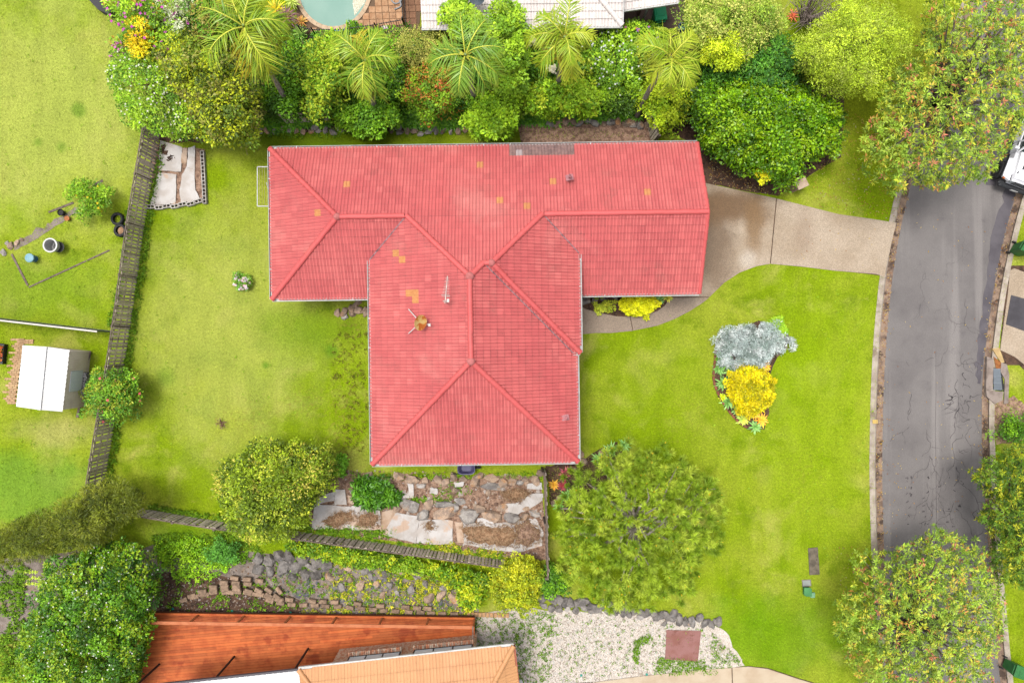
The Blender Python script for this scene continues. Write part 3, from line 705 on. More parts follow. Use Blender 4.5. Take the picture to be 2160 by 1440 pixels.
# brick walls below, with windows
def walls(poly, z1):
    mb = MB(); mb.prism([tuple(Wh(a, b, 0)[:2]) for a, b in poly], -.05, z1); return mb.build('wall', M_brick, house)
wl_ = walls([(u0 + .55, v0 + .55), (u1 - .25, v0 + .55), (u1 - .25, v1 - .55), (u0 + .55, v1 - .55)], zE - .02)
wc_ = walls([(cw + .55, cs + .55), (ce - .5, cs + .55), (ce - .5, 2.6), (cw + .55, 2.6)], zC - .02)
def window(par, u, v, z, w, h, ax):
    o = (.0, .03) if ax == 'u' else (.03, 0); sx, sy = (w, .08) if ax == 'u' else (.08, w)
    f = MB().box(Wh(u, v, z), (sx, sy, h), rz=TH).build('window', M_white, par)
    k = (sx - .12, sy + .02) if ax == 'u' else (sx + .02, sy - .12); MB().box(Wh(u, v, z), (*k, h - .12), rz=TH).build('pane', M_glass, f)
for (u, v, ax, par) in ((-9, v0 + .54, 'u', wl_), (-4, v1 - .54, 'u', wl_), (1, v1 - .54, 'u', wl_), (5, v0 + .54, 'u', wl_), (u0 + .54, 5.6, 'v', wl_)): window(par, u, v, 1.5, 1.6, 1.1, ax)
for (u, v, ax) in ((-4, cs + .54, 'u'), (0, cs + .54, 'u'), (ce - .49, -3, 'v'), (cw + .54, -2, 'v')): window(wc_, u, v, 2.2, 1.8, 1.2, ax)
MB().box(Wh(u1 - .23, 5.6, 1.15), (.06, 4.8, 2.2), rz=TH).build('garage_door', M_white, house)
# plumbing vents through the roof
M_pink = pmat('painted_pipe', (236, 150, 154), (150, 110, 116), 12, rough=.6)
M_lead = pmat('lead_flashing', (214, 140, 146), (180, 120, 126), 8, rough=.7)
for (px, py, z) in ((1201, 375, 3.75), (1192, 880, 3.65)):
    p = P(px, py, z); mb = MB(); mb.tube([p, p + Vector((0, 0, .38))], .045, 8); mb.lathe([(.075, .36), (.08, .42), (.03, .46)], p, 8)
    o = mb.build('vent_pipe', M_pink, roof, smooth=True); MB().box(p + Vector((0, 0, .06)), (.34, .26, .03), rz=.2).build('vent_flashing', M_lead, o)
# lead skirt and downpipe head at the valley end
p = P(1221, 522, pz); MB().box(p + Vector((.02, 0, .03)), (.18, .16, .10), rz=.5).build('downpipe_head', M_white, roof)
# ------------------------------------------------------------------ plants
BELT = 'shrubs and trees along the back boundary'
LG = 1.12           # leaves shade each other: their albedo sits between paint and lawn
def lcols(cols): return np.array([alb((c[0], c[1], c[2] * (.8 if c[2] < .72 * c[1] else 1.0)), LG) for c in cols])
def leaves(pos, axis, normal, L, W, col, fold=.18):
    """one folded diamond leaf per row"""
    n = len(pos); side = nrm(np.cross(axis, normal)); L = np.broadcast_to(L, (n,))[:, None]; W = np.broadcast_to(W, (n,))[:, None]
    up = np.cross(side, axis)
    V = np.empty((n, 4, 3)); V[:, 0] = pos; V[:, 2] = pos + axis * L - up * L * .10
    mid = pos + axis * L * .45 + up * W * fold
    V[:, 1] = mid + side * W / 2; V[:, 3] = mid - side * W / 2
    F = np.arange(n * 4).reshape(n, 4)
    return V.reshape(-1, 3), F, np.repeat(col, 4, 0)
def join(parts):
    V = []; F = []; C = []; b = 0
    for v, f, c in parts: V.append(v); F.append(f + b); C.append(c); b += len(v)
    return np.vstack(V), np.vstack(F), np.vstack(C)
def clumps(poly, z0, z1, ncl, rng, dome=.5, fill=.5, shape=None):
    pts = blue(poly, ncl, rng); d = edge_dist(pts, poly); dm = np.percentile(d, 92) + 1e-6
    q = np.clip(d / dm, 0.02, 1)
    zt = z0 + (z1 - z0) * (1 - (1 - q) ** 2) ** dome * (.56 + .5 * rng.random(ncl))
    nf = int(ncl * fill)
    if nf:
        p2 = sample(poly, nf, rng); d2 = np.clip(edge_dist(p2, poly) / dm, .02, 1); zz = z0 + (z1 - z0) * (1 - (1 - d2) ** 2) ** dome * rng.uniform(.15, .75, nf)
        cen = poly.mean(0) if isinstance(poly, np.ndarray) else np.array(poly).mean(0)
        pts = np.vstack([pts, p2 + (cen - p2) * .08]); zt = np.concatenate([zt, zz])
    k_ = rng.random(len(pts)) < .15                                   # stray sprigs past the outline
    cn = np.asarray(poly).mean(0); pts[k_] += nrm(pts[k_] - cn) * rng.uniform(2, 16, (k_.sum(), 1)); zt[k_] *= rng.uniform(.8, 1.12, k_.sum())
    return PA(pts, zt)
def crown(poly, z0, z1, ncl, nlf, L, W, cols, rcl, rng, tips=None, tipf=0.0, dome=.5, fill=.4, flat=.75, spread=.8, jit=.16, wcol=None, upb=.6, tuft=False):
    poly = np.asarray(poly, float)
    C = clumps(poly, z0, z1, ncl, rng, dome, fill); n = len(C)
    r = rcl * .84 * (.6 + .75 * rng.random(n)); cols = lcols(cols)
    ci = rng.choice(len(cols), n, p=wcol)
    k = np.repeat(np.arange(n), nlf); m = len(k)
    d = nrm(rng.normal(size=(m, 3))); d[:, 2] = np.where(d[:, 2] < -.25, -d[:, 2], d[:, 2])
    rad = (r[k] * ((.05 + .4 * rng.random(m)) if tuft else (.35 + .65 * rng.random(m) ** .5)))[:, None]
    pos = C[k] + d * rad * np.array([1, 1, flat])
    if tuft: spread = .22                     # whorls of leaves at the shoot ends
    axis = nrm(d * np.array([1, 1, .35]) + spread * rng.normal(size=(m, 3)) * np.array([1, 1, .6]))
    normal = nrm(d * .6 + np.array([0, 0, upb]) + .45 * rng.normal(size=(m, 3)))
    mixi = np.where(rng.random(m) < .22, rng.integers(0, len(cols), m), ci[k])
    col = cols[mixi] * (1 + jit * rng.normal(size=(m, 1))) * (1 + .13 * rng.normal(size=(n, 1)))[k]
    if tips is not None:
        tc = lcols(tips) * .74; hot = rng.random(n) < min(1, tipf * 2.2)
        t = (d[:, 2] > .1) & (rng.random(m) < .62) & hot[k]; tk = rng.integers(0, len(tc), n)     # each flush of new leaves has one colour
        col[t] = tc[tk[k[t]]] * (1 + .16 * rng.normal(size=(t.sum(), 1)))
    sz = (.5 + 1.0 * rng.random(m) ** 1.5)
    return leaves(pos, axis, normal, L * sz, W * sz, np.clip(col, .003, .8)), C, r
def limbs(base, C, rng, n=10, r0=.12, mat=None, parent=None, name='trunk', split=.35, wob=.12):
    mb = MB(); base = Vector(base); top = Vector(C.mean(0).tolist()); top.z = base.z + (C[:, 2].max() - base.z) * split
    top.x = base.x + (top.x - base.x) * .5; top.y = base.y + (top.y - base.y) * .5
    mb.tube([base - Vector((0, 0, .05)), base.lerp(top, .5) + Vector((rng.normal() * .05, rng.normal() * .05, 0)), top], [r0 * 1.15, r0 * .9, r0 * .75], 7)
    for i in rng.choice(len(C), min(n, len(C)), replace=False):
        e = Vector(C[i].tolist()); m1 = top.lerp(e, .45) + Vector((rng.normal() * wob, rng.normal() * wob, abs(rng.normal()) * wob))
        s = top.lerp(base, rng.uniform(0, .35))
        mb.tube([s, m1, top.lerp(e, .78) + Vector((rng.normal(), rng.normal(), rng.normal())) * wob * .5, e], [r0 * .55, r0 * .36, r0 * .2, r0 * .07], 5)
    return mb.build(name, mat or M_bark, parent, smooth=True)
def petals(C, r, rng, n, size, cols, top=.2):
    cols = lcols(cols) * LG / 1.9; k = rng.integers(0, len(C), n); d = nrm(rng.normal(size=(n, 3))); d[:, 2] = np.abs(d[:, 2]) * .7 + top; d = nrm(d)
    pos = C[k] + d * (r[k] * 1.08)[:, None]; parts = []
    a0 = rng.uniform(0, 6.28, n)
    for q in range(4):
        a = a0 + q * math.pi / 2; ax = nrm(np.stack([np.cos(a), np.sin(a), np.full(n, .25)], 1)); nn = np.tile([0, 0, 1.0], (n, 1))
        parts.append(leaves(pos, ax, nn, size, size * .8, cols[rng.integers(0, len(cols), n)]))
    return join(parts)
def plant(name, label, cat, poly, z0, z1, ncl, nlf, L, W, cols, rcl, seed, tips=None, tipf=0, group=None, mat=None, flower=None, trunk=.08, nl=8, bark=None, base=None, crown_name='crown', stem='trunk', rag=1.0, **kw):
    rng = np.random.default_rng(seed); poly = np.asarray(poly, float)
    if len(poly) < 9: poly = np.array(spline([tuple(p) for p in poly], 4))
    nn_ = len(poly); ph = rng.uniform(0, 6.28, 4); aa = np.linspace(0, 2 * np.pi, nn_, endpoint=False); cen_ = poly.mean(0); ext = np.ptp(poly, axis=0).min()
    wob_ = sum(np.sin(aa * f_ + p_) * w_ for f_, p_, w_ in zip((5, 9, 14, 21), ph, (.5, .5, .35, .25))); dv_ = nrm(poly - cen_); poly = poly + dv_ * (wob_ * rag * (min(20, ext * .13) if group == BELT else min(11, ext * .07)))[:, None]   # uneven outline
    b = base or tuple(poly.mean(0)); bp = P(b[0], b[1], 0) if base else Vector((P(b[0], b[1], (z0 + z1) / 2).x, P(b[0], b[1], (z0 + z1) / 2).y, 0))
    t = thing(name, label, cat, bp, group)
    (V, F, Cc), C, r = crown(poly, z0, z1, ncl, nlf, L, W, cols, rcl, rng, tips, tipf, **kw)
    mesh_np(crown_name, V, F, mat or M_leaf, t, col=Cc)
    if trunk: limbs(bp, C, rng, nl, trunk, bark, t, stem)
    if flower:
        nfl, size, fc = flower; top = C[:, 2] > np.percentile(C[:, 2], 25)
        V, F, Cc = petals(C[top], r[top], rng, nfl, size, fc); mesh_np('flowers', V, F, M_petal, t, col=Cc)['kind'] = 'stuff'
    return t
def blob(cx, cy, rx, ry, seed, n=11, amp=.16, rot=0):
    rng = np.random.default_rng(seed); out = []
    for i in range(n):
        a = 2 * math.pi * i / n; k = 1 + rng.normal(0, amp); x, y = rx * k * math.cos(a), ry * k * math.sin(a)
        out.append((cx + x * math.cos(rot) - y * math.sin(rot), cy + x * math.sin(rot) + y * math.cos(rot)))
    return out

# ---- palms: feather fronds
def frond_mesh(base, az, el, L, rng, cols, droop=1.0, nl=27, lw=.046):
    """rachis that arches over, with leaflets along both sides"""
    h = np.array([math.cos(az), math.sin(az), 0.0]); sdv = np.array([-h[1], h[0], 0]); n = 15
    p = np.array(base, float); e = el; pts = [p]; tw = rng.normal(0, .12)
    for i in range(n):
        e -= droop * (1.5 + 1.2 * i / n) / n; d = h * math.cos(e) + np.array([0, 0, math.sin(e)]) + sdv * tw * i / n * .5
        p = p + d / np.linalg.norm(d) * L / n; pts.append(p)
    pts = np.array(pts); c = lcols(cols)
    tt = np.repeat(np.linspace(.14, .985, nl), 2); sg = np.tile([1.0, -1.0], nl)
    f = tt * n; i = np.minimum(f.astype(int), n - 1); w = (f - i)[:, None]
    pos = pts[i] * (1 - w) + pts[i + 1] * w; tan = nrm(pts[i + 1] - pts[i])
    up = nrm(np.cross(tan, np.cross(np.array([0, 0, 1.0]), tan) + 1e-6)); sd = nrm(np.cross(tan, up))
    lean = .55 + .75 * tt; ll = L * (.32 * np.sin(np.pi * np.clip(tt * .78 + .16, 0, 1)) + .03) * (1 + .2 * rng.normal(size=len(tt)))
    ax = nrm(sd * sg[:, None] + tan * lean[:, None] + up * (.18 + .12 * rng.normal(size=len(tt)))[:, None] - np.array([0, 0, .42]) + .16 * rng.normal(size=(len(tt), 3)))
    nn = nrm(up + .3 * rng.normal(size=(len(tt), 3)))
    tone = c[rng.integers(0, len(c))] * .6 + c[rng.integers(0, len(c), len(tt))] * .4
    # each leaflet: two quads, bending down at the tip
    side = nrm(np.cross(ax, nn)) * (lw / 2); m1 = pos + ax * (ll * .5)[:, None]; tip = pos + ax * ll[:, None] - np.array([0, 0, 1.0]) * (ll * .22)[:, None]
    V = np.stack([pos - side * .5, pos + side * .5, m1 + side, m1 - side, tip + side * .15, tip - side * .15], 1); k = np.arange(len(tt))[:, None] * 6
    F = np.vstack([k + np.array([0, 1, 2, 3]), k + np.array([3, 2, 4, 5])]); C = np.repeat(tone, 6, 0).reshape(-1, 6, 3); yl = lcols([(206, 200, 90)])[0]; C[:, 4:] = C[:, 4:] * .55 + yl * .45; C = C.reshape(-1, 3) * .62
    # rachis as a thin three-sided rod (quads)
    r = np.linspace(.035, .008, n + 1); RV = []
    for q in range(n + 1):
        RV += [pts[q] + sdv * r[q], pts[q] - sdv * r[q], pts[q] - np.array([0, 0, r[q] * 1.4])]
    RV = np.array(RV); RF = []
    for q in range(n):
        for s in range(3): s2 = (s + 1) % 3; RF.append([q * 3 + s, q * 3 + s2, q * 3 + 3 + s2, q * 3 + 3 + s])
    return join([(V.reshape(-1, 3), F, C), (RV, np.array(RF), np.tile(lcols([(190, 190, 90)]), (len(RV), 1)))])
def palm(label, base_px, top_px, hgt, L, nfr, seed, cols, dry):
    rng = np.random.default_rng(seed); b = P(*base_px, 0); tp = P(*top_px, hgt)
    t = thing('palm_tree', label, 'palm', b, 'feather palms along the back boundary')
    mid = b.lerp(tp, .5) + Vector((rng.normal() * .12, rng.normal() * .12, 0))
    mb = MB(); n = 16; pts = [b * (1 - q) ** 2 + mid * 2 * q * (1 - q) + tp * q * q for q in np.linspace(0, 1, n)]
    mb.tube(pts, [.13 - .04 * i / n + (.012 if i % 2 else 0) for i in range(n)], 9); mb.build('trunk', M_barkpale, t, smooth=True)
    d = (pts[-1] - pts[-2]).normalized(); mb = MB(); mb.tube([tp - d * .1, tp + d * .35, tp + d * .8], [.12, .11, .05], 8); mb.build('crownshaft', pmat('crownshaft_green', (150, 176, 84), (120, 150, 60), 3, rough=.5), t, smooth=True)
    top = np.array(tp + d * .65)
    for i in range(nfr):
        az = i * 2.39996 + rng.normal(0, .45); q = i / nfr; el = 1.3 - 1.35 * q + rng.normal(0, .2)
        cc = dry if rng.random() < .3 * q - .04 else cols
        V, F, C = frond_mesh(top, az, el, L * (.75 + .35 * math.sin(math.pi * (.25 + .6 * q))) * rng.uniform(.9, 1.1), rng, cc, 1.05 + .35 * q)
        mesh_np('frond', V, F, M_gloss, t, col=np.clip(C, .003, .8))
    # a spray of pale flower stalks under the crownshaft
    if rng.random() < .7:
        parts = []; n = 260; a = rng.uniform(0, 6.28) + rng.normal(0, .5, n); dd = nrm(np.stack([np.cos(a), np.sin(a), -.5 - rng.random(n)], 1)); ps = np.array(tp) + dd * rng.uniform(.1, .8, n)[:, None]
        V, F, C = leaves(ps, dd, nrm(rng.normal(size=(n, 3))), .16, .03, np.tile(lcols([(226, 206, 130)]), (n, 1))); mesh_np('flower_stalk', V, F, M_petal, t, col=C)
    return t
# ---- strap-leaf rosettes: agaves, bromeliads, cordylines, yuccas
def rosette_arrays(c, R, n, w, rng, cols, el0=1.2, el1=.15, droop=.4):
    cols = lcols(cols); i = np.arange(n); az = i * 2.39996 + rng.normal(0, .12, n); q = i / n; el = el0 + (el1 - el0) * q
    h = np.stack([np.cos(az), np.sin(az), np.zeros(n)], 1); sd = np.stack([-h[:, 1], h[:, 0], np.zeros(n)], 1); L = R * (.6 + .4 * q) * rng.uniform(.88, 1.1, n)
    z = np.array([0, 0, 1.0]); rows = []
    for t, ww in ((.0, .55), (.35, 1.0), (.7, .75), (1.0, .06)):
        e = el - droop * t
        ctr = np.array(c) + h * (np.cos(e) * L * t)[:, None] + z * (np.sin(e) * L * t)[:, None]; u = z * np.cos(e)[:, None] - h * np.sin(e)[:, None]
        rows += [ctr + sd * (w * ww / 2) + u * w * ww * .22, ctr, ctr - sd * (w * ww / 2) + u * w * ww * .22]
    V = np.stack(rows, 1); k = np.arange(n)[:, None] * 12; F = []
    for r in range(3):
        for s in range(2): F.append(k + np.array([r * 3 + s, r * 3 + s + 1, r * 3 + s + 4, r * 3 + s + 3]))
    C = np.repeat(cols[rng.integers(0, len(cols), n)] * (1 + .12 * rng.normal(size=(n, 1))), 12, 0)
    return V.reshape(-1, 3), np.vstack(F), np.clip(C, .003, .8)
def rosette(name, label, cat, px, py, z, R, n, w, seed, cols, group=None, **kw):
    rng = np.random.default_rng(seed); c = P(px, py, z); V, F, C = rosette_arrays(tuple(c), R, n, w, rng, cols, **kw)
    if z > .3:
        t = thing(name, label, cat, (c.x, c.y, 0), group); mesh_np('leaf_rosette', V, F, M_gloss, t, col=C); MB().tube([(c.x, c.y, 0), (c.x + .03, c.y, z * .5), tuple(c)], [.05, .04, .04], 6).build('stem', M_bark, t, smooth=True); return t
    o = mesh_np(name, V, F, M_gloss, col=C); return tag(o, label, cat, group)
# ---- pine
def pine(label, poly, z0, z1, base, seed):
    rng = np.random.default_rng(seed); poly = np.array(spline(poly, 4)); b = P(*base, 0); t = thing('pine_tree', label, 'tree', b)
    C = clumps(poly, z0, z1, 330, rng, .55, .75); n = len(C); cen = np.array([b.x, b.y, z1 * .45])
    out = nrm(C - cen); out[:, 2] = np.abs(out[:, 2]) * .6 + .55; out = nrm(out); k = np.repeat(np.arange(n), 120); m = len(k)
    d = nrm(out[k] * .75 + nrm(rng.normal(size=(m, 3))) * .95); size = (.30 * (.75 + .5 * rng.random(n)))[k]
    base_off = C[k] - out[k] * (.22 * rng.random(m))[:, None]
    cols = lcols([(132, 158, 46), (154, 178, 62), (114, 142, 42), (170, 188, 78), (136, 158, 60)]); ci = rng.integers(0, len(cols), n)
    col = cols[ci[k]] * (1 + .2 * rng.normal(size=(m, 1)))
    V, F, Cc = leaves(base_off, d, nrm(rng.normal(size=(m, 3))), size * (.7 + .5 * rng.random(m)), .024, np.clip(col, .004, .7), 0)
    mesh_np('needles', V, F, M_leaf, t, col=Cc)
    # straw-coloured buds
    nb = 230; ki = rng.choice(n, nb); pos = C[ki] + out[ki] * .05; parts = []
    for q in range(3): parts.append(leaves(pos, nrm(out[ki] + .35 * rng.normal(size=(nb, 3))), nrm(rng.normal(size=(nb, 3))), .12, .035, np.tile(lcols([(226, 190, 70)]), (nb, 1))))
    V, F, Cc = join(parts); mesh_np('buds', V, F, M_petal, t, col=Cc)
    limbs(b, C, rng, 46, .17, M_barkpale, t, 'trunk', .5, .3)
    return t
# ------------------------------------------------------------------ the planting
G_DEEP = [(70, 112, 24), (92, 136, 26), (112, 156, 30), (58, 96, 28)]
G_MID = [(104, 146, 36), (128, 168, 40), (150, 186, 48), (84, 124, 36)]
G_LIME = [(160, 186, 50), (182, 200, 70), (140, 170, 44), (120, 150, 44)]
G_OLIVE = [(118, 134, 48), (140, 152, 56), (96, 114, 42), (160, 166, 66)]
Y_GOLD = [(214, 194, 6), (224, 204, 14), (188, 174, 8), (152, 150, 12)]
BELT = 'shrubs and trees along the back boundary'
plant('bougainvillea', 'rambling green bougainvillea with purple flowers at the top left of the planting belt', 'shrub', [(236, 20), (250, -20), (420, -30), (450, 20), (420, 70), (360, 110), (300, 104), (262, 84)], .4, 2.6, 90, 70, .13, .07, G_MID, .42, 101, tips=[(190, 150, 60)], tipf=.1, group=BELT, flower=(120, .09, [(210, 70, 190), (226, 110, 200)]))
plant('yellow_shrub', 'yellow-flowering shrub standing at the lawn edge beside the bougainvillea', 'shrub', [(272, 45), (300, 34), (318, 60), (312, 108), (284, 112), (268, 84)], .8, 2.2, 26, 90, .10, .05, [(246, 214, 40), (236, 200, 30), (180, 180, 50)], .28, 102, group=BELT)
plant('yellow_shrub', 'small yellow-leaved shrub between pink flowers and the white-flecked bush', 'shrub', blob(300, 102, 16, 12, 3), .8, 1.6, 12, 80, .09, .05, [(246, 210, 40), (214, 190, 40)], .22, 103, group=BELT)
plant('silver_shrub', 'silvery grey-green bush behind the purple bougainvillea', 'shrub', [(345, -10), (396, -20), (430, 20), (410, 66), (372, 70), (350, 36)], .8, 3.0, 46, 80, .11, .05, [(168, 176, 136), (142, 154, 110), (186, 192, 160)], .34, 104, group=BELT)
plant('pink_shrub', 'low pink-flowering bush at the edge of the left lawn', 'shrub', blob(256, 100, 20, 16, 5), .3, 1.0, 14, 60, .10, .05, G_MID, .22, 105, group=BELT, flower=(46, .08, [(232, 120, 200), (240, 150, 214)]))
plant('white_flowering_shrub', 'tall shrub flecked with white flowers at the corner of the paling fence', 'shrub', [(236, 150), (262, 120), (330, 112), (390, 140), (420, 200), (440, 270), (420, 302), (350, 296), (300, 282), (268, 240), (246, 190)], .5, 3.4, 130, 90, .11, .06, G_MID + [(150, 170, 70)], .42, 106, group=BELT, flower=(230, .055, [(246, 246, 226), (236, 240, 210)]))
plant('dark_tree', 'dense dark green tree with yellow new leaves beside the white-flecked shrub', 'tree', [(345, 90), (400, 70), (440, 100), (500, 130), (550, 180), (556, 250), (520, 284), (450, 292), (400, 260), (350, 200), (330, 140)], 1.2, 4.6, 170, 100, .13, .075, [(86, 110, 30), (104, 128, 32), (72, 92, 34), (120, 120, 60)], .45, 107, tips=[(190, 200, 40), (170, 186, 44)], tipf=.32, group=BELT)
plant('dark_tree', 'tall green tree at the top edge left of the pool garden', 'tree', [(400, -40), (470, -40), (500, 10), (480, 70), (430, 84), (396, 40)], 1.0, 4.0, 70, 90, .12, .07, G_DEEP + [(140, 130, 70)], .42, 108, group=BELT)
plant('leafy_shrub', 'green shrub under the first palm beside the leaning trunk', 'shrub', [(560, 90), (620, 70), (650, 110), (650, 190), (640, 245), (590, 250), (556, 200), (545, 140)], .4, 2.4, 70, 90, .13, .07, G_DEEP, .42, 109, group=BELT)
plant('leafy_shrub', 'column of fresh green foliage between the first and second palms', 'shrub', [(650, 95), (690, 70), (726, 84), (730, 140), (716, 200), (700, 235), (660, 240), (640, 190), (640, 140)], .8, 4.0, 85, 100, .12, .07, G_MID, .42, 110, tips=[(186, 204, 60)], tipf=.35, group=BELT)
plant('leafy_shrub', 'rounded green shrub at the lawn edge below the second palm', 'shrub', [(712, 225), (770, 215), (830, 222), (846, 250), (826, 268), (780, 282), (735, 270), (706, 252)], .3, 1.9, 80, 100, .12, .075, [(80, 124, 28), (104, 148, 30), (122, 162, 36)], .36, 111, group=BELT)
plant('leafy_shrub', 'green shrub filling the gap between the second palm and the pool fence', 'shrub', [(730, 70), (790, 66), (860, 90), (870, 150), (850, 215), (760, 215), (725, 160)], .3, 2.6, 80, 90, .13, .07, G_DEEP, .44, 112, group=BELT)
plant('olive_shrub', 'twiggy olive-brown bush just below the pool fence', 'shrub', [(820, 90), (850, 66), (900, 62), (940, 80), (936, 120), (900, 138), (850, 140), (824, 122)], .8, 3.0, 60, 90, .08, .03, [(158, 160, 84), (140, 140, 76), (176, 170, 104)], .36, 113, group=BELT, nl=22)
plant('red_tipped_shrub', 'red-tipped lilly pilly bush left of the third palm', 'shrub', [(852, 150), (890, 132), (940, 136), (968, 170), (966, 222), (930, 244), (880, 244), (850, 210)], .4, 3.0, 80, 90, .11, .055, G_MID, .38, 114, tips=[(196, 110, 64), (206, 140, 70), (170, 150, 60)], tipf=.3, group=BELT)
plant('leafy_shrub', 'bright green shrub reaching over the mulch to the roof edge below the third palm', 'shrub', [(985, 220), (1020, 196), (1060, 200), (1090, 214), (1090, 250), (1064, 290), (1030, 302), (1000, 286), (984, 256)], .6, 2.8, 70, 110, .13, .08, [(140, 180, 40), (158, 194, 48), (116, 160, 36)], .38, 115, group=BELT)
plant('leafy_tree', 'bright green tree poking over the pale roof at the top', 'tree', [(942, 26), (956, 6), (980, 8), (1000, 34), (1014, 54), (996, 68), (958, 58)], 2.6, 4.8, 42, 100, .13, .08, [(140, 176, 50), (160, 192, 60), (112, 150, 40)], .32, 116, group=BELT, base=(965, 110))
plant('leafy_tree', 'green tree against the pale roof right of the roof dish', 'tree', [(1034, 30), (1062, 4), (1096, 10), (1110, 60), (1112, 130), (1096, 190), (1060, 200), (1040, 150), (1030, 90)], 1.4, 4.8, 85, 110, .13, .08, [(134, 172, 44), (154, 188, 52), (108, 148, 38)], .40, 117, group=BELT)
plant('leafy_shrub', 'dark leafy shrub between the third palm and the rock edging', 'shrub', [(960, 130), (1010, 110), (1040, 150), (1050, 200), (1000, 236), (960, 226)], .3, 2.2, 60, 90, .12, .07, G_DEEP, .4, 118, group=BELT)
plant('hedge_shrub', 'long bright hedge shrub above the grey rock edging', 'shrub', [(1090, 190), (1130, 166), (1200, 160), (1270, 165), (1310, 190), (1300, 226), (1230, 238), (1160, 246), (1100, 240)], .4, 2.4, 120, 100, .12, .07, [(132, 170, 36), (150, 186, 46), (104, 146, 32)], .38, 119, group=BELT, tips=[(190, 206, 60)], tipf=.15)
plant('hedge_shrub', 'green shrub between the fourth palm and the pale roof', 'shrub', [(1090, 70), (1130, 60), (1160, 90), (1160, 160), (1110, 172), (1086, 130)], .5, 2.6, 60, 90, .12, .07, G_DEEP, .4, 120, group=BELT)
plant('white_flowering_shrub', 'white-blossomed bush between the fourth and fifth palms', 'shrub', [(1250, 90), (1290, 62), (1340, 76), (1358, 130), (1350, 190), (1310, 206), (1262, 190), (1244, 140)], .5, 2.8, 85, 90, .11, .06, G_MID, .4, 121, group=BELT, flower=(170, .055, [(246, 248, 244), (236, 240, 236)]))
plant('hanging_shrub', 'yellow-green shrub spilling over the side gate palings', 'shrub', [(1350, 170), (1400, 160), (1440, 200), (1436, 240), (1410, 268), (1380, 262), (1356, 222)], .6, 2.4, 60, 100, .12, .06, [(168, 192, 40), (186, 206, 50), (136, 170, 36)], .36, 122, group=BELT)
plant('leafy_shrub', 'green shrub beside the carport right of the fifth palm', 'shrub', [(1316, 56), (1350, 46), (1390, 66), (1400, 110), (1360, 120), (1326, 100)], .3, 1.8, 46, 80, .12, .07, G_MID, .34, 123, group=BELT, flower=(30, .08, [(214, 140, 80), (170, 120, 200)]))
plant('mixed_tree', 'large grey-green tree with pale seed tips at the top right of the carport', 'tree', [(1420, 20), (1450, -20), (1540, -30), (1640, -20), (1650, 50), (1620, 110), (1560, 140), (1480, 130), (1436, 80)], 1.4, 4.4, 150, 100, .10, .05, [(128, 156, 56), (148, 172, 70), (104, 134, 46), (162, 176, 96)], .46, 124, group=BELT, tips=[(206, 206, 130)], tipf=.2)
plant('yellow_green_tree', 'lime yellow shrub crown in front of the grey-green tree', 'shrub', [(1482, 92), (1520, 70), (1560, 84), (1574, 116), (1540, 136), (1496, 128)], 2.6, 4.4, 44, 100, .11, .045, [(186, 206, 40), (204, 216, 50), (160, 186, 40)], .34, 125, group=BELT)
plant('dark_shrub', 'deep blue-green bush between the lime shrub and the big hedge', 'shrub', [(1480, 140), (1540, 130), (1600, 90), (1660, 70), (1694, 120), (1690, 190), (1620, 196), (1540, 190), (1484, 186)], .4, 3.0, 120, 90, .12, .065, [(62, 112, 40), (82, 134, 44), (50, 94, 40), (104, 150, 54)], .46, 126, group=BELT)
plant('big_hedge', 'big glossy green shrub mass beside the driveway and letterbox', 'shrub', [(1452, 200), (1500, 172), (1560, 166), (1640, 170), (1720, 196), (1768, 220), (1774, 280), (1756, 322), (1712, 338), (1684, 364), (1648, 388), (1606, 378), (1560, 352), (1500, 318), (1458, 262)], .6, 3.6, 300, 110, .12, .075, [(76, 118, 8), (100, 142, 10), (58, 94, 10), (122, 160, 20)], .46, 127, mat=M_gloss, tips=[(140, 172, 24)], tipf=.12, nl=14, trunk=.1)
plant('yellow_tip_shrub', 'small golden patch of foliage on the lower edge of the big hedge', 'shrub', blob(1612, 366, 14, 12, 8), 1.6, 2.2, 9, 90, .10, .06, [(226, 214, 30), (206, 206, 40)], .22, 128, base=(1606, 372), trunk=.04)
plant('lime_tree', 'feathery lime-green tree on the verge left of the street tree', 'tree', [(1690, 90), (1720, 50), (1790, 16), (1870, 20), (1916, 60), (1926, 110), (1890, 150), (1850, 186), (1800, 196), (1740, 186), (1690, 150), (1672, 120)], 1.6, 5.2, 190, 130, .10, .034, [(158, 182, 48), (176, 196, 62), (138, 164, 44), (150, 164, 76)], .50, 129, nl=40, trunk=.12, rag=1.8, fill=.25)
# a bare, grey twiggy shrub
def twigs(name, label, cat, px, py, R, hgt, seed, mat, n=26):
    rng = np.random.default_rng(seed); b = P(px, py, 0); t = thing(name, label, cat, b); mb = MB()
    for i in range(n):
        a = rng.uniform(0, 6.28); r = R * rng.uniform(.4, 1); e = b + Vector((math.cos(a) * r, math.sin(a) * r, hgt * rng.uniform(.6, 1))); m = b.lerp(e, .5) + Vector((0, 0, hgt * .15))
        mb.tube([b, m, e], [.03, .02, .008], 4)
        for k in range(5):
            s = m.lerp(e, rng.uniform(0, .9)); f = s + Vector((rng.normal() * .3, rng.normal() * .3, abs(rng.normal()) * .25)) * R * .6; mb.tube([s, s.lerp(f, .5) + Vector((0, 0, .04)), f], [.012, .009, .005], 3)
    mb.build('branches', mat, t); return t
M_twig = pmat('bare_twig', (196, 176, 166), (150, 132, 124), 8, rough=.9)
twigs('bare_shrub', 'leafless grey twiggy shrub at the top edge above the lime-green tree', 'shrub', 1690, 50, 1.5, 2.6, 131, M_twig, 60)
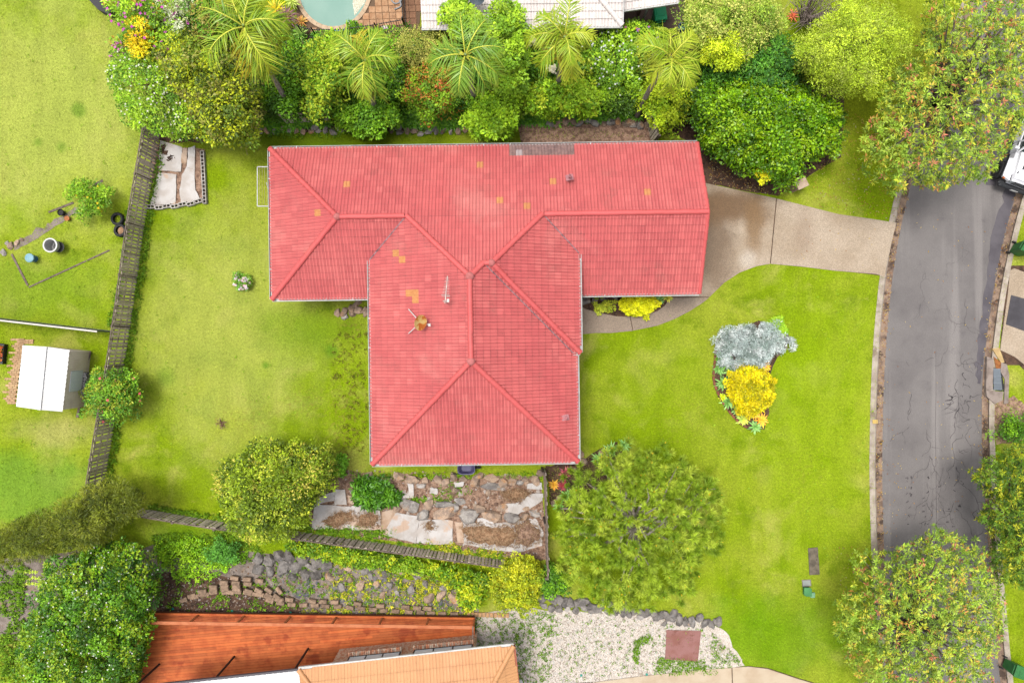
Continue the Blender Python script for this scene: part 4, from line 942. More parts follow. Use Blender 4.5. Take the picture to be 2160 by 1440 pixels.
rosette('dry_tuft', 'reddish dry plant tuft under the leafless grey shrub', 'plant', 1672, 34, .05, .45, 20, .06, 132, [(206, 120, 80), (190, 96, 70)])
# palms
PG = [(122, 160, 44), (150, 182, 60), (104, 146, 44), (170, 192, 70)]; PD = [(214, 196, 70), (196, 190, 76), (222, 190, 90)]
PG2 = [(166, 190, 56), (188, 202, 66), (140, 174, 48)]
palm('leaning palm at the far left with a pale trunk crossing the boundary', (630, 256), (527, 78), 6.2, 2.25, 17, 141, PG + PG2, PD)
palm('second palm from the left, fronds spread above the rounded lawn-edge shrub', (795, 240), (774, 146), 5.6, 1.76, 14, 142, PG, PD)
palm('middle palm with fine fronds beside the red-tipped bush', (1010, 238), (984, 130), 6.0, 1.93, 13, 143, [(118, 160, 66), (140, 178, 78), (100, 144, 56)], PD)
palm('fourth palm from the left, yellowish fronds in front of the pale roof', (1175, 205), (1188, 96), 6.0, 1.76, 16, 144, PG2, PD)
palm('rightmost palm of the row, yellow fronds by the carport', (1343, 246), (1402, 140), 5.6, 1.79, 14, 145, PG2, PD)
rosette('yucca', 'spiky yucca with a white flower head below the fourth palm', 'yucca', 1166, 158, 1.2, .85, 46, .05, 146, [(110, 150, 50), (90, 134, 46)], el1=-.3)
def flowerhead(label, px, py, z, n, seed):
    rng = np.random.default_rng(seed); c = np.array(P(px, py, z)); C = c + rng.normal(0, .09, (n, 3)); V, F, Cc = petals(C, np.full(n, .05), rng, n * 3, .07, [(250, 244, 214), (240, 230, 190)])
    t = thing('flower_spike', label, 'flower', (c[0], c[1], 0)); mesh_np('blossom', V, F, M_petal, t, col=Cc); MB().tube([(c[0], c[1], 0), tuple(c)], [.025, .015], 5).build('stem', M_bark, t)
flowerhead('cream flower head rising from the yucca', 1164, 146, 2.4, 26, 147)
flowerhead('cream flower head in front of the pale roof left of the fourth palm', 1122, 88, 3.0, 24, 148)
rosette('cordyline', 'dark purple spiky cordyline beside the pool coping', 'plant', 605, 37, .9, .75, 60, .06, 149, [(110, 78, 80), (136, 92, 92), (90, 66, 70)], el1=-.2)
rosette('cordyline', 'yellow-leaved clump left of the purple cordyline', 'plant', 583, 22, .5, .75, 50, .06, 150, [(226, 196, 50), (206, 186, 60), (160, 170, 60)], el1=-.1)
rosette('cordyline', 'pale green rosette at the top edge beside the pool', 'plant', 616, 4, .5, .5, 36, .06, 151, [(176, 190, 110), (150, 170, 90)], el1=-.1)
rosette('agave', 'blue-green agave by the dark pool fence corner', 'agave', 632, 70, .3, .55, 34, .08, 152, [(126, 160, 90), (146, 176, 106)])
rosette('agave', 'green agave between the first palm and the pool fence', 'agave', 600, 66, .3, .5, 30, .08, 153, [(128, 156, 64), (150, 176, 80)])
rosette('bromeliad', 'orange-brown bromeliad beside the terracotta pool pavers', 'plant', 636, 47, .1, .45, 26, .06, 154, [(204, 140, 90), (190, 156, 100)])
# low fern undergrowth in the belt
def undergrowth(name, label, areas, seed, R=.42):
    rng = np.random.default_rng(seed); parts = []
    for poly, n, cols in areas:
        for (x, y) in blue(np.array(poly, float), n, rng): parts.append(rosette_arrays(tuple(P(x, y, .05)), R * rng.uniform(.7, 1.3), 15, .085, rng, cols, 1.2, .3, .9))
    V, F, C = join(parts); o = mesh_np(name, V, F, M_gloss, col=C); tag(o, label, 'ferns', kind='stuff')
FG = [(86, 136, 34), (106, 156, 40), (70, 116, 34)]
undergrowth('undergrowth', 'strappy green ferns and clivias along the rock edging', [([(845, 232), (990, 232), (985, 268), (850, 266)], 120, FG), ([(540, 250), (680, 242), (700, 262), (560, 276)], 66, FG), ([(1050, 232), (1350, 222), (1350, 250), (1090, 262)], 90, FG), ([(560, 190), (860, 190), (860, 235), (560, 240)], 90, FG), ([(860, 140), (1340, 120), (1340, 220), (880, 230)], 120, FG), ([(1400, 160), (1700, 190), (1700, 240), (1420, 240)], 60, FG), ([(560, 70), (830, 70), (830, 130), (600, 150)], 50, FG)], 160)

# street trees with red new growth
STC = [(112, 142, 52), (134, 164, 60), (88, 114, 46), (150, 172, 78)]; STT = [(200, 202, 74), (194, 200, 70), (180, 192, 66), (188, 196, 72), (176, 188, 70), (208, 190, 86), (206, 128, 96), (210, 154, 92)]
plant('street_tree', 'large street tree with red and yellow new leaves hanging over the white vehicle', 'tree', [(1945, 10), (1990, -30), (2090, -50), (2200, -40), (2220, 60), (2190, 180), (2170, 240), (2144, 300), (2104, 336), (2080, 378), (2010, 380), (1970, 408), (1930, 392), (1890, 396), (1850, 380), (1816, 320), (1830, 260), (1862, 210), (1880, 160), (1930, 110), (1950, 60)], 2.6, 6.6, 950, 27, .155, .042, STC, .22, 171, tuft=True, tips=STT, tipf=.26, nl=60, trunk=.19, base=(1935, 245), fill=.38, flat=.6, group='street trees')
plant('street_tree', 'street tree with red new leaves covering the road at the bottom right', 'tree', [(1760, 1320), (1772, 1270), (1800, 1220), (1790, 1180), (1840, 1160), (1880, 1170), (1920, 1130), (1975, 1108), (2040, 1140), (2070, 1170), (2100, 1210), (2120, 1260), (2116, 1320), (2100, 1380), (2090, 1440), (2040, 1500), (1900, 1510), (1820, 1460), (1790, 1400)], 2.2, 5.8, 950, 27, .145, .040, STC, .21, 172, tuft=True, tips=STT, tipf=.22, nl=60, trunk=.17, base=(1880, 1290), fill=.38, flat=.6, group='street trees')
plant('street_tree', 'dark street tree with yellow tips on the right edge by the far kerb', 'tree', [(2050, 1010), (2080, 980), (2100, 950), (2150, 936), (2220, 950), (2240, 1100), (2220, 1240), (2160, 1250), (2110, 1220), (2080, 1180), (2096, 1140), (2074, 1090), (2084, 1050)], 1.6, 4.6, 520, 27, .145, .042, [(72, 104, 32), (92, 124, 38), (58, 84, 28), (112, 140, 46)], .22, 173, tuft=True, tips=[(180, 186, 50), (190, 190, 60)], tipf=.18, nl=24, trunk=.13, base=(2130, 1110), flat=.65, group='street trees')
# ornamental bed and front shrubs
def silverbush():
    plant('silver_bush', 'silver-leaved bush in the kidney-shaped front bed', 'shrub', [(1510, 728), (1524, 700), (1560, 688), (1596, 680), (1626, 688), (1650, 706), (1676, 714), (1660, 734), (1630, 748), (1610, 764), (1570, 774), (1530, 764), (1512, 746)], .2, 1.0, 150, 120, .11, .022, [(186, 196, 194), (166, 180, 176), (206, 212, 210), (136, 152, 144)], .20, 181, trunk=.03, nl=20, upb=.3)
silverbush()
plant('golden_shrub', 'bright yellow rounded shrub in the kidney-shaped front bed', 'shrub', blob(1582, 822, 46, 48, 12, 13, .06), .2, 1.15, 130, 120, .10, .05, Y_GOLD, .21, 182, trunk=.03, rag=.35, fill=.7)
plant('golden_shrub', 'clipped yellow-green ball shrub against the garage wing by the path', 'shrub', blob(1346, 641, 38, 21, 13, 12, .04), .15, .8, 80, 120, .09, .05, [(214, 214, 20), (196, 204, 24), (228, 222, 40)], .17, 183, trunk=.03, rag=.3, fill=.6)
plant('small_shrub', 'small sparse green bush on bare soil left of the clipped yellow ball', 'shrub', blob(1277, 648, 17, 13, 14), .08, .4, 18, 60, .08, .04, [(170, 180, 60), (140, 160, 50), (186, 190, 70)], .13, 184, trunk=.02)
AG = [(120, 166, 110), (140, 184, 126), (100, 146, 84)]; AO = [(232, 160, 60), (240, 180, 80), (214, 190, 70)]; AGR = [(96, 158, 40), (120, 178, 50), (84, 140, 44)]
for i, (px, py, R, cols, lb) in enumerate([(1520, 756, .40, AGR, 'green rosette plant at the upper left rim of the front bed'), (1534, 766, .42, AGR, 'green rosette plant under the silver bush'), (1516, 778, .36, AG, 'pale agave on the rim below the green rosettes'), (1540, 784, .40, AG, 'agave tucked against the left side of the golden shrub'),
                                      (1524, 808, .44, AG, 'largest agave on the left rim of the front bed'), (1536, 848, .44, AG, 'blue-green agave on the lower left rim of the front bed'), (1556, 864, .34, AG, 'small agave under the lower left of the golden shrub'), (1525, 838, .24, [(190, 200, 40), (170, 190, 40)], 'little yellow-green plant on the left rim of the front bed'),
                                      (1568, 868, .36, AO, 'orange bromeliad at the foot of the golden shrub'), (1590, 872, .36, AO, 'orange bromeliad below the golden shrub, further right'), (1606, 886, .38, AO, 'orange bromeliad at the lower right end of the front bed'), (1566, 884, .36, [(196, 206, 100), (170, 194, 110)], 'pale yellow-green rosette at the bottom of the front bed'),
                                      (1592, 900, .38, AG, 'agave at the very tip of the front bed'), (1612, 772, .38, AO, 'orange bromeliad between the silver bush and the golden shrub'), (1598, 768, .28, [(220, 190, 40), (196, 170, 50)], 'mustard plant between the silver bush and the golden shrub'), (1390, 632, .34, AG, 'pale agave right of the clipped yellow ball'), (1408, 626, .34, [(196, 186, 90), (150, 170, 70)], 'yellow striped rosette at the path corner by the garage wing')]):
    rosette('agave' if cols is AG else 'bromeliad', lb, 'plant', px, py, .06, R * 1.15, 28, .085, 300 + i, cols, 'rosette plants in the front garden')
undergrowth('grass_tuft', 'lime-green grassy tuft at the right end of the front bed', [([(1622, 682), (1646, 672), (1656, 700), (1640, 712), (1620, 698)], 22, [(110, 150, 20), (136, 170, 30)])], 161, .34)
for (px, py, R, cols, lb, cat) in ((1288, 948, .5, AG, 'pale agave at the house corner above the pine', 'agave'), (1318, 938, .45, AG, 'second agave above the pine, nearer the lawn', 'agave'), (1262, 966, .42, AG, 'agave between the house corner and the pine', 'agave'), (1195, 1045, .45, [(104, 160, 110), (126, 176, 120)], 'green agave left of the pine by the paling fence', 'agave'), (1178, 1066, .34, [(110, 170, 100), (126, 186, 120)], 'small agave beside the fence below the dark red cordyline', 'agave'),
                                   (1168, 1022, .34, [(196, 140, 60), (206, 160, 70)], 'orange bromeliad beside the fence at the house corner', 'plant'), (1192, 998, .42, [(150, 70, 80), (120, 56, 70), (176, 96, 96)], 'dark red cordyline at the house corner', 'plant'), (1186, 1024, .36, [(150, 60, 66), (120, 50, 60)], 'second dark red cordyline, nearer the pine', 'plant')):
    rosette('agave' if cat == 'agave' else 'cordyline', lb, cat, px, py, .12, R, 26, .08, int(px * 3 + py), cols, 'rosette plants in the front garden')
pine('large round-headed pine with long needle tufts on the front lawn', [(1180, 1020), (1210, 985), (1255, 965), (1300, 940), (1360, 945), (1420, 950), (1470, 985), (1510, 1000), (1524, 1060), (1530, 1110), (1520, 1165), (1490, 1180), (1470, 1215), (1458, 1250), (1400, 1268), (1330, 1288), (1270, 1282), (1230, 1240), (1178, 1222), (1180, 1150), (1176, 1080)], 1.0, 5.4, (1315, 1075), 190)
# back yard and side boundary
plant('backyard_tree', 'olive-green bushy tree with buff new leaves in the lower back yard', 'tree', [(456, 1030), (476, 990), (510, 960), (540, 936), (580, 942), (640, 930), (690, 950), (706, 990), (686, 1020), (660, 1060), (640, 1100), (600, 1132), (550, 1136), (500, 1116), (480, 1090), (484, 1060)], 1.0, 4.2, 260, 110, .12, .06, [(118, 142, 30), (138, 160, 38), (94, 116, 26), (76, 96, 26)], .45, 191, tips=[(206, 196, 100), (190, 200, 80), (196, 204, 76)], tipf=.16, nl=14, trunk=.1)
plant('crepe_myrtle', 'loose pink-flowered shrub growing through the left paling fence', 'shrub', [(182, 830), (200, 780), (240, 776), (282, 790), (300, 830), (286, 866), (250, 890), (212, 880), (188, 862)], .5, 2.0, 90, 70, .11, .055, [(92, 138, 40), (116, 158, 44), (74, 118, 38), (140, 150, 50)], .32, 192, flower=(12, .09, [(236, 120, 120), (226, 100, 104)]), nl=16, trunk=.05)
plant('citrus_tree', 'small citrus tree with yellow fruit on the left lawn', 'tree', blob(195, 424, 42, 42, 22, 11, .25), .3, 1.5, 44, 44, .12, .055, [(112, 156, 30), (138, 176, 40), (90, 132, 28)], .3, 193, flower=(14, .07, [(246, 210, 40)]), nl=10, trunk=.05)
plant('juniper', 'spreading dark olive conifer across the lower left fence corner', 'conifer', [(-40, 1150), (0, 1120), (60, 1100), (130, 1066), (190, 1034), (240, 1016), (290, 1036), (302, 1062), (280, 1090), (230, 1120), (180, 1140), (120, 1160), (40, 1176), (-40, 1180)], .7, 3.8, 150, 230, .15, .022, [(88, 100, 26), (108, 118, 32), (68, 80, 22), (126, 132, 44)], .42, 194, nl=20, trunk=.1, dome=.45, spread=.35, fill=.15)
plant('gardenia', 'very large glossy shrub dotted with white flowers at the bottom left', 'shrub', [(30, 1440), (40, 1380), (70, 1310), (80, 1260), (110, 1210), (140, 1170), (200, 1150), (280, 1150), (330, 1170), (336, 1220), (330, 1280), (310, 1340), (300, 1400), (280, 1470), (150, 1500), (40, 1490)], .6, 3.4, 330, 120, .12, .07, [(84, 128, 26), (104, 148, 30), (62, 104, 26), (52, 90, 30)], .40, 195, mat=M_gloss, tips=[(142, 170, 40), (132, 160, 36)], tipf=.24, flower=(300, .045, [(250, 250, 240)]), nl=14)
plant('yellow_hedge', 'yellow-leaved bush straddling the boundary below the rock garden', 'shrub', [(1040, 1240), (1052, 1206), (1074, 1186), (1110, 1180), (1136, 1194), (1142, 1230), (1132, 1266), (1104, 1286), (1070, 1280), (1050, 1262)], .3, 1.9, 100, 110, .10, .06, [(164, 172, 30), (146, 160, 30), (120, 138, 28), (182, 182, 44)], .30, 196)
plant('creeper', 'green and yellow creeper mass behind the lower paling fence', 'shrub', [(620, 1136), (700, 1150), (800, 1166), (900, 1186), (1000, 1206), (1040, 1220), (1010, 1290), (985, 1280), (960, 1226), (880, 1206), (780, 1194), (700, 1180), (640, 1166), (596, 1150)], .2, .9, 170, 60, .12, .07, [(104, 140, 26), (130, 160, 34), (170, 178, 36), (80, 116, 26)], .24, 197, trunk=.02, nl=20)
plant('leafy_shrub', 'green bush between the yellow hedge and the pine', 'shrub', blob(1165, 1225, 24, 30, 24), .2, 1.4, 40, 80, .11, .06, G_DEEP, .28, 198)
plant('agapanthus', 'broad-leaved green clump at the top of the rock garden', 'plant', [(752, 1040), (766, 1012), (790, 1016), (830, 1036), (834, 1052), (800, 1062), (766, 1064)], .1, .6, 60, 40, .24, .08, [(66, 112, 28), (86, 134, 34), (52, 92, 28)], .22, 199, trunk=.02, mat=M_gloss)
plant('leafy_shrub', 'small leafy bush beside the bushy tree above the rock garden', 'shrub', blob(718, 980, 13, 16, 26), .1, .7, 22, 60, .12, .07, [(120, 176, 50), (100, 150, 40)], .18, 200, trunk=.02)
plant('flower_clump', 'pink and white flower clump alone on the back lawn', 'plant', blob(511, 592, 16, 18, 27), .08, .45, 22, 34, .1, .05, [(120, 160, 60), (96, 140, 60)], .16, 201, trunk=.02, flower=(36, .085, [(246, 230, 236), (240, 176, 196), (250, 250, 250)]))
twigs('dead_plant', 'dead brown twiggy plant on the lower back lawn', 'plant', 468, 892, .34, .25, 202, pmat('dry_stem', (190, 152, 124), (160, 124, 100), 8), 12)
plant('leafy_shrub', 'low green shrub at the edge of the bottom neighbour garden by the conifer', 'shrub', blob(470, 1165, 30, 22, 28), .1, .8, 34, 60, .10, .05, [(90, 146, 60), (76, 128, 56)], .24, 203, trunk=.02)
plant('ground_cover', 'bright weedy ground cover beside the block retaining wall', 'plant', [(340, 1150), (420, 1140), (500, 1170), (470, 1206), (400, 1224), (350, 1206)], .05, .3, 120, 40, .09, .05, [(126, 172, 30), (150, 190, 40), (104, 150, 30)], .18, 204, trunk=0, fill=.1)
plant('leafy_shrub', 'green shrub at the right edge beside the drain', 'shrub', blob(2150, 905, 40, 30, 30), .1, 1.0, 40, 60, .1, .05, G_DEEP, .28, 205, trunk=.02)

# tangled filler shrubs between the named ones of the belt
FILL = [((585, 215), 34, 26, 'dark filler shrub at the foot of the leaning palm'), ((690, 215), 36, 26, 'dark filler shrub behind the fence section glimpsed in the belt'), ((870, 110), 40, 24, 'shaded shrub between the olive bush and the second palm'), ((905, 205), 40, 24, 'green shrub under the red-tipped bush'), ((1060, 225), 40, 24, 'leafy green shrub beside the bright shrub that reaches the roof'),
        ((1230, 130), 44, 34, 'dark shrub right under the fourth palm'), ((1300, 215), 40, 20, 'green shrub above the grey stone row by the gate'), ((1350, 130), 36, 30, 'shaded green shrub left of the rightmost palm'), ((1450, 160), 40, 36, 'deep green shrub between the rightmost palm and the big hedge'), ((1425, 215), 30, 26, 'green shrub beside the spilling yellow-green one'), ((470, 40), 44, 40, 'shaded shrub above the dense dark tree'), ((640, 150), 30, 36, 'dark shrub left of the fresh green column'), ((820, 170), 30, 40, 'dark green shrub right of the second palm'), ((930, 90), 36, 30, 'green shrub below the pool fence end'), ((1590, 40), 44, 34, 'shaded green shrub behind the grey-green tree'), ((1690, 130), 36, 34, 'deep green shrub at the left foot of the lime-green tree')]
for i, ((x, y), rx, ry, lb) in enumerate(FILL):
    plant('leafy_shrub', lb, 'shrub', blob(x, y, rx, ry, 500 + i, 12, .2), .3, 1.6 + .25 * (i % 4), 44, 80, .10 + .02 * (i % 3), .05 + .012 * (i % 3), [[(70, 100, 26), (90, 122, 30), (52, 80, 24)], [(96, 120, 36), (116, 140, 44), (74, 96, 32)], [(84, 122, 30), (110, 150, 36), (64, 96, 28)]][i % 3], .4, 520 + i, group=BELT, tips=[(168, 180, 50)] if i % 2 else None, tipf=.2, nl=6, trunk=.05)
# ------------------------------------------------------------------ fences
def fence(label, line, h, pitch=.165, pw=.125, cat='fence', lean=0.0, seed=1, rail_out=1, group='weathered paling fences', skip=()):
    """line: pixel points on the ground; palings on one side, two rails and posts behind"""
    rng = np.random.default_rng(seed); pts = [P(x, y, 0) for x, y in line]; t = thing('paling_fence', label, cat, pts[0], group)
    me = {}
    d0 = 0; acc = 0
    for si in range(len(pts) - 1):
        a, b = pts[si], pts[si + 1]; d = b - a; l = d.length; dn = d / l; out = Vector((dn.y, -dn.x, 0)) * rail_out; ang = math.atan2(dn.y, dn.x)
        n = int(l / pitch)
        for i in range(n):
            s = (i + .5) / n * l; p = a + dn * s
            if any(abs((p - P(x, y)).length) < r for x, y, r in skip): continue
            k = int(rng.integers(0, 6)); hh = h + (k - 3) * .012
            if k not in me:
                m = MB().box((0, 0, hh / 2), (pw * (.9 + .04 * k), .018, hh)); o = m.build('paling', M_wood, t); me[k] = o.data; bpy.data.objects.remove(o)
            off = .012 if (i % 2) else -.012
            M = Matrix.Translation(p + Vector((rng.normal() * .006, rng.normal() * .006, .0)) + out * off) @ Matrix.Rotation(ang + rng.normal() * .03, 4, 'Z') @ Matrix.Rotation(rng.normal() * .014, 4, 'Y') @ Matrix.Rotation(lean + rng.normal() * .012, 4, 'X')
            link('paling', me[k], t, M)
        for z in (.28, h * .55, h - .18):
            MB().beam(a + out * .05 + Vector((0, 0, z)), b + out * .05 + Vector((0, 0, z)), .045, .075).build('rail', M_woodpost, t)
        m = max(1, round(l / 2.4))
        for i in range(m + (si == len(pts) - 2)):
            p = a + d * (i / m) + out * .12; MB().box(p + Vector((0, 0, h / 2 - .1)), (.1, .1, h), rz=ang).build('post', M_woodpost, t)
        MB().beam(a + out * .03 + Vector((0, 0, h + .03)), b + out * .03 + Vector((0, 0, h + .03)), .05, .03).build('capping', M_woodpost, t)
    return t
fence('long grey weathered paling fence along the left side of the back yard', [(338, 282), (304, 480), (275, 690), (262, 772), (230, 960), (214, 1060)], 1.5, rail_out=1, seed=2)
fence('grey paling fence along the bottom of the back yard and rock garden', [(300, 1072), (470, 1100), (640, 1122), (860, 1152), (1066, 1180)], 1.15, rail_out=1, seed=3)
fence('dark paling fence between the rock garden and the pine, seen edge on', [(1148, 986), (1152, 1090), (1154, 1200)], 1.5, rail_out=1, seed=4)
fence('short grey fence section glimpsed between the back boundary shrubs', [(606, 262), (700, 256)], 1.4, rail_out=-1, seed=5)
fence('narrow side gate of slanted palings at the garage corner', [(1362, 246), (1374, 304)], 1.5, pitch=.15, rail_out=-1, seed=6)
fence('dark timber fence stub behind the conifer at the lower left', [(160, 1160), (215, 1142)], 1.2, rail_out=1, seed=7)
# steel sheet fence of the left neighbours
M_steel = pmat('dark_green_sheet', (88, 100, 92), (70, 82, 76), 3, rough=.5)
M_cap = pmat('pale_capping', (236, 230, 220), rough=.5)
a, b = P(-60, 665, 0), P(245, 700, 0); t = thing('steel_fence', 'dark sheet-steel fence with a pale capping between the two left lawns', 'fence', a)
d = b - a; n = int(d.length / .8)
for i in range(n):
    p, q = a + d * (i / n), a + d * ((i + .985) / n); mb = MB(); dn = d.normalized(); sd = Vector((-dn.y, dn.x, 0)); pr = []
    for k in range(9): w = p.lerp(q, k / 8); pr.append(w + sd * (.02 if k % 2 else -.02))
    V = [tuple(x) for x in pr] + [tuple(x + Vector((0, 0, 1.55))) for x in pr]; mb.raw(V, [[k, k + 1, k + 10, k + 9] for k in range(8)]); mb.build('sheet', M_steel, t)
    if i % 3 == 0: MB().box(p + Vector((0, 0, .78)), (.06, .06, 1.56), rz=math.atan2(d.y, d.x)).build('post', M_steel, t)
MB().beam(a + Vector((0, 0, 1.57)), b + Vector((0, 0, 1.57)), .075, .04).build('capping', M_cap, t)
MB().beam(a + Vector((0, 0, .06)), b + Vector((0, 0, .06)), .07, .06).build('bottom_rail', M_steel, t)

# ------------------------------------------------------------------ rocks
def rock_mesh(rx, ry, rz, rng, mat, npt=26):
    bm = bmesh.new(); p = rng.normal(size=(npt, 3)); p = nrm(p) * np.array([rx, ry, rz]) * rng.uniform(.78, 1.08, (npt, 1)); p[:, 2] = np.maximum(p[:, 2], -rz * .45)
    for q in p: bm.verts.new(q)
    r = bmesh.ops.convex_hull(bm, input=bm.verts); bmesh.ops.delete(bm, geom=[v for v in r['geom_interior'] if isinstance(v, bmesh.types.BMVert)], context='VERTS')
    bm.normal_update(); me = bpy.data.meshes.new('stone'); bm.to_mesh(me); bm.free(); me.materials.append(mat); return me
def rocks(rootname, label, cat, spots, seed, group=None, name='stone'):
    rng = np.random.default_rng(seed); c = P(*spots[0][:2], 0); t = thing(rootname, label, cat, c, group)
    for (px, py, rx, ry, mat, *rest) in spots:
        rot = rest[0] if rest else rng.uniform(0, 3.1); k = 1 / 42.0; z = rest[1] if len(rest) > 1 else .0
        rx, ry = rx * 1.14, ry * 1.14; me = rock_mesh(rx * k, ry * k, max(.09, min(rx, ry) * k * .75), rng, mat, 22); p = P(px, py, z + min(rx, ry) * k * .28)
        link(name, me, t, Matrix.Translation(p) @ Matrix.Rotation(-rot, 4, 'Z'))
    return t
T_, Gk, Dk = M_rocktan, M_rockgrey, M_rockdark
rr = np.random.default_rng(40)
# rock garden tiers below the house
rocks('rock_wall', 'upper tier of tan boulders along the grass below the house', 'rock wall', [(777, 1002, 12, 8, T_), (842, 1004, 14, 9, T_), (870, 1011, 16, 11, T_, .1), (898, 1014, 9, 7, T_), (925, 1011, 11, 8, T_), (940, 1016, 10, 9, T_), (958, 1006, 13, 9, T_), (978, 1010, 10, 7, T_), (1003, 1018, 12, 12, T_), (1008, 1004, 14, 7, T_), (1037, 1008, 15, 9, T_, .1),
       (1062, 1018, 10, 10, T_), (1080, 1016, 10, 8, T_), (1096, 1019, 9, 6, Gk), (1106, 1010, 8, 7, T_), (1130, 1012, 15, 9, T_), (960, 1014, 8, 5, T_), (890, 1024, 10, 5, M_paper), (1112, 1018, 6, 5, T_), (1140, 996, 8, 9, T_), (981, 1032, 7, 8, T_), (960, 1034, 10, 7, T_), (1034, 1026, 22, 9, Gk, .05), (1030, 1036, 10, 6, T_)], 41)
rocks('rock_wall', 'lower tier of large grey and brown boulders across the rock garden', 'rock wall', [(837, 1070, 11, 9, T_), (865, 1066, 24, 14, Gk, .55), (892, 1086, 16, 13, Gk, -.4), (903, 1064, 15, 9, T_), (935, 1064, 24, 9, Gk, .1), (960, 1070, 12, 9, Gk), (938, 1080, 26, 14, T_, -.25), (986, 1086, 22, 17, Gk, -.3), (1013, 1075, 13, 10, T_), (1036, 1090, 22, 13, T_, .3), (1060, 1070, 12, 8, T_), (1080, 1092, 19, 11, Gk, .25), (1108, 1088, 12, 8, T_), (1128, 1082, 14, 7, Gk), (1108, 1072, 10, 6, T_), (970, 1056, 12, 8, Gk)], 42)
# sheets of cardboard and heaps of clippings smothering the weeds
def sheet(label, poly, seed, mat, z=.05, group='cardboard sheets in the garden beds', cut=.6):
    rng = np.random.default_rng(seed); q = ragged(poly, cut, rng, 4); q = w2(q, z); n = len(q); cx = sum(a for a, b in q) / n; cy = sum(b for a, b in q) / n
    bm = bmesh.new(); vs = [bm.verts.new((x, y, z + rng.normal() * .012)) for x, y in q]; f = bm.faces.new(vs); bmesh.ops.triangulate(bm, faces=[f]); bmesh.ops.subdivide_edges(bm, edges=bm.edges, cuts=2, use_grid_fill=True)
    for v in bm.verts: v.co.z += .018 * math.sin(v.co.x * 4.1 + seed) * math.cos(v.co.y * 3.7) + rng.normal() * .004
    bm.normal_update()
    if sum(f.normal.z for f in bm.faces) < 0: bmesh.ops.reverse_faces(bm, faces=bm.faces)
    ex = bmesh.ops.extrude_face_region(bm, geom=bm.faces[:]); bmesh.ops.translate(bm, verts=[v for v in ex['geom'] if isinstance(v, bmesh.types.BMVert)], vec=(0, 0, .015))
    V = np.array([v.co[:] for v in bm.verts]); F = [[v.index for v in f.verts] for f in bm.faces]; bm.verts.index_update(); F = [[v.index for v in f.verts] for f in bm.faces]; bm.free()
    o = mesh_np('cardboard_sheet', V, F, mat); return tag(o, label, 'cardboard', group)
def heap(label, poly, hgt, seed, mat=None, z=.07, n=900, name='clippings_heap', cat='heap'):
    rng = np.random.default_rng(seed); poly = np.array(ragged(poly, 2.6, rng, 6)); pts = np.vstack([poly, sample(poly, 160, rng)]); d = edge_dist(pts, poly); dm = max(1e-6, d.max()); d[:len(poly)] = 0
    zz = z + hgt * (1 - (1 - d / dm) ** 2) * (.7 + .6 * rng.random(len(pts))); W = PA(pts, zz); bm = bmesh.new(); vs = [bm.verts.new(w) for w in W]
    from mathutils.geometry import delaunay_2d_cdt
    co, ed, fa, *_ = delaunay_2d_cdt([Vector((w[0], w[1])) for w in W], [(i, (i + 1) % len(poly)) for i in range(len(poly))], [], 1, 1e-5)
    bm.free(); key = {(round(w[0], 4), round(w[1], 4)): w[2] for w in W}
    V = [(c.x, c.y, key.get((round(c.x, 4), round(c.y, 4)), z)) for c in co]
    o = mesh_np(name, np.array(V), [list(f) for f in fa], mat or M_compost)
    tag(o, label, cat, 'heaps of clippings on the cardboard'); return o
sheet('white cardboard sheet with two clipping heaps at the left end of the rock garden', [(664, 1062), (738, 1068), (745, 1066), (742, 1112), (700, 1116), (658, 1114)], 51, M_paper)
sheet('white cardboard sheet overlapping the leftmost one to its right', [(742, 1066), (770, 1064), (800, 1066), (804, 1116), (742, 1118)], 52, M_paper, .075)
sheet('tan cardboard offcut between the two groups of white sheets', [(806, 1080), (826, 1072), (840, 1082), (812, 1124), (802, 1120)], 53, M_cream, .06)
sheet('slanted white cardboard sheet in the middle of the rock garden', [(836, 1080), (884, 1088), (878, 1144), (840, 1136), (808, 1126)], 54, M_paper, .08)
sheet('stained white cardboard sheet right of the slanted one', [(884, 1094), (955, 1096), (954, 1146), (920, 1148), (877, 1144)], 55, M_paper, .06)
sheet('cream cardboard strip left of the long clipping heap', [(960, 1100), (976, 1100), (980, 1146), (964, 1142)], 56, M_cream, .06)
sheet('long white cardboard sheet under the big clipping heap at the right', [(976, 1098), (1010, 1104), (1080, 1100), (1130, 1092), (1146, 1120), (1144, 1150), (1096, 1164), (1040, 1160), (978, 1148)], 57, M_paper, .05)
sheet('small white cardboard piece folded against the left boulders', [(704, 1032), (728, 1032), (732, 1064), (706, 1064)], 58, M_paper, .09)
sheet('grey cardboard flap beside the broad-leaved clump', [(734, 1042), (756, 1056), (750, 1064), (734, 1060)], 59, M_cream, .1)
sheet('narrow white cardboard strip standing above the grey boulders', [(860, 1018), (872, 1018), (872, 1050), (850, 1050), (848, 1042), (862, 1040)], 60, M_paper, .1)
sheet('square white cardboard scrap on the mulch in the middle', [(908, 1028), (924, 1030), (922, 1042), (906, 1040)], 61, M_paper, .1)
sheet('white cardboard scrap under the upper boulders', [(958, 1018), (980, 1016), (976, 1026), (960, 1026)], 62, M_paper, .12)
sheet('white cardboard sheet by the edge-on fence, uppermost of the right corner', [(1110, 1020), (1142, 1016), (1144, 1032), (1112, 1030)], 63, M_paper, .12)
sheet('torn white cardboard sheet in the right corner of the rock garden', [(1064, 1062), (1100, 1058), (1120, 1040), (1146, 1040), (1144, 1054), (1112, 1076), (1086, 1084), (1066, 1080)], 64, M_paper, .1)
sheet('small white cardboard patch wedged between the lower boulders', [(1008, 1092), (1040, 1094), (1044, 1110), (1006, 1108)], 65, M_paper, .16)
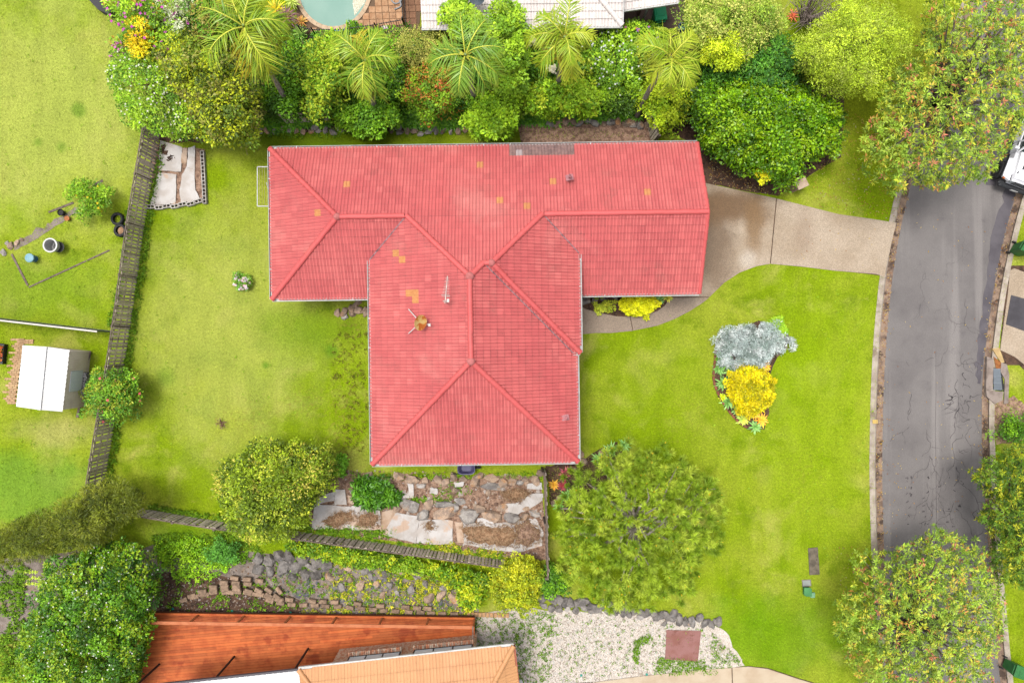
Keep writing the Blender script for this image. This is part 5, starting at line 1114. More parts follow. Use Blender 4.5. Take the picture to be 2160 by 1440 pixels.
sheet('white cardboard tongue at the top left of the garden sheets', [(664, 1058), (686, 1042), (706, 1036), (704, 1056), (672, 1062)], 66, M_paper, .07)
heap('dry clipping heap on the leftmost white sheet', [(680, 1098), (706, 1084), (744, 1076), (746, 1094), (712, 1112), (700, 1110)], .12, 71)
heap('rounded clipping heap on the second white sheet', [(754, 1108), (756, 1086), (782, 1076), (800, 1088), (798, 1110), (770, 1112)], .12, 72)
heap('small clipping heap on the stained sheet', [(896, 1108), (910, 1100), (916, 1114), (904, 1118)], .08, 73)
heap('long clipping heap on the right-hand sheet', [(978, 1112), (1010, 1106), (1060, 1112), (1084, 1112), (1088, 1150), (1040, 1150), (990, 1140), (976, 1128)], .16, 74)
heap('reddish clipping heap nearest the edge-on fence', [(1088, 1106), (1110, 1096), (1136, 1114), (1142, 1136), (1112, 1152), (1090, 1148)], .18, 75, M_mulch)
heap('straw heap in the upper right corner of the rock garden', [(1060, 1036), (1090, 1030), (1116, 1040), (1096, 1056), (1064, 1052)], .14, 76)
# vegetable bed by the fence: cardboard, hollow blocks
sheet('grey-white cardboard sheet at the top of the hollow-block bed', [(338, 296), (384, 310), (382, 362), (334, 360), (336, 316)], 81, M_paper, .05)
sheet('cream cardboard sheet at the bottom left of the hollow-block bed', [(334, 364), (372, 368), (370, 430), (318, 434), (328, 390)], 82, M_paper, .05)
sheet('white cardboard strip at the right of the hollow-block bed', [(398, 312), (412, 308), (410, 358), (412, 400), (422, 420), (384, 430), (378, 410), (384, 370), (394, 350)], 83, M_paper, .06)
sheet('tan cardboard strip inside the hollow-block bed', [(386, 312), (396, 312), (394, 346), (382, 344)], 84, M_cream, .05)
heap('dark weed clump on the grey-white sheet', [(338, 306), (350, 304), (354, 330), (340, 326)], .05, 85, M_soil); heap('brown leaf clump on the grey-white sheet', [(350, 330), (364, 328), (366, 338), (352, 338)], .06, 86, M_soil)
M_block = pmat('hollow_block', (226, 220, 214), (196, 186, 176), 5, rough=.9, coord='o', rnd=.08, bmp=.4)
def hollow_block(root, px, py, ang, L=.39, W=.19, h=.19):
    mb = MB(); t = .035; mb.box((0, W / 2 - t / 2, h / 2), (L, t, h)); mb.box((0, -W / 2 + t / 2, h / 2), (L, t, h))
    for x in (-L / 2 + t / 2, 0, L / 2 - t / 2): mb.box((x, 0, h / 2), (t, W - 2 * t, h - .004))
    o = mb.build('hollow_block', M_block, root); me = o.data; bpy.data.objects.remove(o)
    for v in me.vertices: pass
    link('hollow_block', me, root, Matrix.Translation(P(px, py, .0)) @ Matrix.Rotation(ang, 4, 'Z'))
hb = thing('block_edging', 'edging of white hollow concrete blocks round the cardboard bed', 'edging', P(432, 430, 0))
for i in range(7): hollow_block(hb, 429.5 + i * .9 - .012 * i * i, 328 + i * 15.8, math.pi / 2 + .04)
for i in range(7): hollow_block(hb, 322 + i * 16.6, 438 - .05 * i - .32 * i * i + (1.2 if i % 2 else -1), math.radians(2 + i * 2.6))
for (lb, pts, mat) in (('edging of tan house bricks along the left rim of the front bed', [(1513, 712), (1509, 740), (1506, 770), (1504, 795), (1508, 815), (1518, 838), (1530, 858), (1546, 878), (1560, 892), (1576, 902)], M_brick), ('edging of tan bricks at the right tip of the front bed', [(1636, 752), (1650, 740), (1662, 728)], M_tanblock)):
    t = thing('brick_edging', lb, 'edging', P(*pts[0], 0)); L = spline(pts, 8, False); acc = 0; last = np.array(L[0])
    me = MB().box((0, 0, .05), (.22, .10, .11), bev=.012).build('brick', mat, t); m_ = me.data; bpy.data.objects.remove(me)
    for q in L[1:]:
        q = np.array(q); dd = q - last
        if np.linalg.norm(dd) >= 9.8: a_ = math.atan2(-dd[1], dd[0]); link('brick', m_, t, Matrix.Translation(P(*(last + dd / 2), .0)) @ Matrix.Rotation(a_ + rr.normal() * .05, 4, 'Z')); last = q
# rock edging along the belt, and others
rocks('rock_edging', 'row of grey and tan stones edging the planting belt above the back lawn', 'rock edging', [(x, 277 + rr.normal() * 2.5, rr.uniform(6, 11), rr.uniform(5, 8), [Gk, T_, Gk][int(rr.integers(0, 3))]) for x in np.arange(548, 1000, 15.5)] + [(664, 268, 9, 9, Gk), (842, 268, 9, 8, Gk)], 43)
rocks('rock_edging', 'row of grey stones edging the mulch behind the roof', 'rock edging', [(x, 258 + rr.normal() * 2.5 + (x - 1160) * .012, rr.uniform(8, 12), rr.uniform(6, 9), [Gk, Gk, T_][int(rr.integers(0, 3))]) for x in np.arange(1160, 1370, 16)] + [(1328, 260, 9, 9, T_)], 44)
rocks('rock_pile', 'pile of tan rocks in the corner beside the left wing', 'rocks', [(712, 660, 10, 7, T_), (726, 658, 12, 8, T_), (742, 652, 11, 9, T_), (758, 654, 13, 8, T_), (727, 668, 7, 7, Gk), (744, 662, 9, 7, T_), (772, 656, 8, 9, T_), (770, 665, 4, 4, T_), (752, 641, 14, 6, T_)], 45)
rocks('rock_edging', 'grey rocks against the wall in the small front bed', 'rocks', [(1234, 634, 11, 10, Gk), (1256, 632, 10, 6, Gk), (1273, 632, 8, 5, Gk), (1296, 626, 10, 6, Gk), (1280, 622, 9, 5, Gk)], 46)
rocks('rock_edging', 'low rocks at the house corner beside the pine', 'rocks', [(1224, 956, 8, 10, T_), (1268, 958, 9, 7, T_), (1206, 988, 12, 7, T_), (1230, 974, 12, 8, T_), (1172, 1060, 8, 10, T_), (1180, 1050, 7, 6, T_)], 47)
rocks('rock_wall', 'band of dark blue-grey boulders in the neighbour slope below the fence', 'rock wall', [(x, y, rr.uniform(11, 17), rr.uniform(9, 13), Dk) for x, y in ((545, 1178), (568, 1182), (590, 1172), (612, 1176), (570, 1204), (598, 1200), (624, 1196), (645, 1210), (672, 1186), (690, 1192), (616, 1216), (602, 1190), (654, 1194), (640, 1180), (544, 1200), (668, 1212))], 48)
rocks('rock_wall', 'scattered half-buried dark boulders right of the blue-grey band', 'rock wall', [(x, y, rr.uniform(8, 15), rr.uniform(6, 11), [Dk, Gk, T_][int(rr.integers(0, 3))]) for x, y in ((695, 1216), (740, 1222), (736, 1196), (770, 1205), (795, 1232), (822, 1232), (838, 1250), (868, 1244), (780, 1212), (810, 1210), (880, 1210), (936, 1238), (930, 1256), (960, 1262), (968, 1248), (900, 1230), (848, 1206), (760, 1234), (905, 1262), (806, 1256), (880, 1195), (720, 1238))], 49)
rocks('rock_wall', 'line of dark rocks along the lower boundary under the pine', 'rock wall', [(x, 1262 + (x - 1150) * .14 + rr.normal() * 5, rr.uniform(9, 16), rr.uniform(7, 11), Dk) for x in np.arange(1150, 1520, 13.5)], 50)
rocks('rock_wall', 'second row of dark rocks at the edge of the white gravel', 'rock wall', [(x, 1276 + (x - 1150) * .11 + rr.normal() * 4, rr.uniform(6, 12), rr.uniform(5, 9), [Dk, Gk][int(rr.integers(0, 2))]) for x in np.arange(1146, 1460, 17)], 53)
# retaining wall of garden blocks
t = thing('block_wall', 'low dry-laid tan block retaining wall above the timber deck', 'retaining wall', P(660, 1270, 0))
mb = MB(); mb.box((0, 0, .09), (.40, .20, .18), bev=.02); o = mb.build('block', M_tanblock, t); bmsh = o.data; bpy.data.objects.remove(o)
cl = spline([(560, 1262), (610, 1272), (660, 1274), (720, 1277), (800, 1284), (870, 1288), (940, 1292), (985, 1293)], 10, False); last = np.array(cl[0]); k = 0
def run(line, z, step=21.5, keep=1.0):
    last = np.array(line[0], float)
    for q in line[1:]:
        q = np.array(q); dd = q - last
        if np.linalg.norm(dd) >= step:
            a_ = math.atan2(-dd[1], dd[0])
            if rr.random() < keep: link('block', bmsh, t, Matrix.Translation(P(*(last + dd / 2), z)) @ Matrix.Rotation(a_ + rr.normal() * .07, 4, 'Z') @ Matrix.Rotation(rr.normal() * .04, 4, 'X'))
            last = q
run(cl, 0); run([(x, y - 9) for x, y in cl[8:60]], .05, 21.5, .8)
for j in range(7): run(spline([(352 + j * 22, 1276 - j * 10), (430 + j * 24, 1252 - j * 4), (520 + j * 14, 1246 + j * 3), (600 + j * 3, 1262 + j * 1.6)], 12, False), .0 + .02 * j, 21.5, .75)
# two more short brick edges
for (lb, x0, y0, x1, y1, n, mat) in (('row of tan bricks at the right end of the timber deck', 984, 1294, 1074, 1296, 11, pmat('sandy_brick', (224, 178, 128), (206, 158, 112), 6, coord='o', rnd=.1)), ):
    t2 = thing('brick_edging', lb, 'edging', P(x0, y0, 0)); o = MB().box((0, 0, .05), (.17, .22, .1), bev=.01).build('brick', mat, t2); m_ = o.data; bpy.data.objects.remove(o)
    for i in range(n): link('brick', m_, t2, Matrix.Translation(P(x0 + (x1 - x0) * (i + .5) / n, y0 + (y1 - y0) * (i + .5) / n, 0)) @ Matrix.Rotation(rr.normal() * .03, 4, 'Z'))
# ------------------------------------------------------------------ neighbours' buildings
# pale roof and carport at the top
M_pale = roof_mat('pale_tile', (272, 260, 254), (262, 250, 244), (276, 268, 264), (214, 198, 190), .45)
nb = thing('neighbour_house', 'pale tiled house at the top edge behind the palms', 'house', P(1100, -20, 0))
def simple_roof(parent, eave_a, eave_b, ze, depth, s, mat, up, frac=None, maxparts=300, roll=.03, pieces=None, tw=.3, tl=.33, special=None):
    a = P(*eave_a, ze); b = P(*eave_b, ze); d = b - a; th = math.atan2(d.y, d.x); l = d.length
    fr = (th, a.x, a.y); sgn = 1 if up > 0 else -1
    pcs = pieces(l, depth) if pieces else [[(0, 0), (l, 0), (l, sgn * depth), (0, sgn * depth)]]
    sl = [((0, 0), (0, sgn), ze, s, pcs)]
    c_, s_ = math.cos(th), math.sin(th); W = lambda u, v, z: Vector((a.x + u * c_ - v * s_, a.y + u * s_ + v * c_, z))
    mb = MB()
    for p in pcs:
        q = ccw(p); top = [W(x, y, ze + abs(y) * s - .012) for x, y in q]; n = len(q)
        mb.raw(top + [x - Vector((0, 0, .1)) for x in top], [list(range(n)), list(range(2 * n - 1, n - 1, -1))] + [[i, n + i, n + (i + 1) % n, (i + 1) % n] for i in range(n)])
    r = mb.build('roof', mat, parent); tile_roof(r, sl, fr, mat, tw, tl, roll, 2, special, maxparts)
    g = MB(); g.beam(W(-.02, -sgn * .06, ze - .03), W(l + .02, -sgn * .06, ze - .03), .11, .10); g.build('gutter', M_white, r)
    return r, W, l
r1, W1, l1 = simple_roof(nb, (890, 59), (1312, 54), 2.5, 4.2, .36, M_pale, 1)
r2, W2, l2 = simple_roof(nb, (1308, 21), (1432, 3), 2.45, 3.0, .3, M_pale, 1)
ridge_caps(r1, W1, (l1, 0, 2.5), (l1 - 1.55, 1.55, 2.5 + 1.55 * .36), M_pale, lift=.05, name='hip_cap')
MB().beam(W1(l1 + .03, 0, 2.5), W1(l1 + .03, 4.2, 2.5 + 4.2 * .36), .05, .14).build('barge_board', M_white, r1)
mb = MB(); mb.prism([tuple(W1(x, y, 0)[:2]) for x, y in ((.4, .5), (l1 - .3, .5), (l1 - .3, 4), (.4, 4))], -.05, 2.5); mb.build('wall', pmat('cream_render', (206, 190, 172), rough=.9), nb)
M_carp = pmat('carport_slab', (120, 96, 84), (90, 72, 64), 1.5, rough=.9)
slab('carport_floor', [(1300, 66), (1440, 66), (1450, -60), (1300, -60)], -.05, .03, M_carp, kind='structure')
p = P(1357, 40, 0); MB().box(p + Vector((0, 0, 1.2)), (.1, .1, 2.4)).build('carport_post', M_white, nb)
p = P(1345, 30, 0); MB().box(p + Vector((0, .4, .6)), (.12, 1.1, 1.2)).build('wall', pmat('brown_render', (150, 116, 98), rough=.9), nb)
# satellite dish on the pale roof
M_dish = pmat('grey_dish', (120, 132, 146), (100, 112, 126), 2, rough=.6)
def dish(label, p, r, tilt, az, mat, arms=True, legs=None, lnb=True):
    t = thing('satellite_dish', label, 'dish', p); R = Matrix.Rotation(az, 4, 'Z') @ Matrix.Rotation(tilt, 4, 'Y')
    prof = [(r * k / 6, .16 * r * (k / 6) ** 2) for k in range(7)]; mb = MB(); mb.lathe(prof[::-1] + [(0.001, -.012)] + [(x, z - .012) for x, z in prof[1:]] + [(r, .16 * r)], (0, 0, 0), 24, sx=.9)
    o = mb.build('reflector', mat, t, smooth=True, local=True); off = Vector((0, 0, .62)); o.matrix_basis = Matrix.Translation(off) @ R @ o.matrix_basis
    mb = MB(); mb.tube([(0, 0, -.05), (0, 0, .58)], .025, 7); mb.build('mast', M_white, t, local=True)
    if lnb:
        e = off + (R @ Vector((r * .95, 0, r * .75))); st_ = off + (R @ Vector((r * .9, 0, .1)))
        MB().tube([st_, e], .014, 6).build('feed_arm', M_white, t, local=True); MB().box(e, (.10, .12, .09), bev=.02).build('receiver', M_white, t, local=True)
    if legs:
        for q in legs: MB().tube([off + Vector((0, 0, -.1)), Vector(q)], .022, 6).build('stay', M_white, t, local=True)
    return t
dish('grey satellite dish on the pale roof at the top edge', P(1006, 6, 3.0), .42, -.9, 1.2, M_dish)
M_rust = pmat('rusty_dish', (240, 204, 130), (232, 176, 90), 5, rough=.7, c3=(206, 110, 30), scale3=3.2, lo3=.5, hi3=.56, coord='o')
pd = P(890, 681, 4.55); lg = [P(862, 652, 4.35) - pd + Vector((0, 0, .02)), P(862, 703, 4.35) - pd + Vector((0, 0, .02))]
dish('rust-stained satellite dish on stays on the left slope of the red roof', pd, .34, .72, -.25, M_rust, legs=lg)
# TV antenna
t = thing('tv_antenna', 'pale TV antenna with many cross rods near the main ridge of the red roof', 'antenna', P(941, 634, 5.2))
def ab(px, py, z): return P(px, py, z)
M_alu = pmat('aluminium_rod', (226, 214, 206), (196, 180, 174), 6, rough=.4, metal=.2)
MB().tube([ab(943, 640, 5.1), ab(940, 634, 5.9)], .022, 6).build('mast', M_alu, t)
MB().tube([ab(938.5, 640, 6.0), ab(944, 582, 6.0)], .02, 6).build('boom', M_alu, t)
for i in range(13):
    y = 586 + i * 3.3; x = 944 - (y - 582) * .095; w = 4 + i * .32
    MB().tube([ab(x - w, y - .4, 6.02), ab(x + w, y + .4, 6.02)], .009, 5).build('element', M_alu, t)
MB().tube([ab(931, 622, 5.95), ab(949, 624, 5.95)], .02, 5).build('reflector_bar', M_alu, t); MB().tube([ab(934, 635, 5.9), ab(948, 636, 5.9)], .018, 5).build('reflector_bar', M_alu, t)
MB().box(ab(945, 634, 5.9), (.1, .14, .1)).build('amplifier', M_white, t)
# swimming pool
M_water = pmat('pool_water', (166, 212, 194), (154, 204, 186), .6, rough=.08, spec=.35, bmp=.08, bscale=5, grain=.02, g=3.3)
M_cop = pmat('pool_coping', (236, 206, 172), (220, 188, 154), 3, rough=.8, coord='o', rnd=.05)
M_paver = pmat('terracotta_paver', (224, 176, 134), (204, 152, 110), 4, rough=.85, coord='o', rnd=.1, c3=(182, 136, 100), scale3=3)
M_brownp = pmat('brown_paver', (178, 132, 100), (156, 112, 84), 4, rough=.85, coord='o', rnd=.1)
pool_c = (703, -28); pr = (74, 84)
outer = [(pool_c[0] + (pr[0] + 9) * math.cos(a), pool_c[1] + (pr[1] + 9) * math.sin(a)) for a in np.linspace(0, 2 * math.pi, 40, endpoint=False)]
inner = [(pool_c[0] + pr[0] * math.cos(a), pool_c[1] + pr[1] * math.sin(a)) for a in np.linspace(0, 2 * math.pi, 40, endpoint=False)]
pav = slab('pool_paving', [(620, -120), (900, -120), (884, 62), (858, 66), (790, 66), (720, 80), (668, 76), (626, 40)], -.05, .035, pmat('paving_joint', (132, 106, 84), rough=1), kind='structure')
water = slab('pool_water', inner, -.02, .052, M_water, kind='structure')
slab('pool_step', [(746, -60), (768, -40), (772, -20), (770, 6), (748, 34), (744, 10)], .0, .056, pmat('pool_sand_ledge', (222, 216, 184), (206, 202, 170), 2, rough=.15, spec=.5), water)
for i in range(40):
    j = (i + 1) % 40
    if max(inner[i][1], inner[j][1]) < -30: continue
    mb = MB(); q = [P(*inner[i], .08), P(*inner[j], .08), P(*outer[j], .08), P(*outer[i], .08)]; c = sum(q, Vector()) / 4; q = [tuple((c + (x - c) * .975)[:2]) for x in q]; mb.prism(q, .0, .085); mb.build('coping_stone', M_cop, pav)
o = MB().box((0, 0, .03), (.315, .315, .045), bev=.012).build('paver', M_paver, pav); m1 = o.data; bpy.data.objects.remove(o)
o = MB().box((0, 0, .03), (.315, .315, .045), bev=.012).build('paver', M_brownp, pav); m2 = o.data; bpy.data.objects.remove(o)
oo = [(x - pool_c[0]) ** 2 for x, _ in outer]
for gx in range(-2, 19):
    for gy in range(-2, 9):
        px = 640 + gx * 14.1 + gy * 1.3; py = -16 + gy * 13.8 - gx * .4
        if ((px - pool_c[0]) / (pr[0] + 15)) ** 2 + ((py - pool_c[1]) / (pr[1] + 15)) ** 2 < 1: continue
        if not inpoly([(px, py)], [(628, -40), (892, -40), (882, 60), (790, 62), (700, 76), (650, 64)])[0]: continue
        link('paver', m2 if px > 852 else m1, pav, Matrix.Translation(P(px, py, .02)) @ Matrix.Rotation(.03, 4, 'Z'))
# black pool fence
def pool_fence(label, pts, h=1.2):
    p = [P(*q, .05) for q in pts]; t = thing('pool_fence', label, 'fence', p[0]); o = None
    me = MB().box((0, 0, h / 2), (.018, .018, h)).build('picket', M_black, t); pm = me.data; bpy.data.objects.remove(me)
    for a, b in zip(p[:-1], p[1:]):
        d = b - a; n = int(d.length / .11)
        for i in range(n): link('picket', pm, t, Matrix.Translation(a + d * (i / n)))
        for z in (.12, h - .1): MB().beam(a + Vector((0, 0, z)), b + Vector((0, 0, z)), .03, .03).build('rail', M_black, t)
        m = max(1, round(d.length / 2.2))
        for i in range(m + 1): MB().box(a + d * (i / m) + Vector((0, 0, .65)), (.05, .05, 1.3)).build('post', M_black, t)
    return t
pool_fence('black picket pool fence along the terracotta paving', [(644, 78), (672, 84), (730, 84), (800, 74), (856, 64)])
pool_fence('black pool fence running up beside the pale roof', [(857, 62), (852, -30)])
# pool hose, float and trinkets
mb = MB(); mb.tube([tuple(P(*q, .1)) for q in spline([(822, -8), (828, 4), (836, 8), (846, 2), (848, -8), (842, -2), (846, 12), (838, 18), (832, 20)], 6, False)], .035, 8); tag(mb.build('pool_hose', pmat('grey_hose', (176, 180, 186), rough=.5), smooth=True), 'coiled pale grey pool hose on the pavers', 'hose')
mb = MB(); mb.tube([tuple(P(*q, .14)) for q in spline([(704, 66), (722, 64), (738, 57), (752, 46)], 6, False)], .05, 8); tag(mb.build('pool_noodle', pmat('blue_foam', (60, 150, 220), rough=.6), smooth=True), 'blue tube lying along the pool coping', 'pool toy')
mb = MB(); mb.box(P(812, 59, .1), (.34, .22, .10), rz=.2, bev=.04); tag(mb.build('pool_float', pmat('pink_white_float', (236, 200, 210), (240, 240, 240), 12, rough=.6)), 'small pink and white float by the pool fence', 'pool toy')
mb = MB(); mb.lathe([(.02, 0), (.16, .01), (.19, .32), (.17, .33), (.15, .05), (.01, .04)], P(1436, 62, 0), 14); tag(mb.build('blue_bucket', pmat('blue_plastic', (70, 150, 200), rough=.5), smooth=True), 'blue bucket under the bushes beside the carport', 'bucket')
# wheelie bins
def bin_(label, px, py, rot, body, lid, group='wheelie bins'):
    t = thing('wheelie_bin', label, 'bin', P(px, py, 0), group, rot); mb = MB(); w, d, h = .56, .62, .95
    mb.hexa([(-w * .38, -d * .36, .05), (w * .38, -d * .36, .05), (w * .38, d * .36, .05), (-w * .38, d * .36, .05), (-w / 2, -d / 2, h), (w / 2, -d / 2, h), (w / 2, d / 2, h), (-w / 2, d / 2, h)]); mb.build('body', body, t, local=True)
    mb = MB(); mb.box((0, -.02, h + .045), (w + .05, d + .08, .08), bev=.035); mb.box((0, -.06, h + .09), (w * .7, d * .6, .03), bev=.012); l = mb.build('lid', lid, t, local=True)
    MB().box((0, -d * .5 - .02, h + .05), (w * .4, .05, .03), bev=.01).build('grip', lid, l)
    MB().tube([(-w * .42, d / 2 + .07, h - .02), (w * .42, d / 2 + .07, h - .02)], .017, 7).build('handle', body, t, local=True)
    for s in (-1, 1): mb = MB(); mb.tube([(s * (w / 2 - .02), d / 2 - .04, .1), (s * (w / 2 + .04), d / 2 - .04, .1)], .1, 12); mb.build('wheel', M_dark, t, local=True)
    return t
M_bing = pmat('green_plastic', (20, 186, 124), (16, 172, 112), 3, rough=.45, bmp=0, grain=.04); M_bind = pmat('dark_green_plastic', (60, 140, 70), (50, 124, 62), 3, rough=.5, bmp=0, grain=.04); M_grey = pmat('grey_plastic', (190, 196, 190), (176, 182, 178), 3, rough=.5, bmp=0, grain=.04)
bin_('bright green wheelie bin in the carport at the top', 1384, 49, math.radians(188), M_bing, M_bing)
bin_('green wheelie bin with a pale lid on the far verge by the right edge', 2140, 528, math.radians(60), M_bind, M_bind)
bin_('green wheelie bin at the bottom right corner', 2124, 1398, math.radians(70), M_bind, M_bind)
# garden shed
M_shedw = pmat('shed_wall', (240, 226, 212), (226, 210, 194), 2, rough=.7, g=1.6); M_shedr = pmat('white_sheet_roof', (250, 250, 250), (240, 238, 236), 1.5, rough=.45, grain=.05, bmp=0, g=2.3)
ez, rz_ = 1.75, 2.05
c4 = [P(48, 728, ez), P(147, 738, ez), P(132, 868, ez), P(34, 857, ez)]; rg_ = [P(96, 731, rz_), P(83, 864, rz_)]
sh = thing('garden_shed', 'white-roofed metal garden shed on the left lawn', 'shed', ((c4[0].x + c4[2].x) / 2, (c4[0].y + c4[2].y) / 2, 0))
mb = MB(); ins = lambda i: c4[i].lerp((c4[0] + c4[2]) / 2, .05)
q = [ins(i) for i in range(4)]; mb.raw([(a.x, a.y, 0) for a in q] + [(a.x, a.y, ez - .01) for a in q], [(0, 1, 5, 4), (1, 2, 6, 5), (2, 3, 7, 6), (3, 0, 4, 7)]); wall = mb.build('wall', M_shedw, sh)
def ribs(a, b, c, d, n, h, mat, name, par):   # corrugated plane: a-b eave, d-c ridge
    V = []; F = []
    for i in range(n * 4 + 1):
        t_ = i / (n * 4); hh = h if i % 4 == 1 else 0
        for e0, e1 in ((a, b), (d, c)): p_ = e0.lerp(e1, t_); V.append((p_.x, p_.y, p_.z + hh))
    for i in range(n * 4): F.append([2 * i, 2 * i + 2, 2 * i + 3, 2 * i + 1])
    return mesh_np(name, np.array(V), F, mat, par)
rf = ribs(c4[0], c4[3], rg_[1], rg_[0], 14, .022, M_shedr, 'roof', sh); ribs(c4[2], c4[1], rg_[0], rg_[1], 14, .022, M_shedr, 'roof_sheet', rf)
MB().beam(rg_[0] + Vector((0, 0, .03)), rg_[1] + Vector((0, 0, .03)), .16, .02).build('ridge_capping', M_shedr, rf)
a, b = q[1], q[2]; 
for i in range(26):
    p_ = a.lerp(b, (i + .5) / 26); MB().box((p_.x + .012, p_.y, .85), (.02, .05, 1.66), rz=.1).build('wall_rib', M_shedw, wall)
mw = a.lerp(b, .52); MB().box((mw.x + .03, mw.y, .95), (.03, 1.0, .9), rz=-.1).build('louvre_window', pmat('louvre_glass', (206, 214, 222), (226, 230, 232), 20, rough=.4, g=1.7), wall)
# brick paving strip beside the shed
t = thing('brick_path', 'strip of sandy bricks along the left side of the shed', 'edging', P(38, 790, 0)); o = MB().box((0, 0, .03), (.22, .105, .06), bev=.008).build('brick', pmat('sandy_paver', (224, 186, 140), (200, 158, 116), 6, coord='o', rnd=.15), t); m_ = o.data; bpy.data.objects.remove(o)
for i in range(30):
    for j in range(2 + (i % 3 == 0)): link('brick', m_, t, Matrix.Translation(P(48 - i * .72 - j * 9.6 + (i % 2) * 4, 716 + i * 4.6, .0)) @ Matrix.Rotation(rr.normal() * .06, 4, 'Z'))
for i in range(6): link('brick', m_, t, Matrix.Translation(P(48 + (i % 3) * 9.5, 718 + (i // 3) * 5, 0)) @ Matrix.Rotation(.05, 4, 'Z'))
# bits along the shed's right side
for (lb, a_, b_, w_) in (('dark plank leaning beside the shed wall', (190, 742), (172, 800), .12), ('second dark plank at the lower right of the shed', (176, 820), (163, 880), .12)):
    mb = MB(); mb.beam(P(*a_, .12), P(*b_, .12), w_, .05); tag(mb.build('plank', M_woodpost), lb, 'timber')
mb = MB(); mb.box(P(178, 812, .25), (.28, 1.3, .4), rz=-.2, bev=.05); tag(mb.build('wrapped_bundle', pmat('speckled_cover', (226, 222, 218), (90, 86, 90), 16, .47, .53, rough=.8)), 'speckled black and white bundle beside the shed', 'bundle')
# raised bed with red plants at the left edge
t = thing('raised_bed', 'small dark-rimmed planter of red leaves at the left edge', 'planter', P(0, 745, 0)); pl = w2([(-16, 722), (9, 726), (5, 768), (-20, 764)], .25)
mb = MB(); mb.prism(pl, 0, .25); mb.build('box', M_black, t); rng = np.random.default_rng(5)
pts = sample(np.array([(-12, 726), (6, 729), (2, 764), (-16, 760)]), 260, rng); V, F, C = leaves(PA(pts, .27 + .08 * rng.random(260)), nrm(rng.normal(size=(260, 3)) + [0, 0, .3]), nrm(rng.normal(size=(260, 3)) + [0, 0, 1]), .11, .06, lcols([(200, 90, 60), (226, 130, 80), (150, 120, 60)])[rng.integers(0, 3, 260)]); mesh_np('leaves', V, F, M_leaf, t, col=C)
# deck house at the bottom
M_deck = pmat('oiled_deck', (226, 118, 58), (206, 98, 44), 2.5, rough=.6, spec=.2, coord='w', rnd=.22, c3=(186, 78, 30), scale3=1.0, lo3=.56, hi3=.66, bmp=.25, grain=.1)
M_rail = pmat('oiled_rail', (232, 142, 94), (216, 122, 76), 3, rough=.6, spec=.2, coord='w', grain=.06)
M_orange = roof_mat('orange_tile', (240, 176, 118), (234, 166, 110), (244, 186, 134), (190, 118, 76), .22, .5)
DZ = .55
deck = thing('timber_deck', 'red-brown timber deck with railing at the bottom of the picture', 'deck', P(660, 1360, 0))
A0 = P(322, 1292, DZ); B0 = P(1001, 1302, DZ)
bd = (P(640, 1330, DZ) - P(340, 1352, DZ)); bang = math.atan2(bd.y, bd.x) ; bang = math.radians(5.0)
dpoly = [tuple(P(*q, DZ)[:2]) for q in ((322, 1292), (1001, 1302), (1001, 1352), (990, 1420), (640, 1480), (292, 1480), (296, 1440), (306, 1375))]
cb, sb = math.cos(bang), math.sin(bang); cen = P(640, 1380, DZ)
dp = [((x - cen.x) * cb + (y - cen.y) * sb, -(x - cen.x) * sb + (y - cen.y) * cb) for x, y in dpoly]
def clip_rect(poly, x0, x1, y0, y1):
    r = [(x0, y0), (x1, y0), (x1, y1), (x0, y1)]; return [(p[0], p[1]) for p in clip_convex([(x, y, 0.0) for x, y in poly], r)]
rng = np.random.default_rng(61); bw = .135; y = -2.6; row = 0
while y < 2.6:
    x = -8.5 - rng.uniform(0, 3)
    while x < 9:
        L = rng.uniform(2.4, 4.8); q = clip_rect(dp, x + .002, x + L - .002, y + .004, y + bw - .004)
        if len(q) >= 3:
            ww = [(cen.x + a * cb - b * sb, cen.y + a * sb + b * cb) for a, b in q]
            if len(set((round(a, 4), round(b, 4)) for a, b in ww)) >= 3: MB().prism(ww, DZ - .04, DZ + rng.normal() * .0015).build('deck_board', M_deck, deck)
        x += L
    y += bw; row += 1
mb = MB(); mb.prism(dpoly, DZ - .25, DZ - .045); mb.build('deck_frame', pmat('deck_joist', (120, 66, 40), rough=.9), deck)
hr = 1.0
for (a, b, n) in ((A0, B0, 7),):
    d = b - a
    for i in range(n + 1):
        p = a + d * (i / n) + Vector((0, -.06, 0)); MB().box(p + Vector((0, 0, hr / 2)), (.085, .085, hr)).build('railing_post', M_rail, deck)
    MB().beam(a + Vector((0, -.06, hr)), b + Vector((0, -.06, hr)), .15, .045).build('top_rail', M_rail, deck); MB().beam(a + Vector((0, -.03, .03)), b + Vector((0, -.03, .03)), .10, .07).build('edge_board', M_deck, deck)
a, b = A0 + Vector((0, 0, hr)), P(292, 1440, DZ) + Vector((0, 0, hr)); MB().beam(a, b, .14, .045).build('top_rail', M_rail, deck)
for k in (.5, 1.0): p = A0.lerp(P(292, 1440, DZ), k); MB().box(p + Vector((0, 0, hr / 2)), (.085, .085, hr)).build('railing_post', M_rail, deck)
e_ = P(1000, 1302, DZ); f_ = P(1000, 1352, DZ); MB().beam(e_ + Vector((0, 0, hr)), f_ + Vector((0, 0, hr)), .06, .08).build('end_rail', M_woodpost, deck)
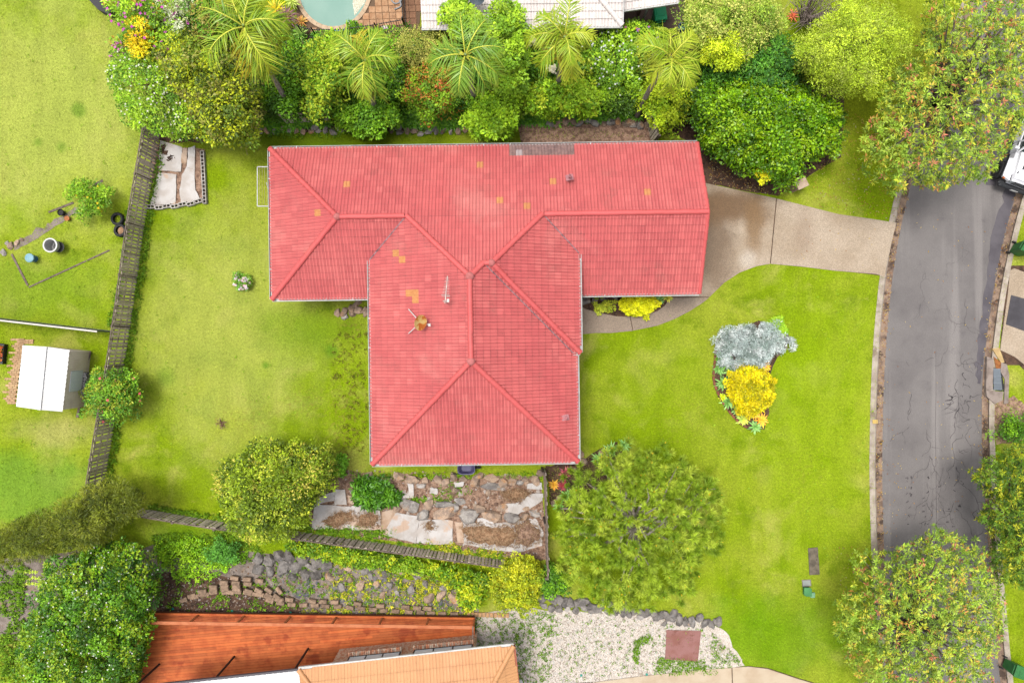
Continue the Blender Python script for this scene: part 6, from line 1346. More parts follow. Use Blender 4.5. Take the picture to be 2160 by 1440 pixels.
# patio cover: white insulated sheet on dark posts
zp = 2.95; pc = thing('patio_cover', 'white sheet patio roof on dark posts over the timber deck', 'roof', P(480, 1430, 0))
a, b, c, d = P(330, 1446, zp), P(631, 1413, zp), P(640, 1520, zp + .1), P(330, 1540, zp + .1); ribs(a, b, c, d, 26, .03, M_shedr, 'roof_sheet', pc)
MB().beam(a + Vector((0, .03, -.06)), b + Vector((0, .03, -.06)), .10, .13).build('gutter', pmat('slate_gutter', (96, 92, 100), rough=.5), pc)
MB().beam(b + Vector((.03, 0, -.04)), c + Vector((.03, 0, -.04)), .06, .14).build('side_flashing', M_black, pc)
for (x0, y0) in ((494, 1384), (650, 1367), (336, 1400)): p = P(x0, y0, DZ); MB().tube([p, p + Vector((0, -.02, zp - DZ - .1))], .055, 10).build('post', M_black, pc, smooth=True)
# orange house
oh = thing('neighbour_house', 'orange tiled brick house at the bottom edge beside the deck', 'house', P(860, 1440, 0)); zo = 3.05
def pcs(l, dep): return [[(0, 0), (l, 0), (l - dep * .78, -dep), (dep * .78, -dep)]]
ro, Wo, lo_ = simple_roof(oh, (631, 1411), (1083, 1361), zo, 3.4, .42, M_orange, -1, pieces=pcs, tw=.3, tl=.62, roll=.016)
# hip sides
for side in (0, 1):
    u_ = lo_ if side else 0; s_ = -1 if side else 1
    ppl = [[(u_, 0), (u_, -4.4), (u_ + s_ * 3.4 * .78, -3.4)]]; aa = P(631, 1411, zo); dd = P(1083, 1361, zo) - aa; th_ = math.atan2(dd.y, dd.x)
    mb = MB(); qq = [Wo(x, y, zo + (abs(x - u_)) / .78 * .42 - .012) for x, y in ppl[0]]; mb.raw(qq, [[0, 1, 2]]); mb.build('roof', M_orange, ro)
    tile_roof(ro, [((u_, 0), (s_, 0), zo, .42 / .78, ppl)], (th_, aa.x, aa.y), M_orange, .3, .62, .016, 2, None, 40)
ridge_caps(ro, Wo, (0, 0, zo), (3.4 * .78, -3.4, zo + 3.4 * .42), M_orange, lift=.05, name='hip_cap', r=.11); ridge_caps(ro, Wo, (lo_, 0, zo), (lo_ - 3.4 * .78, -3.4, zo + 3.4 * .42), M_orange, lift=.05, name='hip_cap', r=.11)
MB().beam(Wo(-.05, .05, zo - .07), Wo(lo_ + .05, .05, zo - .07), .03, .16).build('fascia', pmat('rust_fascia', (196, 116, 84), rough=.7), ro)
MB().beam(Wo(lo_ + .04, 0, zo - .04), Wo(lo_ + .04, -4.4, zo - .04), .08, .1).build('gutter', pmat('rust_gutter', (190, 104, 76), rough=.6), ro)
wa, wb = P(712, 1376, 1.0), P(1004, 1346, 1.0); dW = (wb - wa); dn = dW.normalized(); nn = Vector((-dn.y, dn.x, 0)); an = math.atan2(dn.y, dn.x)
mb = MB(); mb.beam(wa - nn * .12 + Vector((0, 0, .5)), wb - nn * .12 + Vector((0, 0, .5)), .22, 3.0); wl2 = mb.build('wall', pmat('mixed_brick', (226, 160, 122), (244, 214, 186), 9, .45, .55, rough=.9), oh)
M_sill = pmat('sill_brick', (226, 150, 112), (246, 222, 198), 3, rough=.9, coord='o', rnd=.3)
o = MB().box((0, 0, 0), (.075, .26, .10), bev=.008).build('sill_brick', M_sill, wl2); sm = o.data; bpy.data.objects.remove(o)
for (f0, f1) in ((.10, .48), (.56, .99)):
    n = int((f1 - f0) * dW.length / .086)
    for i in range(n):
        p = wa + dW * (f0 + (f1 - f0) * (i + .5) / n) + nn * .08; link('sill_brick', sm, wl2, Matrix.Translation(Vector((p.x, p.y, 1.55))) @ Matrix.Rotation(an, 4, 'Z') @ Matrix.Rotation(-.25, 4, 'X'))
    p0 = wa + dW * (f0 + .01) + nn * .02; p1 = wa + dW * (f1 - .01) + nn * .02
    fr = MB(); fr.beam(Vector((p0.x, p0.y, 1.66)), Vector((p1.x, p1.y, 1.66)), .06, .05); fr.beam(Vector((p0.x, p0.y, 2.7)), Vector((p1.x, p1.y, 2.7)), .06, .05)
    for k in range(4): q = p0.lerp(p1, k / 3); fr.box((q.x, q.y, 2.18), (.05, .05, 1.05), rz=an)
    w_ = fr.build('window', M_black, wl2)
    for k in range(3):
        q0, q1 = p0.lerp(p1, (k + .04) / 3), p0.lerp(p1, (k + .96) / 3); MB().beam(Vector((q0.x, q0.y, 2.18)), Vector((q1.x, q1.y, 2.18)), .02, .98).build('pane', M_glass, w_)
mb = MB(); mb.box(P(738, 1386, .8), (.16, .5, .12), rz=-.5); tag(mb.build('downpipe_offset', M_cream), 'cream pipe stub by the brick window end', 'pipe')
# ------------------------------------------------------------------ street: white four-wheel drive
car = thing('parked_car', 'white four-wheel drive parked under the street tree at the right edge', 'car', (*P(2154, 322, 0)[:2], ROADZ), None, math.radians(180 - 20))
M_cw = pmat('white_car_paint', (246, 246, 250), (236, 236, 242), .6, rough=.22, spec=.6, grain=.01, bmp=0, g=1.9); M_trim = pmat('black_trim', (52, 54, 58), (44, 46, 50), 4, rough=.55, bmp=0); M_cg = pmat('tinted_glass', (70, 88, 84), (48, 60, 60), 1.0, rough=.06, spec=.8, bmp=0, grain=.02); M_rim = pmat('grey_rim', (120, 122, 126), rough=.35, metal=.6, bmp=0)
def lp(name, mb, mat, par=car, smooth=False): return mb.build(name, mat, par, smooth, local=True)
# local frame: +y is the nose
mb = MB(); mb.box((0, -.25, .78), (1.52, 3.7, .5), bev=.06); body = lp('body', mb, M_cw)
mb = MB(); mb.raw([(-.66, .52, 1.02), (.66, .52, 1.02), (.55, 1.86, .98), (-.55, 1.86, .98), (-.64, .52, 1.22), (.64, .52, 1.22), (.50, 1.80, 1.13), (-.50, 1.80, 1.13), (-.3, .52, 1.26), (.3, .52, 1.26), (.26, 1.80, 1.17), (-.26, 1.80, 1.17)],
                  [(0, 4, 7, 3), (1, 2, 6, 5), (4, 8, 11, 7), (8, 9, 10, 11), (9, 5, 6, 10), (3, 7, 11, 10, 6, 2), (0, 1, 5, 9, 8, 4)]); bonnet = lp('bonnet', mb, M_cw)
for x, y, w, l in ((-.3, 1.2, .07, .22), (.3, 1.2, .07, .22), (0, .66, .7, .09), (.45, 1.5, .05, .12), (-.45, 1.5, .05, .12)): lp('bonnet_vent', MB().box((x, y, 1.262 - max(0, y - .52) * .07 - (.03 if abs(x) > .35 else 0)), (w, l, .03)), M_trim)
mb = MB(); mb.box((0, 1.88, .85), (1.1, .12, .5), bev=.04); grille = lp('grille', mb, M_cw)
for i in range(7): lp('grille_slot', MB().box(((i - 3) * .105, 1.93, .90), (.055, .06, .34)), M_trim)
for s in (-1, 1):
    mb = MB(); mb.tube([(s * .46, 1.88, .93), (s * .46, 1.955, .93)], .105, 16); lp('headlight', mb, pmat('lamp_lens', (200, 206, 210), rough=.1, bmp=0), smooth=True)
    mb = MB(); mb.raw([(s * .60, 1.94, .86), (s * .98, 1.80, .84), (s * .98, .85, .92), (s * .62, .85, .94), (s * .60, 1.92, .98), (s * .96, 1.78, .95), (s * .98, .9, 1.0), (s * .62, .8, 1.03)], [(0, 1, 5, 4), (1, 2, 6, 5), (2, 3, 7, 6), (4, 5, 6, 7), (3, 0, 4, 7)] if s > 0 else [(1, 0, 4, 5), (2, 1, 5, 6), (3, 2, 6, 7), (7, 6, 5, 4), (0, 3, 7, 4)]); lp('fender', mb, M_cw)
    lp('fender_edge', MB().beam((s * .985, 1.8, .86), (s * .985, .88, .94), .05, .10), M_trim); lp('indicator', MB().box((s * .86, 1.85, .90), (.10, .08, .07)), pmat('amber_lens', (236, 130, 60), rough=.2, bmp=0))
    mb = MB(); mb.box((s * .86, -1.45, .98), (.26, 1.0, .10), bev=.04); lp('rear_fender', mb, M_cw)
    for y in (1.38, -1.42):
        mb = MB(); mb.lathe([(.22, -.12), (.38, -.12), (.41, -.08), (.41, .08), (.38, .12), (.22, .12)], (0, 0, 0), 24); w = lp('wheel', mb, M_dark, smooth=True); w.matrix_basis = Matrix.Translation((s * .90, y, .40)) @ Matrix.Rotation(math.pi / 2, 4, 'Y') @ w.matrix_basis
        WM[w.name] = WM[car.name] @ w.matrix_basis; mb = MB(); mb.lathe([(.001, .10), (.08, .11), (.10, .06), (.22, .08), (.23, .12)], (0, 0, 0), 16); mb.build('rim', M_rim, w, True, local=True)
    for y0, y1 in ((-.02, .50), (-.95, -.07)): lp('door', MB().box((s * .775, (y0 + y1) / 2, .80), (.05, y1 - y0 - .02, .50), bev=.015), M_cw)
    lp('running_board', MB().box((s * .86, -.05, .45), (.16, 1.9, .06)), M_trim)
    mb = MB(); mb.box((s * .95, .42, 1.22), (.22, .12, .18), bev=.03); lp('mirror', mb, M_cw); lp('door_handle', MB().box((s * .805, .06, .98), (.03, .16, .03)), M_trim)
mb = MB(); mb.raw([(-.70, .50, 1.06), (.70, .50, 1.06), (.62, .12, 1.72), (-.62, .12, 1.72)], [(0, 1, 2, 3)]); mb.raw([(-.70, .46, 1.06), (.70, .46, 1.06), (.62, .08, 1.72), (-.62, .08, 1.72)], [(3, 2, 1, 0)]); lp('windscreen', mb, M_cg)
mb = MB(); mb.hexa([(-.74, -1.95, 1.03), (.74, -1.95, 1.03), (.72, .44, 1.03), (-.72, .44, 1.03), (-.64, -1.88, 1.70), (.64, -1.88, 1.70), (.62, .06, 1.70), (-.62, .06, 1.70)]); lp('cabin_glass', mb, M_cg)
mb = MB(); mb.box((0, -.9, 1.76), (1.36, 2.1, .10), bev=.05); rf_ = lp('roof', mb, M_cw)
for s in (-1, 1):
    lp('pillar', MB().beam((s * .71, .50, 1.04), (s * .64, .10, 1.74), .07, .07), M_cw)
    for y in (-.03, -1.0, -1.9): lp('pillar', MB().beam((s * .75, y, 1.03), (s * .66, y - .02, 1.72), .09, .06), M_cw)
mb = MB(); mb.box((0, 2.06, .58), (1.64, .20, .20), bev=.06); mb.box((-.72, 1.98, .60), (.34, .24, .17), rz=.35, bev=.05); mb.box((.72, 1.98, .60), (.34, .24, .17), rz=-.35, bev=.05); bmp_ = lp('bumper', mb, M_trim)
lp('number_plate', MB().box((0, 2.17, .60), (.37, .02, .12)), M_white)
# drain pit in the far kerb
dr = thing('drain_pit', 'concrete stormwater pit with a steel grate in the far kerb', 'drain', (*P(2105, 795, 0)[:2], -.1))
M_dc = pmat('drain_concrete', (176, 160, 150), (146, 130, 120), 3, rough=.9)
for pl, z0, z1, m_ in (([(2082, 752), (2096, 756), (2094, 822), (2080, 822)], -.12, .05, M_dc), ([(2080, 822), (2117, 826), (2115, 844), (2098, 852), (2082, 836)], -.12, .055, M_dc), ([(2112, 764), (2124, 768), (2129, 790), (2127, 850), (2118, 852), (2119, 828), (2120, 800), (2111, 784)], -.12, .06, M_dc)): MB().prism(w2(pl, z1), z0, z1).build('concrete_surround', m_, dr)
MB().prism(w2([(2093, 735), (2108, 733), (2119, 764), (2112, 765)], .07), -.1, .07).build('kerb_lintel', pmat('yellow_lintel', (230, 200, 140), (210, 178, 124), 4, rough=.8), dr)
MB().prism(w2([(2094, 776), (2112, 776), (2120, 826), (2095, 822)], .03), -.1, .03).build('pit_floor', M_black, dr)
MB().prism(w2([(2096, 752), (2112, 764), (2111, 780), (2102, 780)], .045), -.1, .045).build('leaf_litter', pmat('leaf_litter', (186, 120, 66), (140, 84, 46), 14, rough=1), dr)
for i in range(9): MB().beam(P(2096 + i * 1.6, 777, .045), P(2097 + i * 2.0, 822, .045), .026, .03).build('grate_bar', pmat('grate_steel', (150, 160, 170), rough=.5) if i == 0 else bpy.data.materials['grate_steel'], dr)
for y in (778, 792, 807, 821): MB().beam(P(2095, y, .038), P(2112, y + .5, .038), .025, .03).build('grate_frame', bpy.data.materials['grate_steel'], dr)
mb = MB(); mb.prism(w2([(2133, 622), (2176, 634), (2172, 702), (2122, 684)], .045), .03, .045); tag(mb.build('steel_plate', pmat('dark_plate', (84, 80, 86), (70, 66, 72), 2, rough=.6)), 'dark steel plate lying on the driveway across the road', 'plate')
# mailbox, lids and plates on the front lawn
t = thing('letterbox', 'sandstone letterbox pier at the driveway entrance below the big hedge', 'letterbox', P(1676, 396, 0)); M_ss = pmat('sandstone', (206, 178, 150), (180, 150, 124), 5, rough=.9); c = P(1676, 396, 0)
MB().box(c + Vector((0, 0, .42)), (.46, .36, .84), rz=.45, bev=.02).build('pier', M_ss, t); MB().box(c + Vector((0, 0, .875)), (.56, .44, .07), rz=.45, bev=.015).build('cap', pmat('pale_sandstone', (232, 206, 178), (214, 184, 156), 6), t)
MB().box(c + Vector((.07, -.18, .62)), (.26, .04, .05), rz=.45).build('slot', M_black, t)
mb = MB(); mb.prism(w2([(1705, 1156), (1725, 1154), (1729, 1211), (1708, 1212)], .05), -.02, .05); tag(mb.build('pit_cover', pmat('old_concrete', (142, 130, 112), (112, 102, 88), 4, rough=.95, c3=(88, 82, 70), scale3=6)), 'long weathered concrete cover slab in the front lawn', 'cover')
t = thing('service_pit', 'small pale grey service pit lid in the front lawn', 'cover', P(1701, 1229, 0)); MB().prism(w2([(1693, 1224), (1709, 1223), (1710, 1234), (1694, 1236)], .04), -.02, .04).build('lid', M_grey, t); MB().prism(w2([(1691.5, 1222.5), (1710.5, 1221.5), (1711.5, 1235.5), (1692.5, 1237.5)], .025), -.02, .025).build('rim', M_dc, t)
M_gb = pmat('green_cabinet', (96, 172, 106), (84, 158, 96), 3, rough=.6); M_gl = pmat('pale_green_lid', (150, 206, 160), rough=.6)
t = thing('utility_box', 'small green utility box standing beside the grey pit lid', 'utility box', P(1703, 1247, 0)); MB().box(P(1703, 1247, .2), (.30, .36, .40), bev=.02).build('cabinet', M_gb, t); MB().box(P(1703, 1247, .42), (.33, .39, .05), bev=.015).build('cap', M_gb, t)
tag(MB().box(P(1714, 1254, .06), (.22, .26, .12), bev=.02).build('valve_box', M_gl), 'pale green valve lid touching the utility box', 'cover')
mb = MB(); mb.prism(w2([(1406, 1328), (1479, 1330), (1472, 1394), (1403, 1390)], .06), .03, .06); tag(mb.build('rusty_plate', pmat('rusted_steel', (176, 124, 118), (160, 104, 92), 1.4, rough=.8, c3=(142, 88, 76), scale3=2.4)), 'square rust-red steel plate on the white gravel', 'plate')
# white fold-out clothesline on the left wall
t = thing('clothesline', 'white folding clothesline frame on the left end of the red house', 'clothesline', P(556, 392, 0)); q = [P(543, 352, 1.7), P(574, 352, 1.7), P(574, 435, 1.7), P(543, 435, 1.7)]
for i, (a, b) in enumerate(((0, 1), (3, 2), (0, 3))): MB().tube([q[a], q[b]], .026, 6).build('frame', M_white, t)
for i in range(5): MB().tube([q[0].lerp(q[1], .15 + i * .17), q[3].lerp(q[2], .15 + i * .17)], .007, 4).build('line', M_cream, t)
for k in (0, 3): MB().tube([q[k].lerp(q[k - 2 if k == 3 else 1], .6), P(578, 352 if k == 0 else 435, 1.1)], .02, 5).build('strut', M_white, t)
# buckets, tyres, log and beds on the left lawns
t = thing('compost_tub', 'white-rimmed round tub standing on the left lawn', 'tub', P(124, 522, 0)); mb = MB(); mb.lathe([(.24, 0), (.33, .6), (.36, .62), (.36, .66), (.29, .66), (.26, .15), (.01, .14)], P(124, 521, 0), 22); mb.build('tub', M_white, t, smooth=True); MB().disc(P(124, 521, .34), .27, 20).build('contents', M_black, t)
t = thing('blue_tub', 'small tub with a pale blue lid on the left lawn', 'tub', P(74, 547, 0)); mb = MB(); mb.lathe([(.01, 0), (.16, .0), (.20, .36), (.20, .38)], P(74, 546, 0), 18); mb.build('body', pmat('blue_tub_plastic', (70, 130, 190), rough=.5), t, smooth=True); mb = MB(); mb.lathe([(.22, .36), (.22, .42), (.19, .44), (.01, .435)], P(74, 546, 0), 20); mb.build('lid', pmat('pale_blue_lid', (150, 200, 214), (132, 186, 204), 6, rough=.5), t, smooth=True)
def tyre(label, px, py, soil=False):
    t = thing('tyre', label, 'tyre', P(px, py, 0), 'tyres by the left fence'); mb = MB(); mb.lathe([(.20, .02), (.29, .0), (.33, .06), (.33, .16), (.29, .22), (.20, .20), (.22, .11), (.20, .02)], P(px, py, 0), 22); mb.build('casing', M_dark, t, smooth=True)
    if soil: MB().disc(P(px, py, .12), .21, 16).build('soil', M_compost, t)
tyre('black car tyre lying beside the left fence', 251, 463); tyre('soil-filled tyre beside the left fence, lower of the two', 257, 487, True)
for (lb, a, b, w) in (('grey log on the left lawn above the citrus tree', (196, 393), (218, 381), .12), ('old timber sleeper edge left of the citrus tree', (104, 448), (156, 428), .10), ('weathered timber edge on the upper left of the old bed', (26, 536), (60, 602), .10), ('thin brown timber edge running across the left lawn', (62, 606), (232, 528), .07)):
    mb = MB(); mb.beam(P(*a, -.025), P(*b, -.025), w, .12); tag(mb.build('timber_edge', M_woodpost), lb, 'timber')
rocks('rock_pile', 'small pale rubble heap at the left edge of the lawn', 'rocks', [(6, 532, 8, 6, Gk), (22, 518, 9, 7, T_), (14, 514, 6, 5, Gk), (36, 512, 7, 5, T_), (46, 506, 6, 4, T_)], 91)
slab('dirt_strip', ragged([(26, 514), (80, 486), (120, 462), (160, 436), (166, 446), (120, 476), (64, 512), (30, 528)], 2, rs, 4), -.02, .012, M_soilgrey, kind='structure')
mb = MB(); mb.lathe([(.01, 0), (.12, .0), (.15, .22), (.17, .22), (.15, .26), (.13, .2), (.01, .19)], P(134, 450, 0), 14); tag(mb.build('plant_pot', M_dark, smooth=True), 'dark empty plant pot beside the citrus tree', 'pot')
mb = MB(); mb.lathe([(.01, 0), (.09, .0), (.12, .18), (.13, .2), (.1, .18), (.01, .16)], P(146, 462, 0), 14); tag(mb.build('plant_pot', pmat('terracotta_pot', (206, 130, 76), rough=.8), smooth=True), 'small terracotta pot beside the citrus tree', 'pot')
# dark thing at the top left, mulch edge
mb = MB(); mb.prism(w2([(178, -10), (196, -14), (236, 22), (228, 30), (206, 20)], .5), .0, .5); tag(mb.build('dark_bed_wall', pmat('charcoal_render', (74, 72, 76), rough=.8)), 'charcoal garden wall end at the top left edge', 'wall')
# purple barrow below the eave
t = thing('wheelbarrow', 'purple wheelbarrow tray half under the lower eave', 'wheelbarrow', P(985, 988, 0)); M_pur = pmat('purple_plastic', (104, 98, 140), (88, 84, 124), 3, rough=.5)
mb = MB(); V = []; F = []; n = 18
for k, (sx, sy, z) in enumerate(((.26, .18, .3), (.42, .27, .58), (.44, .29, .60), (.40, .25, .59), (.24, .16, .36))):
    for i in range(n): a = 2 * math.pi * i / n; V.append((P(985, 984, 0).x + sx * np.sign(math.cos(a)) * abs(math.cos(a)) ** .6, P(985, 984, 0).y + sy * np.sign(math.sin(a)) * abs(math.sin(a)) ** .6, z))
for k in range(4):
    for i in range(n): F.append([k * n + i, k * n + (i + 1) % n, k * n + n + (i + 1) % n, k * n + n + i])
F.append([4 * n + i for i in range(n)]); F.append([i for i in range(n - 1, -1, -1)]); mb.raw(V, F); mb.build('tray', M_pur, t, smooth=True)
c = P(985, 984, 0)
for s in (-1, 1): MB().tube([c + Vector((.5, s * .1, .22)), c + Vector((-.3, s * .25, .42)), c + Vector((-.75, s * .27, .55))], .018, 6).build('handle', M_black, t); MB().tube([c + Vector((-.2, s * .2, .4)), c + Vector((-.25, s * .22, 0))], .016, 6).build('leg', M_black, t)
mb = MB(); mb.tube([c + Vector((.55, -.04, .17)), c + Vector((.55, .04, .17))], .17, 16); mb.build('wheel', M_dark, t)
# small items on the slope: irrigation lids, pale stones
for i, (x, y, lb) in enumerate(((365, 1283, 'leftmost turquoise lid in the soil above the deck'), (490, 1288, 'second turquoise lid from the left above the deck'), (613, 1291, 'turquoise lid by the second railing bay'), (724, 1294, 'turquoise lid by the middle of the deck railing'), (848, 1296, 'rightmost turquoise lid above the deck'), (1226, 1423, 'green lid on the lower white gravel'), (1364, 1421, 'green lid on the gravel below the rusty plate'))):
    mb = MB(); mb.lathe([(.06, 0), (.065, .03), (.05, .045), (.01, .045)], P(x, y, .01), 12); tag(mb.build('irrigation_lid', pmat('turquoise_plastic', (30, 170, 150), rough=.5) if i == 0 else bpy.data.materials['turquoise_plastic'], smooth=True), lb, 'lid', 'irrigation lids')
mb = MB(); mb.lathe([(.01, 0), (.14, .0), (.15, .04), (.13, .07), (.01, .09)], P(1099, 1437, .2), 12, sx=.6, rz=.4); tag(mb.build('wall_lamp', M_white, smooth=True), 'white oval lamp at the corner of the orange roof', 'lamp')
# ------------------------------------------------------------------ seedlings, weeds, litter, pebbles
def weeds(name, label, areas, seed, mat=None, cat='weeds'):
    rng = np.random.default_rng(seed); parts = []
    for poly, n, sz, cols in areas:
        p = sample(np.array(poly, float), n, rng); k = 9; c = np.repeat(PA(p, .02), k, 0); m = len(c); az = rng.uniform(0, 6.28, m); s = np.repeat(sz * (.5 + rng.random(n)), k)
        c = c + np.stack([np.cos(az), np.sin(az), np.zeros(m)], 1) * (s * .5 * rng.random(m))[:, None]
        d = nrm(np.stack([np.cos(az), np.sin(az), .5 + rng.random(m)], 1)); cl = lcols(cols); parts.append(leaves(c, d, nrm(rng.normal(size=(m, 3)) * .4 + [0, 0, 1]), s * (.6 + .5 * rng.random(m)), s * .35, cl[rng.integers(0, len(cl), m)] * (1 + .15 * rng.normal(size=(m, 1)))))
    V, F, C = join(parts); o = mesh_np(name, V, F, mat or M_leaf, col=np.clip(C, .003, .8)); return tag(o, label, cat, kind='stuff')
WL = [(120, 152, 40), (140, 170, 50)]; WG = [(96, 134, 34), (120, 156, 42), (80, 112, 34)]; WY = [(180, 176, 56), (160, 168, 56), (130, 148, 46), (196, 186, 76)]
weeds('weeds', 'patches of yellow-green weeds over the bottom neighbour slope', [([(700, 1185), (1000, 1235), (1000, 1300), (690, 1280)], 200, .16, WY), ([(640, 1276), (990, 1286), (990, 1306), (640, 1296)], 90, .15, WY), ([(530, 1165), (1000, 1215), (990, 1300), (560, 1280)], 420, .13, WG), ([(340, 1220), (560, 1230), (620, 1290), (340, 1288)], 120, .14, WG),
      ([(880, 1215), (940, 1225), (920, 1270), (880, 1260)], 90, .16, WY), ([(660, 1120), (1060, 1165), (1060, 1190), (660, 1140)], 200, .14, WG), ([(900, 1140), (1070, 1165), (1070, 1200), (930, 1180)], 150, .15, WY), ([(640, 1110), (830, 1110), (840, 1132), (650, 1124)], 220, .14, WG), ([(930, 1018), (960, 1010), (1000, 1040), (900, 1060)], 60, .12, WG), ([(870, 1048), (960, 1056), (950, 1064), (860, 1054)], 40, .14, WG), ([(700, 990), (790, 1000), (1140, 996), (1140, 1008), (760, 1010)], 160, .1, WG)], 401)
weeds('weeds', 'weeds and grass growing through the white gravel', [([(1000, 1296), (1170, 1290), (1160, 1440), (1000, 1440)], 700, .09, WG), ([(1160, 1290), (1480, 1320), (1540, 1400), (1180, 1440)], 400, .07, WG), ([(1390, 1386), (1480, 1390), (1520, 1420), (1380, 1420)], 260, .10, WG), ([(1334, 1390), (1340, 1350), (1370, 1336), (1376, 1344), (1350, 1360), (1346, 1400)], 130, .09, WG), ([(1500, 1330), (1570, 1400), (1500, 1410)], 120, .08, WG)], 402)
weeds('weeds', 'low weeds over the dark soil at the lower left', [([(0, 1190), (60, 1190), (50, 1300), (0, 1300)], 200, .15, WG), ([(30, 1300), (110, 1290), (60, 1400), (0, 1440), (0, 1340)], 220, .18, WG), ([(320, 1130), (500, 1110), (560, 1170), (520, 1190), (340, 1190)], 420, .14, WG)], 403)
weeds('weeds', 'taller weeds and grass along the foot of the left fence', [([(340, 300), (352, 300), (318, 480), (290, 690), (276, 772), (246, 960), (230, 1050), (216, 1050), (232, 960), (262, 772), (276, 690), (304, 480)], 520, .13, WG), ([(310, 1062), (480, 1090), (480, 1100), (310, 1074)], 120, .12, WG), ([(536, 276), (1000, 270), (1000, 284), (540, 292)], 220, .10, WG), ([(280, 440), (262, 600), (238, 690), (226, 690), (250, 600), (268, 440)], 160, .12, WG)], 404)
weeds('weeds', 'darker weed tufts dotted through the lawns', [([(0, 40), (230, 40), (280, 300), (240, 640), (0, 640)], 90, .07, WL), ([(340, 460), (560, 460), (570, 640), (770, 660), (770, 900), (470, 900), (250, 1040), (280, 700)], 110, .06, WL), ([(0, 890), (180, 890), (150, 1060), (0, 1100)], 40, .07, WL), ([(1240, 720), (1500, 700), (1500, 900), (1560, 1100), (1840, 1300), (1840, 620), (1640, 580)], 120, .06, WL), ([(700, 700), (775, 700), (775, 960), (710, 960)], 160, .09, [(120, 116, 50), (96, 100, 40)])], 405)
def rubble(name, label, areas, seed):
    rng = np.random.default_rng(seed); Vs = []; Cs = []
    o8 = np.array([(1, 0, 0), (0, 1, 0), (-1, 0, 0), (0, -1, 0), (.3, .2, .8), (-.4, -.2, .7)])
    for poly, n, sz, cols in areas:
        p = PA(sample(np.array(poly, float), n, rng), .03); s = sz * (.4 + 1.2 * rng.random((n, 1, 1)) ** 2); v = o8[None] * s * rng.uniform(.6, 1.4, (n, 6, 3)) ; a = rng.uniform(0, 6.28, n); ca, sa = np.cos(a)[:, None], np.sin(a)[:, None]
        v = np.stack([v[..., 0] * ca - v[..., 1] * sa, v[..., 0] * sa + v[..., 1] * ca, v[..., 2] * .7], 2) + p[:, None]; Vs.append(v); cl = np.array([alb(c) for c in cols]); Cs.append(cl[rng.integers(0, len(cl), n)])
    V = np.vstack(Vs); C = np.vstack(Cs); n = len(V); f = np.array([(0, 1, 4), (1, 2, 5), (2, 3, 5), (3, 0, 4), (1, 5, 4), (3, 4, 5)]); F = (np.arange(n)[:, None, None] * 6 + f).reshape(-1, 3)
    o = mesh_np(name, V.reshape(-1, 3), F, M_petal, col=np.repeat(C, 6, 0)); return tag(o, label, 'rubble', kind='stuff')
RC = [(206, 170, 146), (176, 138, 114), (232, 218, 208), (150, 118, 100), (222, 196, 172)]
rubble('rubble', 'bark chips and stone chips strewn over the rock garden', [([(700, 990), (1140, 1000), (1150, 1100), (700, 1070)], 1500, .045, RC), ([(820, 1020), (1140, 1020), (1146, 1100), (820, 1080)], 160, .12, RC), ([(690, 1110), (1150, 1160), (1150, 1180), (690, 1124)], 420, .04, RC)], 421)
rubble('rubble', 'stone chips and bark over the neighbour slope above the deck', [([(340, 1200), (560, 1180), (1000, 1240), (1000, 1300), (340, 1292)], 2200, .04, [(190, 170, 152), (150, 136, 126), (214, 200, 190), (168, 132, 104)]), ([(560, 1190), (990, 1240), (980, 1280), (600, 1260)], 150, .11, [(160, 156, 154), (190, 164, 140), (130, 130, 136)])], 422)
for (y, lb) in ((1206, 'top row of pale seedlings in the grey soil'), (1219, 'middle row of pale seedlings in the grey soil'), (1231, 'bottom row of pale seedlings in the grey soil')):
    rng = np.random.default_rng(int(y)); x0 = 38 + (y - 1206) * .5; parts = [rosette_arrays(tuple(P(x0 + i * 6.4, y + rng.normal(), .02)), .13, 9, .05, rng, [(190, 204, 100), (160, 184, 80)]) for i in range(7)]; V, F, C = join(parts); o = mesh_np('seedling_row', V, F, M_leaf, col=C); tag(o, lb, 'seedlings', 'seedling rows', 'stuff')
for (x, y, lb) in ((100, 1190, 'yellowish young plant in the grey soil'), (115, 1174, 'blue-green young plant by the conifer')): rosette('young_plant', lb, 'plant', x, y, .04, .28, 24, .08, int(x + y), [(176, 196, 60), (150, 180, 60)] if x == 100 else [(96, 140, 70), (110, 152, 80)])
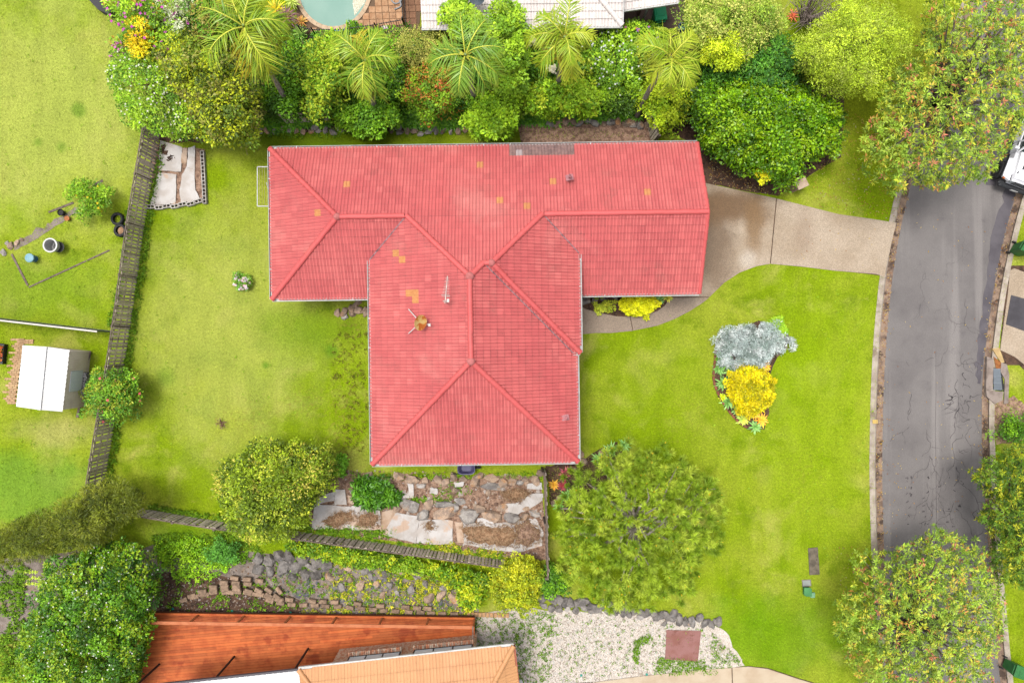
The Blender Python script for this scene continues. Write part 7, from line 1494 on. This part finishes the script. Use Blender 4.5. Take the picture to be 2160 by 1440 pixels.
# fallen leaves in the gutters and under the street trees
def litter(name, label, spots, seed):
    rng = np.random.default_rng(seed); P_ = []; 
    for (p, z, n) in spots: P_.append(PA(sample(np.array(p, float), n, rng), z))
    c = np.vstack(P_); n = len(c); a = rng.uniform(0, 6.28, n); d = np.stack([np.cos(a), np.sin(a), np.zeros(n)], 1); cl = np.array([alb(q, 2.2) for q in ((216, 176, 70), (196, 146, 76), (226, 196, 110), (170, 110, 60), (206, 190, 150))])
    V, F, C = leaves(c, nrm(d + rng.normal(size=(n, 3)) * .15), nrm(rng.normal(size=(n, 3)) * .25 + [0, 0, 1]), .07 + .07 * rng.random(n), .035, cl[rng.integers(0, 5, n)]); o = mesh_np(name, V, F, M_petal, col=C); tag(o, label, 'leaf litter', kind='stuff')
def band(line, a, b): return offs(line, a) + offs(line, b)[::-1]
litter('fallen_leaves', 'yellow-brown fallen leaves along the gutters and under the street trees', [(band([p for p in KLs if 380 < p[1] < 1250], -5, -17), ROADZ + .022, 380), (band([p for p in KRs if 380 < p[1] < 900], 6, 20), ROADZ + .022, 170), (band([p for p in KRs if 860 < p[1] < 1200], 6, 24), ROADZ + .022, 160), (band([p for p in KLs if 850 < p[1] < 1250], -17, -60), ROADZ + .014, 60),
       ([(1780, 230), (1850, 260), (1900, 400), (1890, 466), (1700, 430)], .03, 420), (band([p for p in KLs if 400 < p[1] < 1150], -20, -230), ROADZ + .014, 90), ([(1490, 330), (1560, 370), (1640, 410), (1500, 390)], .03, 120), ([(1640, 450), (1880, 480), (1860, 570), (1640, 540)], .036, 40), ([(1760, 1150), (1850, 1150), (1850, 1440), (1780, 1400)], .03, 200), ([(2010, 1150), (2090, 1190), (2110, 1440), (2010, 1440)], ROADZ + .014, 90)], 411)
def straw():
    rng = np.random.default_rng(88); parts = []
    for poly, n in (([(674, 1100), (706, 1080), (748, 1072), (752, 1096), (712, 1116)], 420), ([(750, 1112), (752, 1082), (784, 1072), (804, 1088), (800, 1114)], 380), ([(970, 1108), (1010, 1100), (1090, 1106), (1094, 1154), (1040, 1156), (984, 1146)], 1100), ([(1084, 1104), (1110, 1090), (1142, 1112), (1146, 1140), (1112, 1158), (1086, 1150)], 600), ([(1054, 1036), (1092, 1026), (1122, 1040), (1098, 1060), (1060, 1056)], 380), ([(890, 1104), (912, 1094), (922, 1114), (900, 1122)], 120)):
        p = PA(sample(np.array(poly, float), n, rng), .17 + .06 * rng.random(n)); a = rng.uniform(0, 6.28, n); ax = nrm(np.stack([np.cos(a), np.sin(a), .15 * rng.normal(size=n)], 1)); cl = np.array([alb(c) for c in ((206, 168, 128), (176, 136, 100), (150, 112, 82), (220, 190, 152))])
        parts.append(leaves(p, ax, nrm(rng.normal(size=(n, 3)) * .3 + [0, 0, 1]), .10 + .1 * rng.random(n), .022, cl[rng.integers(0, 4, n)]))
    V, F, C = join(parts); o = mesh_np('dry_straw', V, F, M_petal, col=C); tag(o, 'loose dry straw scattered over the clipping heaps', 'straw', kind='stuff')
straw()
def pebbles():
    rng = np.random.default_rng(77); poly = np.array([(1004, 1300), (1080, 1284), (1300, 1294), (1490, 1316), (1560, 1390), (1470, 1414), (1330, 1432), (1180, 1448), (1004, 1460)], float); n = 7000; p = PA(sample(poly, n, rng), .025)
    o8 = np.array([(1, 0, 0), (0, 1, 0), (-1, 0, 0), (0, -1, 0), (0, 0, .7), (0, 0, -.5)]); s = (.02 + .022 * rng.random(n))[:, None, None]; a = rng.uniform(0, 6.28, n); R = np.stack([np.stack([np.cos(a), -np.sin(a), 0 * a], 1), np.stack([np.sin(a), np.cos(a), 0 * a], 1), np.stack([0 * a, 0 * a, 1 + 0 * a], 1)], 1)
    V = np.einsum('nij,kj->nki', R, o8) * s * rng.uniform(.7, 1.3, (n, 1, 3)) + p[:, None]; f = np.array([(0, 1, 4), (1, 2, 4), (2, 3, 4), (3, 0, 4)]); F = (np.arange(n)[:, None, None] * 6 + f).reshape(-1, 3); cl = np.array([alb(q) for q in ((248, 240, 230), (228, 214, 200), (206, 188, 172), (254, 250, 244))])
    C = np.repeat(cl[rng.integers(0, 4, n)], 6, 0); o = mesh_np('gravel', V.reshape(-1, 3), F, M_petal, col=C); tag(o, 'loose white pebbles of the gravel yard', 'gravel', kind='stuff')
pebbles()
# ------------------------------------------------------------------ grass blades over every lawn in view
def grass():
    rng = np.random.default_rng(9); n = 330000; q = np.stack([rng.uniform(-40, 2200, n), rng.uniform(-40, 1480, n)], 1)
    bad = np.zeros(n, bool)
    for poly in ([(560, 300), (1480, 290), (1492, 632), (1230, 640), (1230, 985), (775, 990), (775, 640), (560, 645)], [(1487, 384), (1637, 416), (1893, 468), (1866, 586), (1762, 574), (1620, 559), (1560, 578), (1497, 630), (1420, 677), (1336, 700), (1225, 708), (1225, 600), (1480, 600)], [(1518, 705), (1506, 800), (1544, 878), (1580, 905), (1612, 905), (1624, 800), (1668, 716), (1600, 676)],
                 [(330, 100), (560, 60), (1420, 60), (1500, 130), (1700, 190), (1760, 330), (1640, 410), (1488, 386), (1470, 300), (1180, 264), (1000, 276), (560, 284), (320, 300)], [(600, -50), (1440, -50), (1440, 80), (640, 90)], [(318, 300), (436, 316), (440, 436), (318, 440)], [(650, 1010), (790, 1004), (1150, 1010), (1160, 1180), (650, 1118)],
                 [(320, 1195), (520, 1165), (1000, 1240), (1200, 1290), (1400, 1302), (1530, 1330), (1572, 1402), (1700, 1436), (1830, 1450), (1830, 1500), (300, 1500)], [(-50, 1185), (330, 1180), (330, 1290), (60, 1345), (-50, 1340)], KLs + KRs[::-1], [(2106, 770), (2125, 560), (2230, 560), (2230, 800)], [(1705, 1154), (1727, 1154), (1730, 1212), (1706, 1212)], [(30, 725), (190, 735), (165, 870), (30, 860)], [(1600, 1400), (1720, 1440), (1600, 1460)]):
        bad |= inpoly(q, poly)
    q = q[~bad]; n = len(q); c = PA(q, 0.0); a = rng.uniform(0, 6.28, n); h = np.stack([np.cos(a), np.sin(a), 0 * a], 1); sd = np.stack([-h[:, 1], h[:, 0], 0 * a], 1); L = (.06 + .06 * rng.random(n))[:, None]; w = .022
    el = rng.uniform(.35, 1.0, n)[:, None]; tip = c + h * L * np.cos(el) + np.array([0, 0, 1.0]) * L * np.sin(el) * .7
    V = np.stack([c - sd * w, c + sd * w, tip], 1).reshape(-1, 3); V[:, 2] -= .004; F = np.arange(n * 3).reshape(n, 3); o = mesh_np('grass', V, F, M_blade, flat_origin=False); tag(o, 'short mown grass blades over the lawns', 'grass', kind='stuff')
grass()
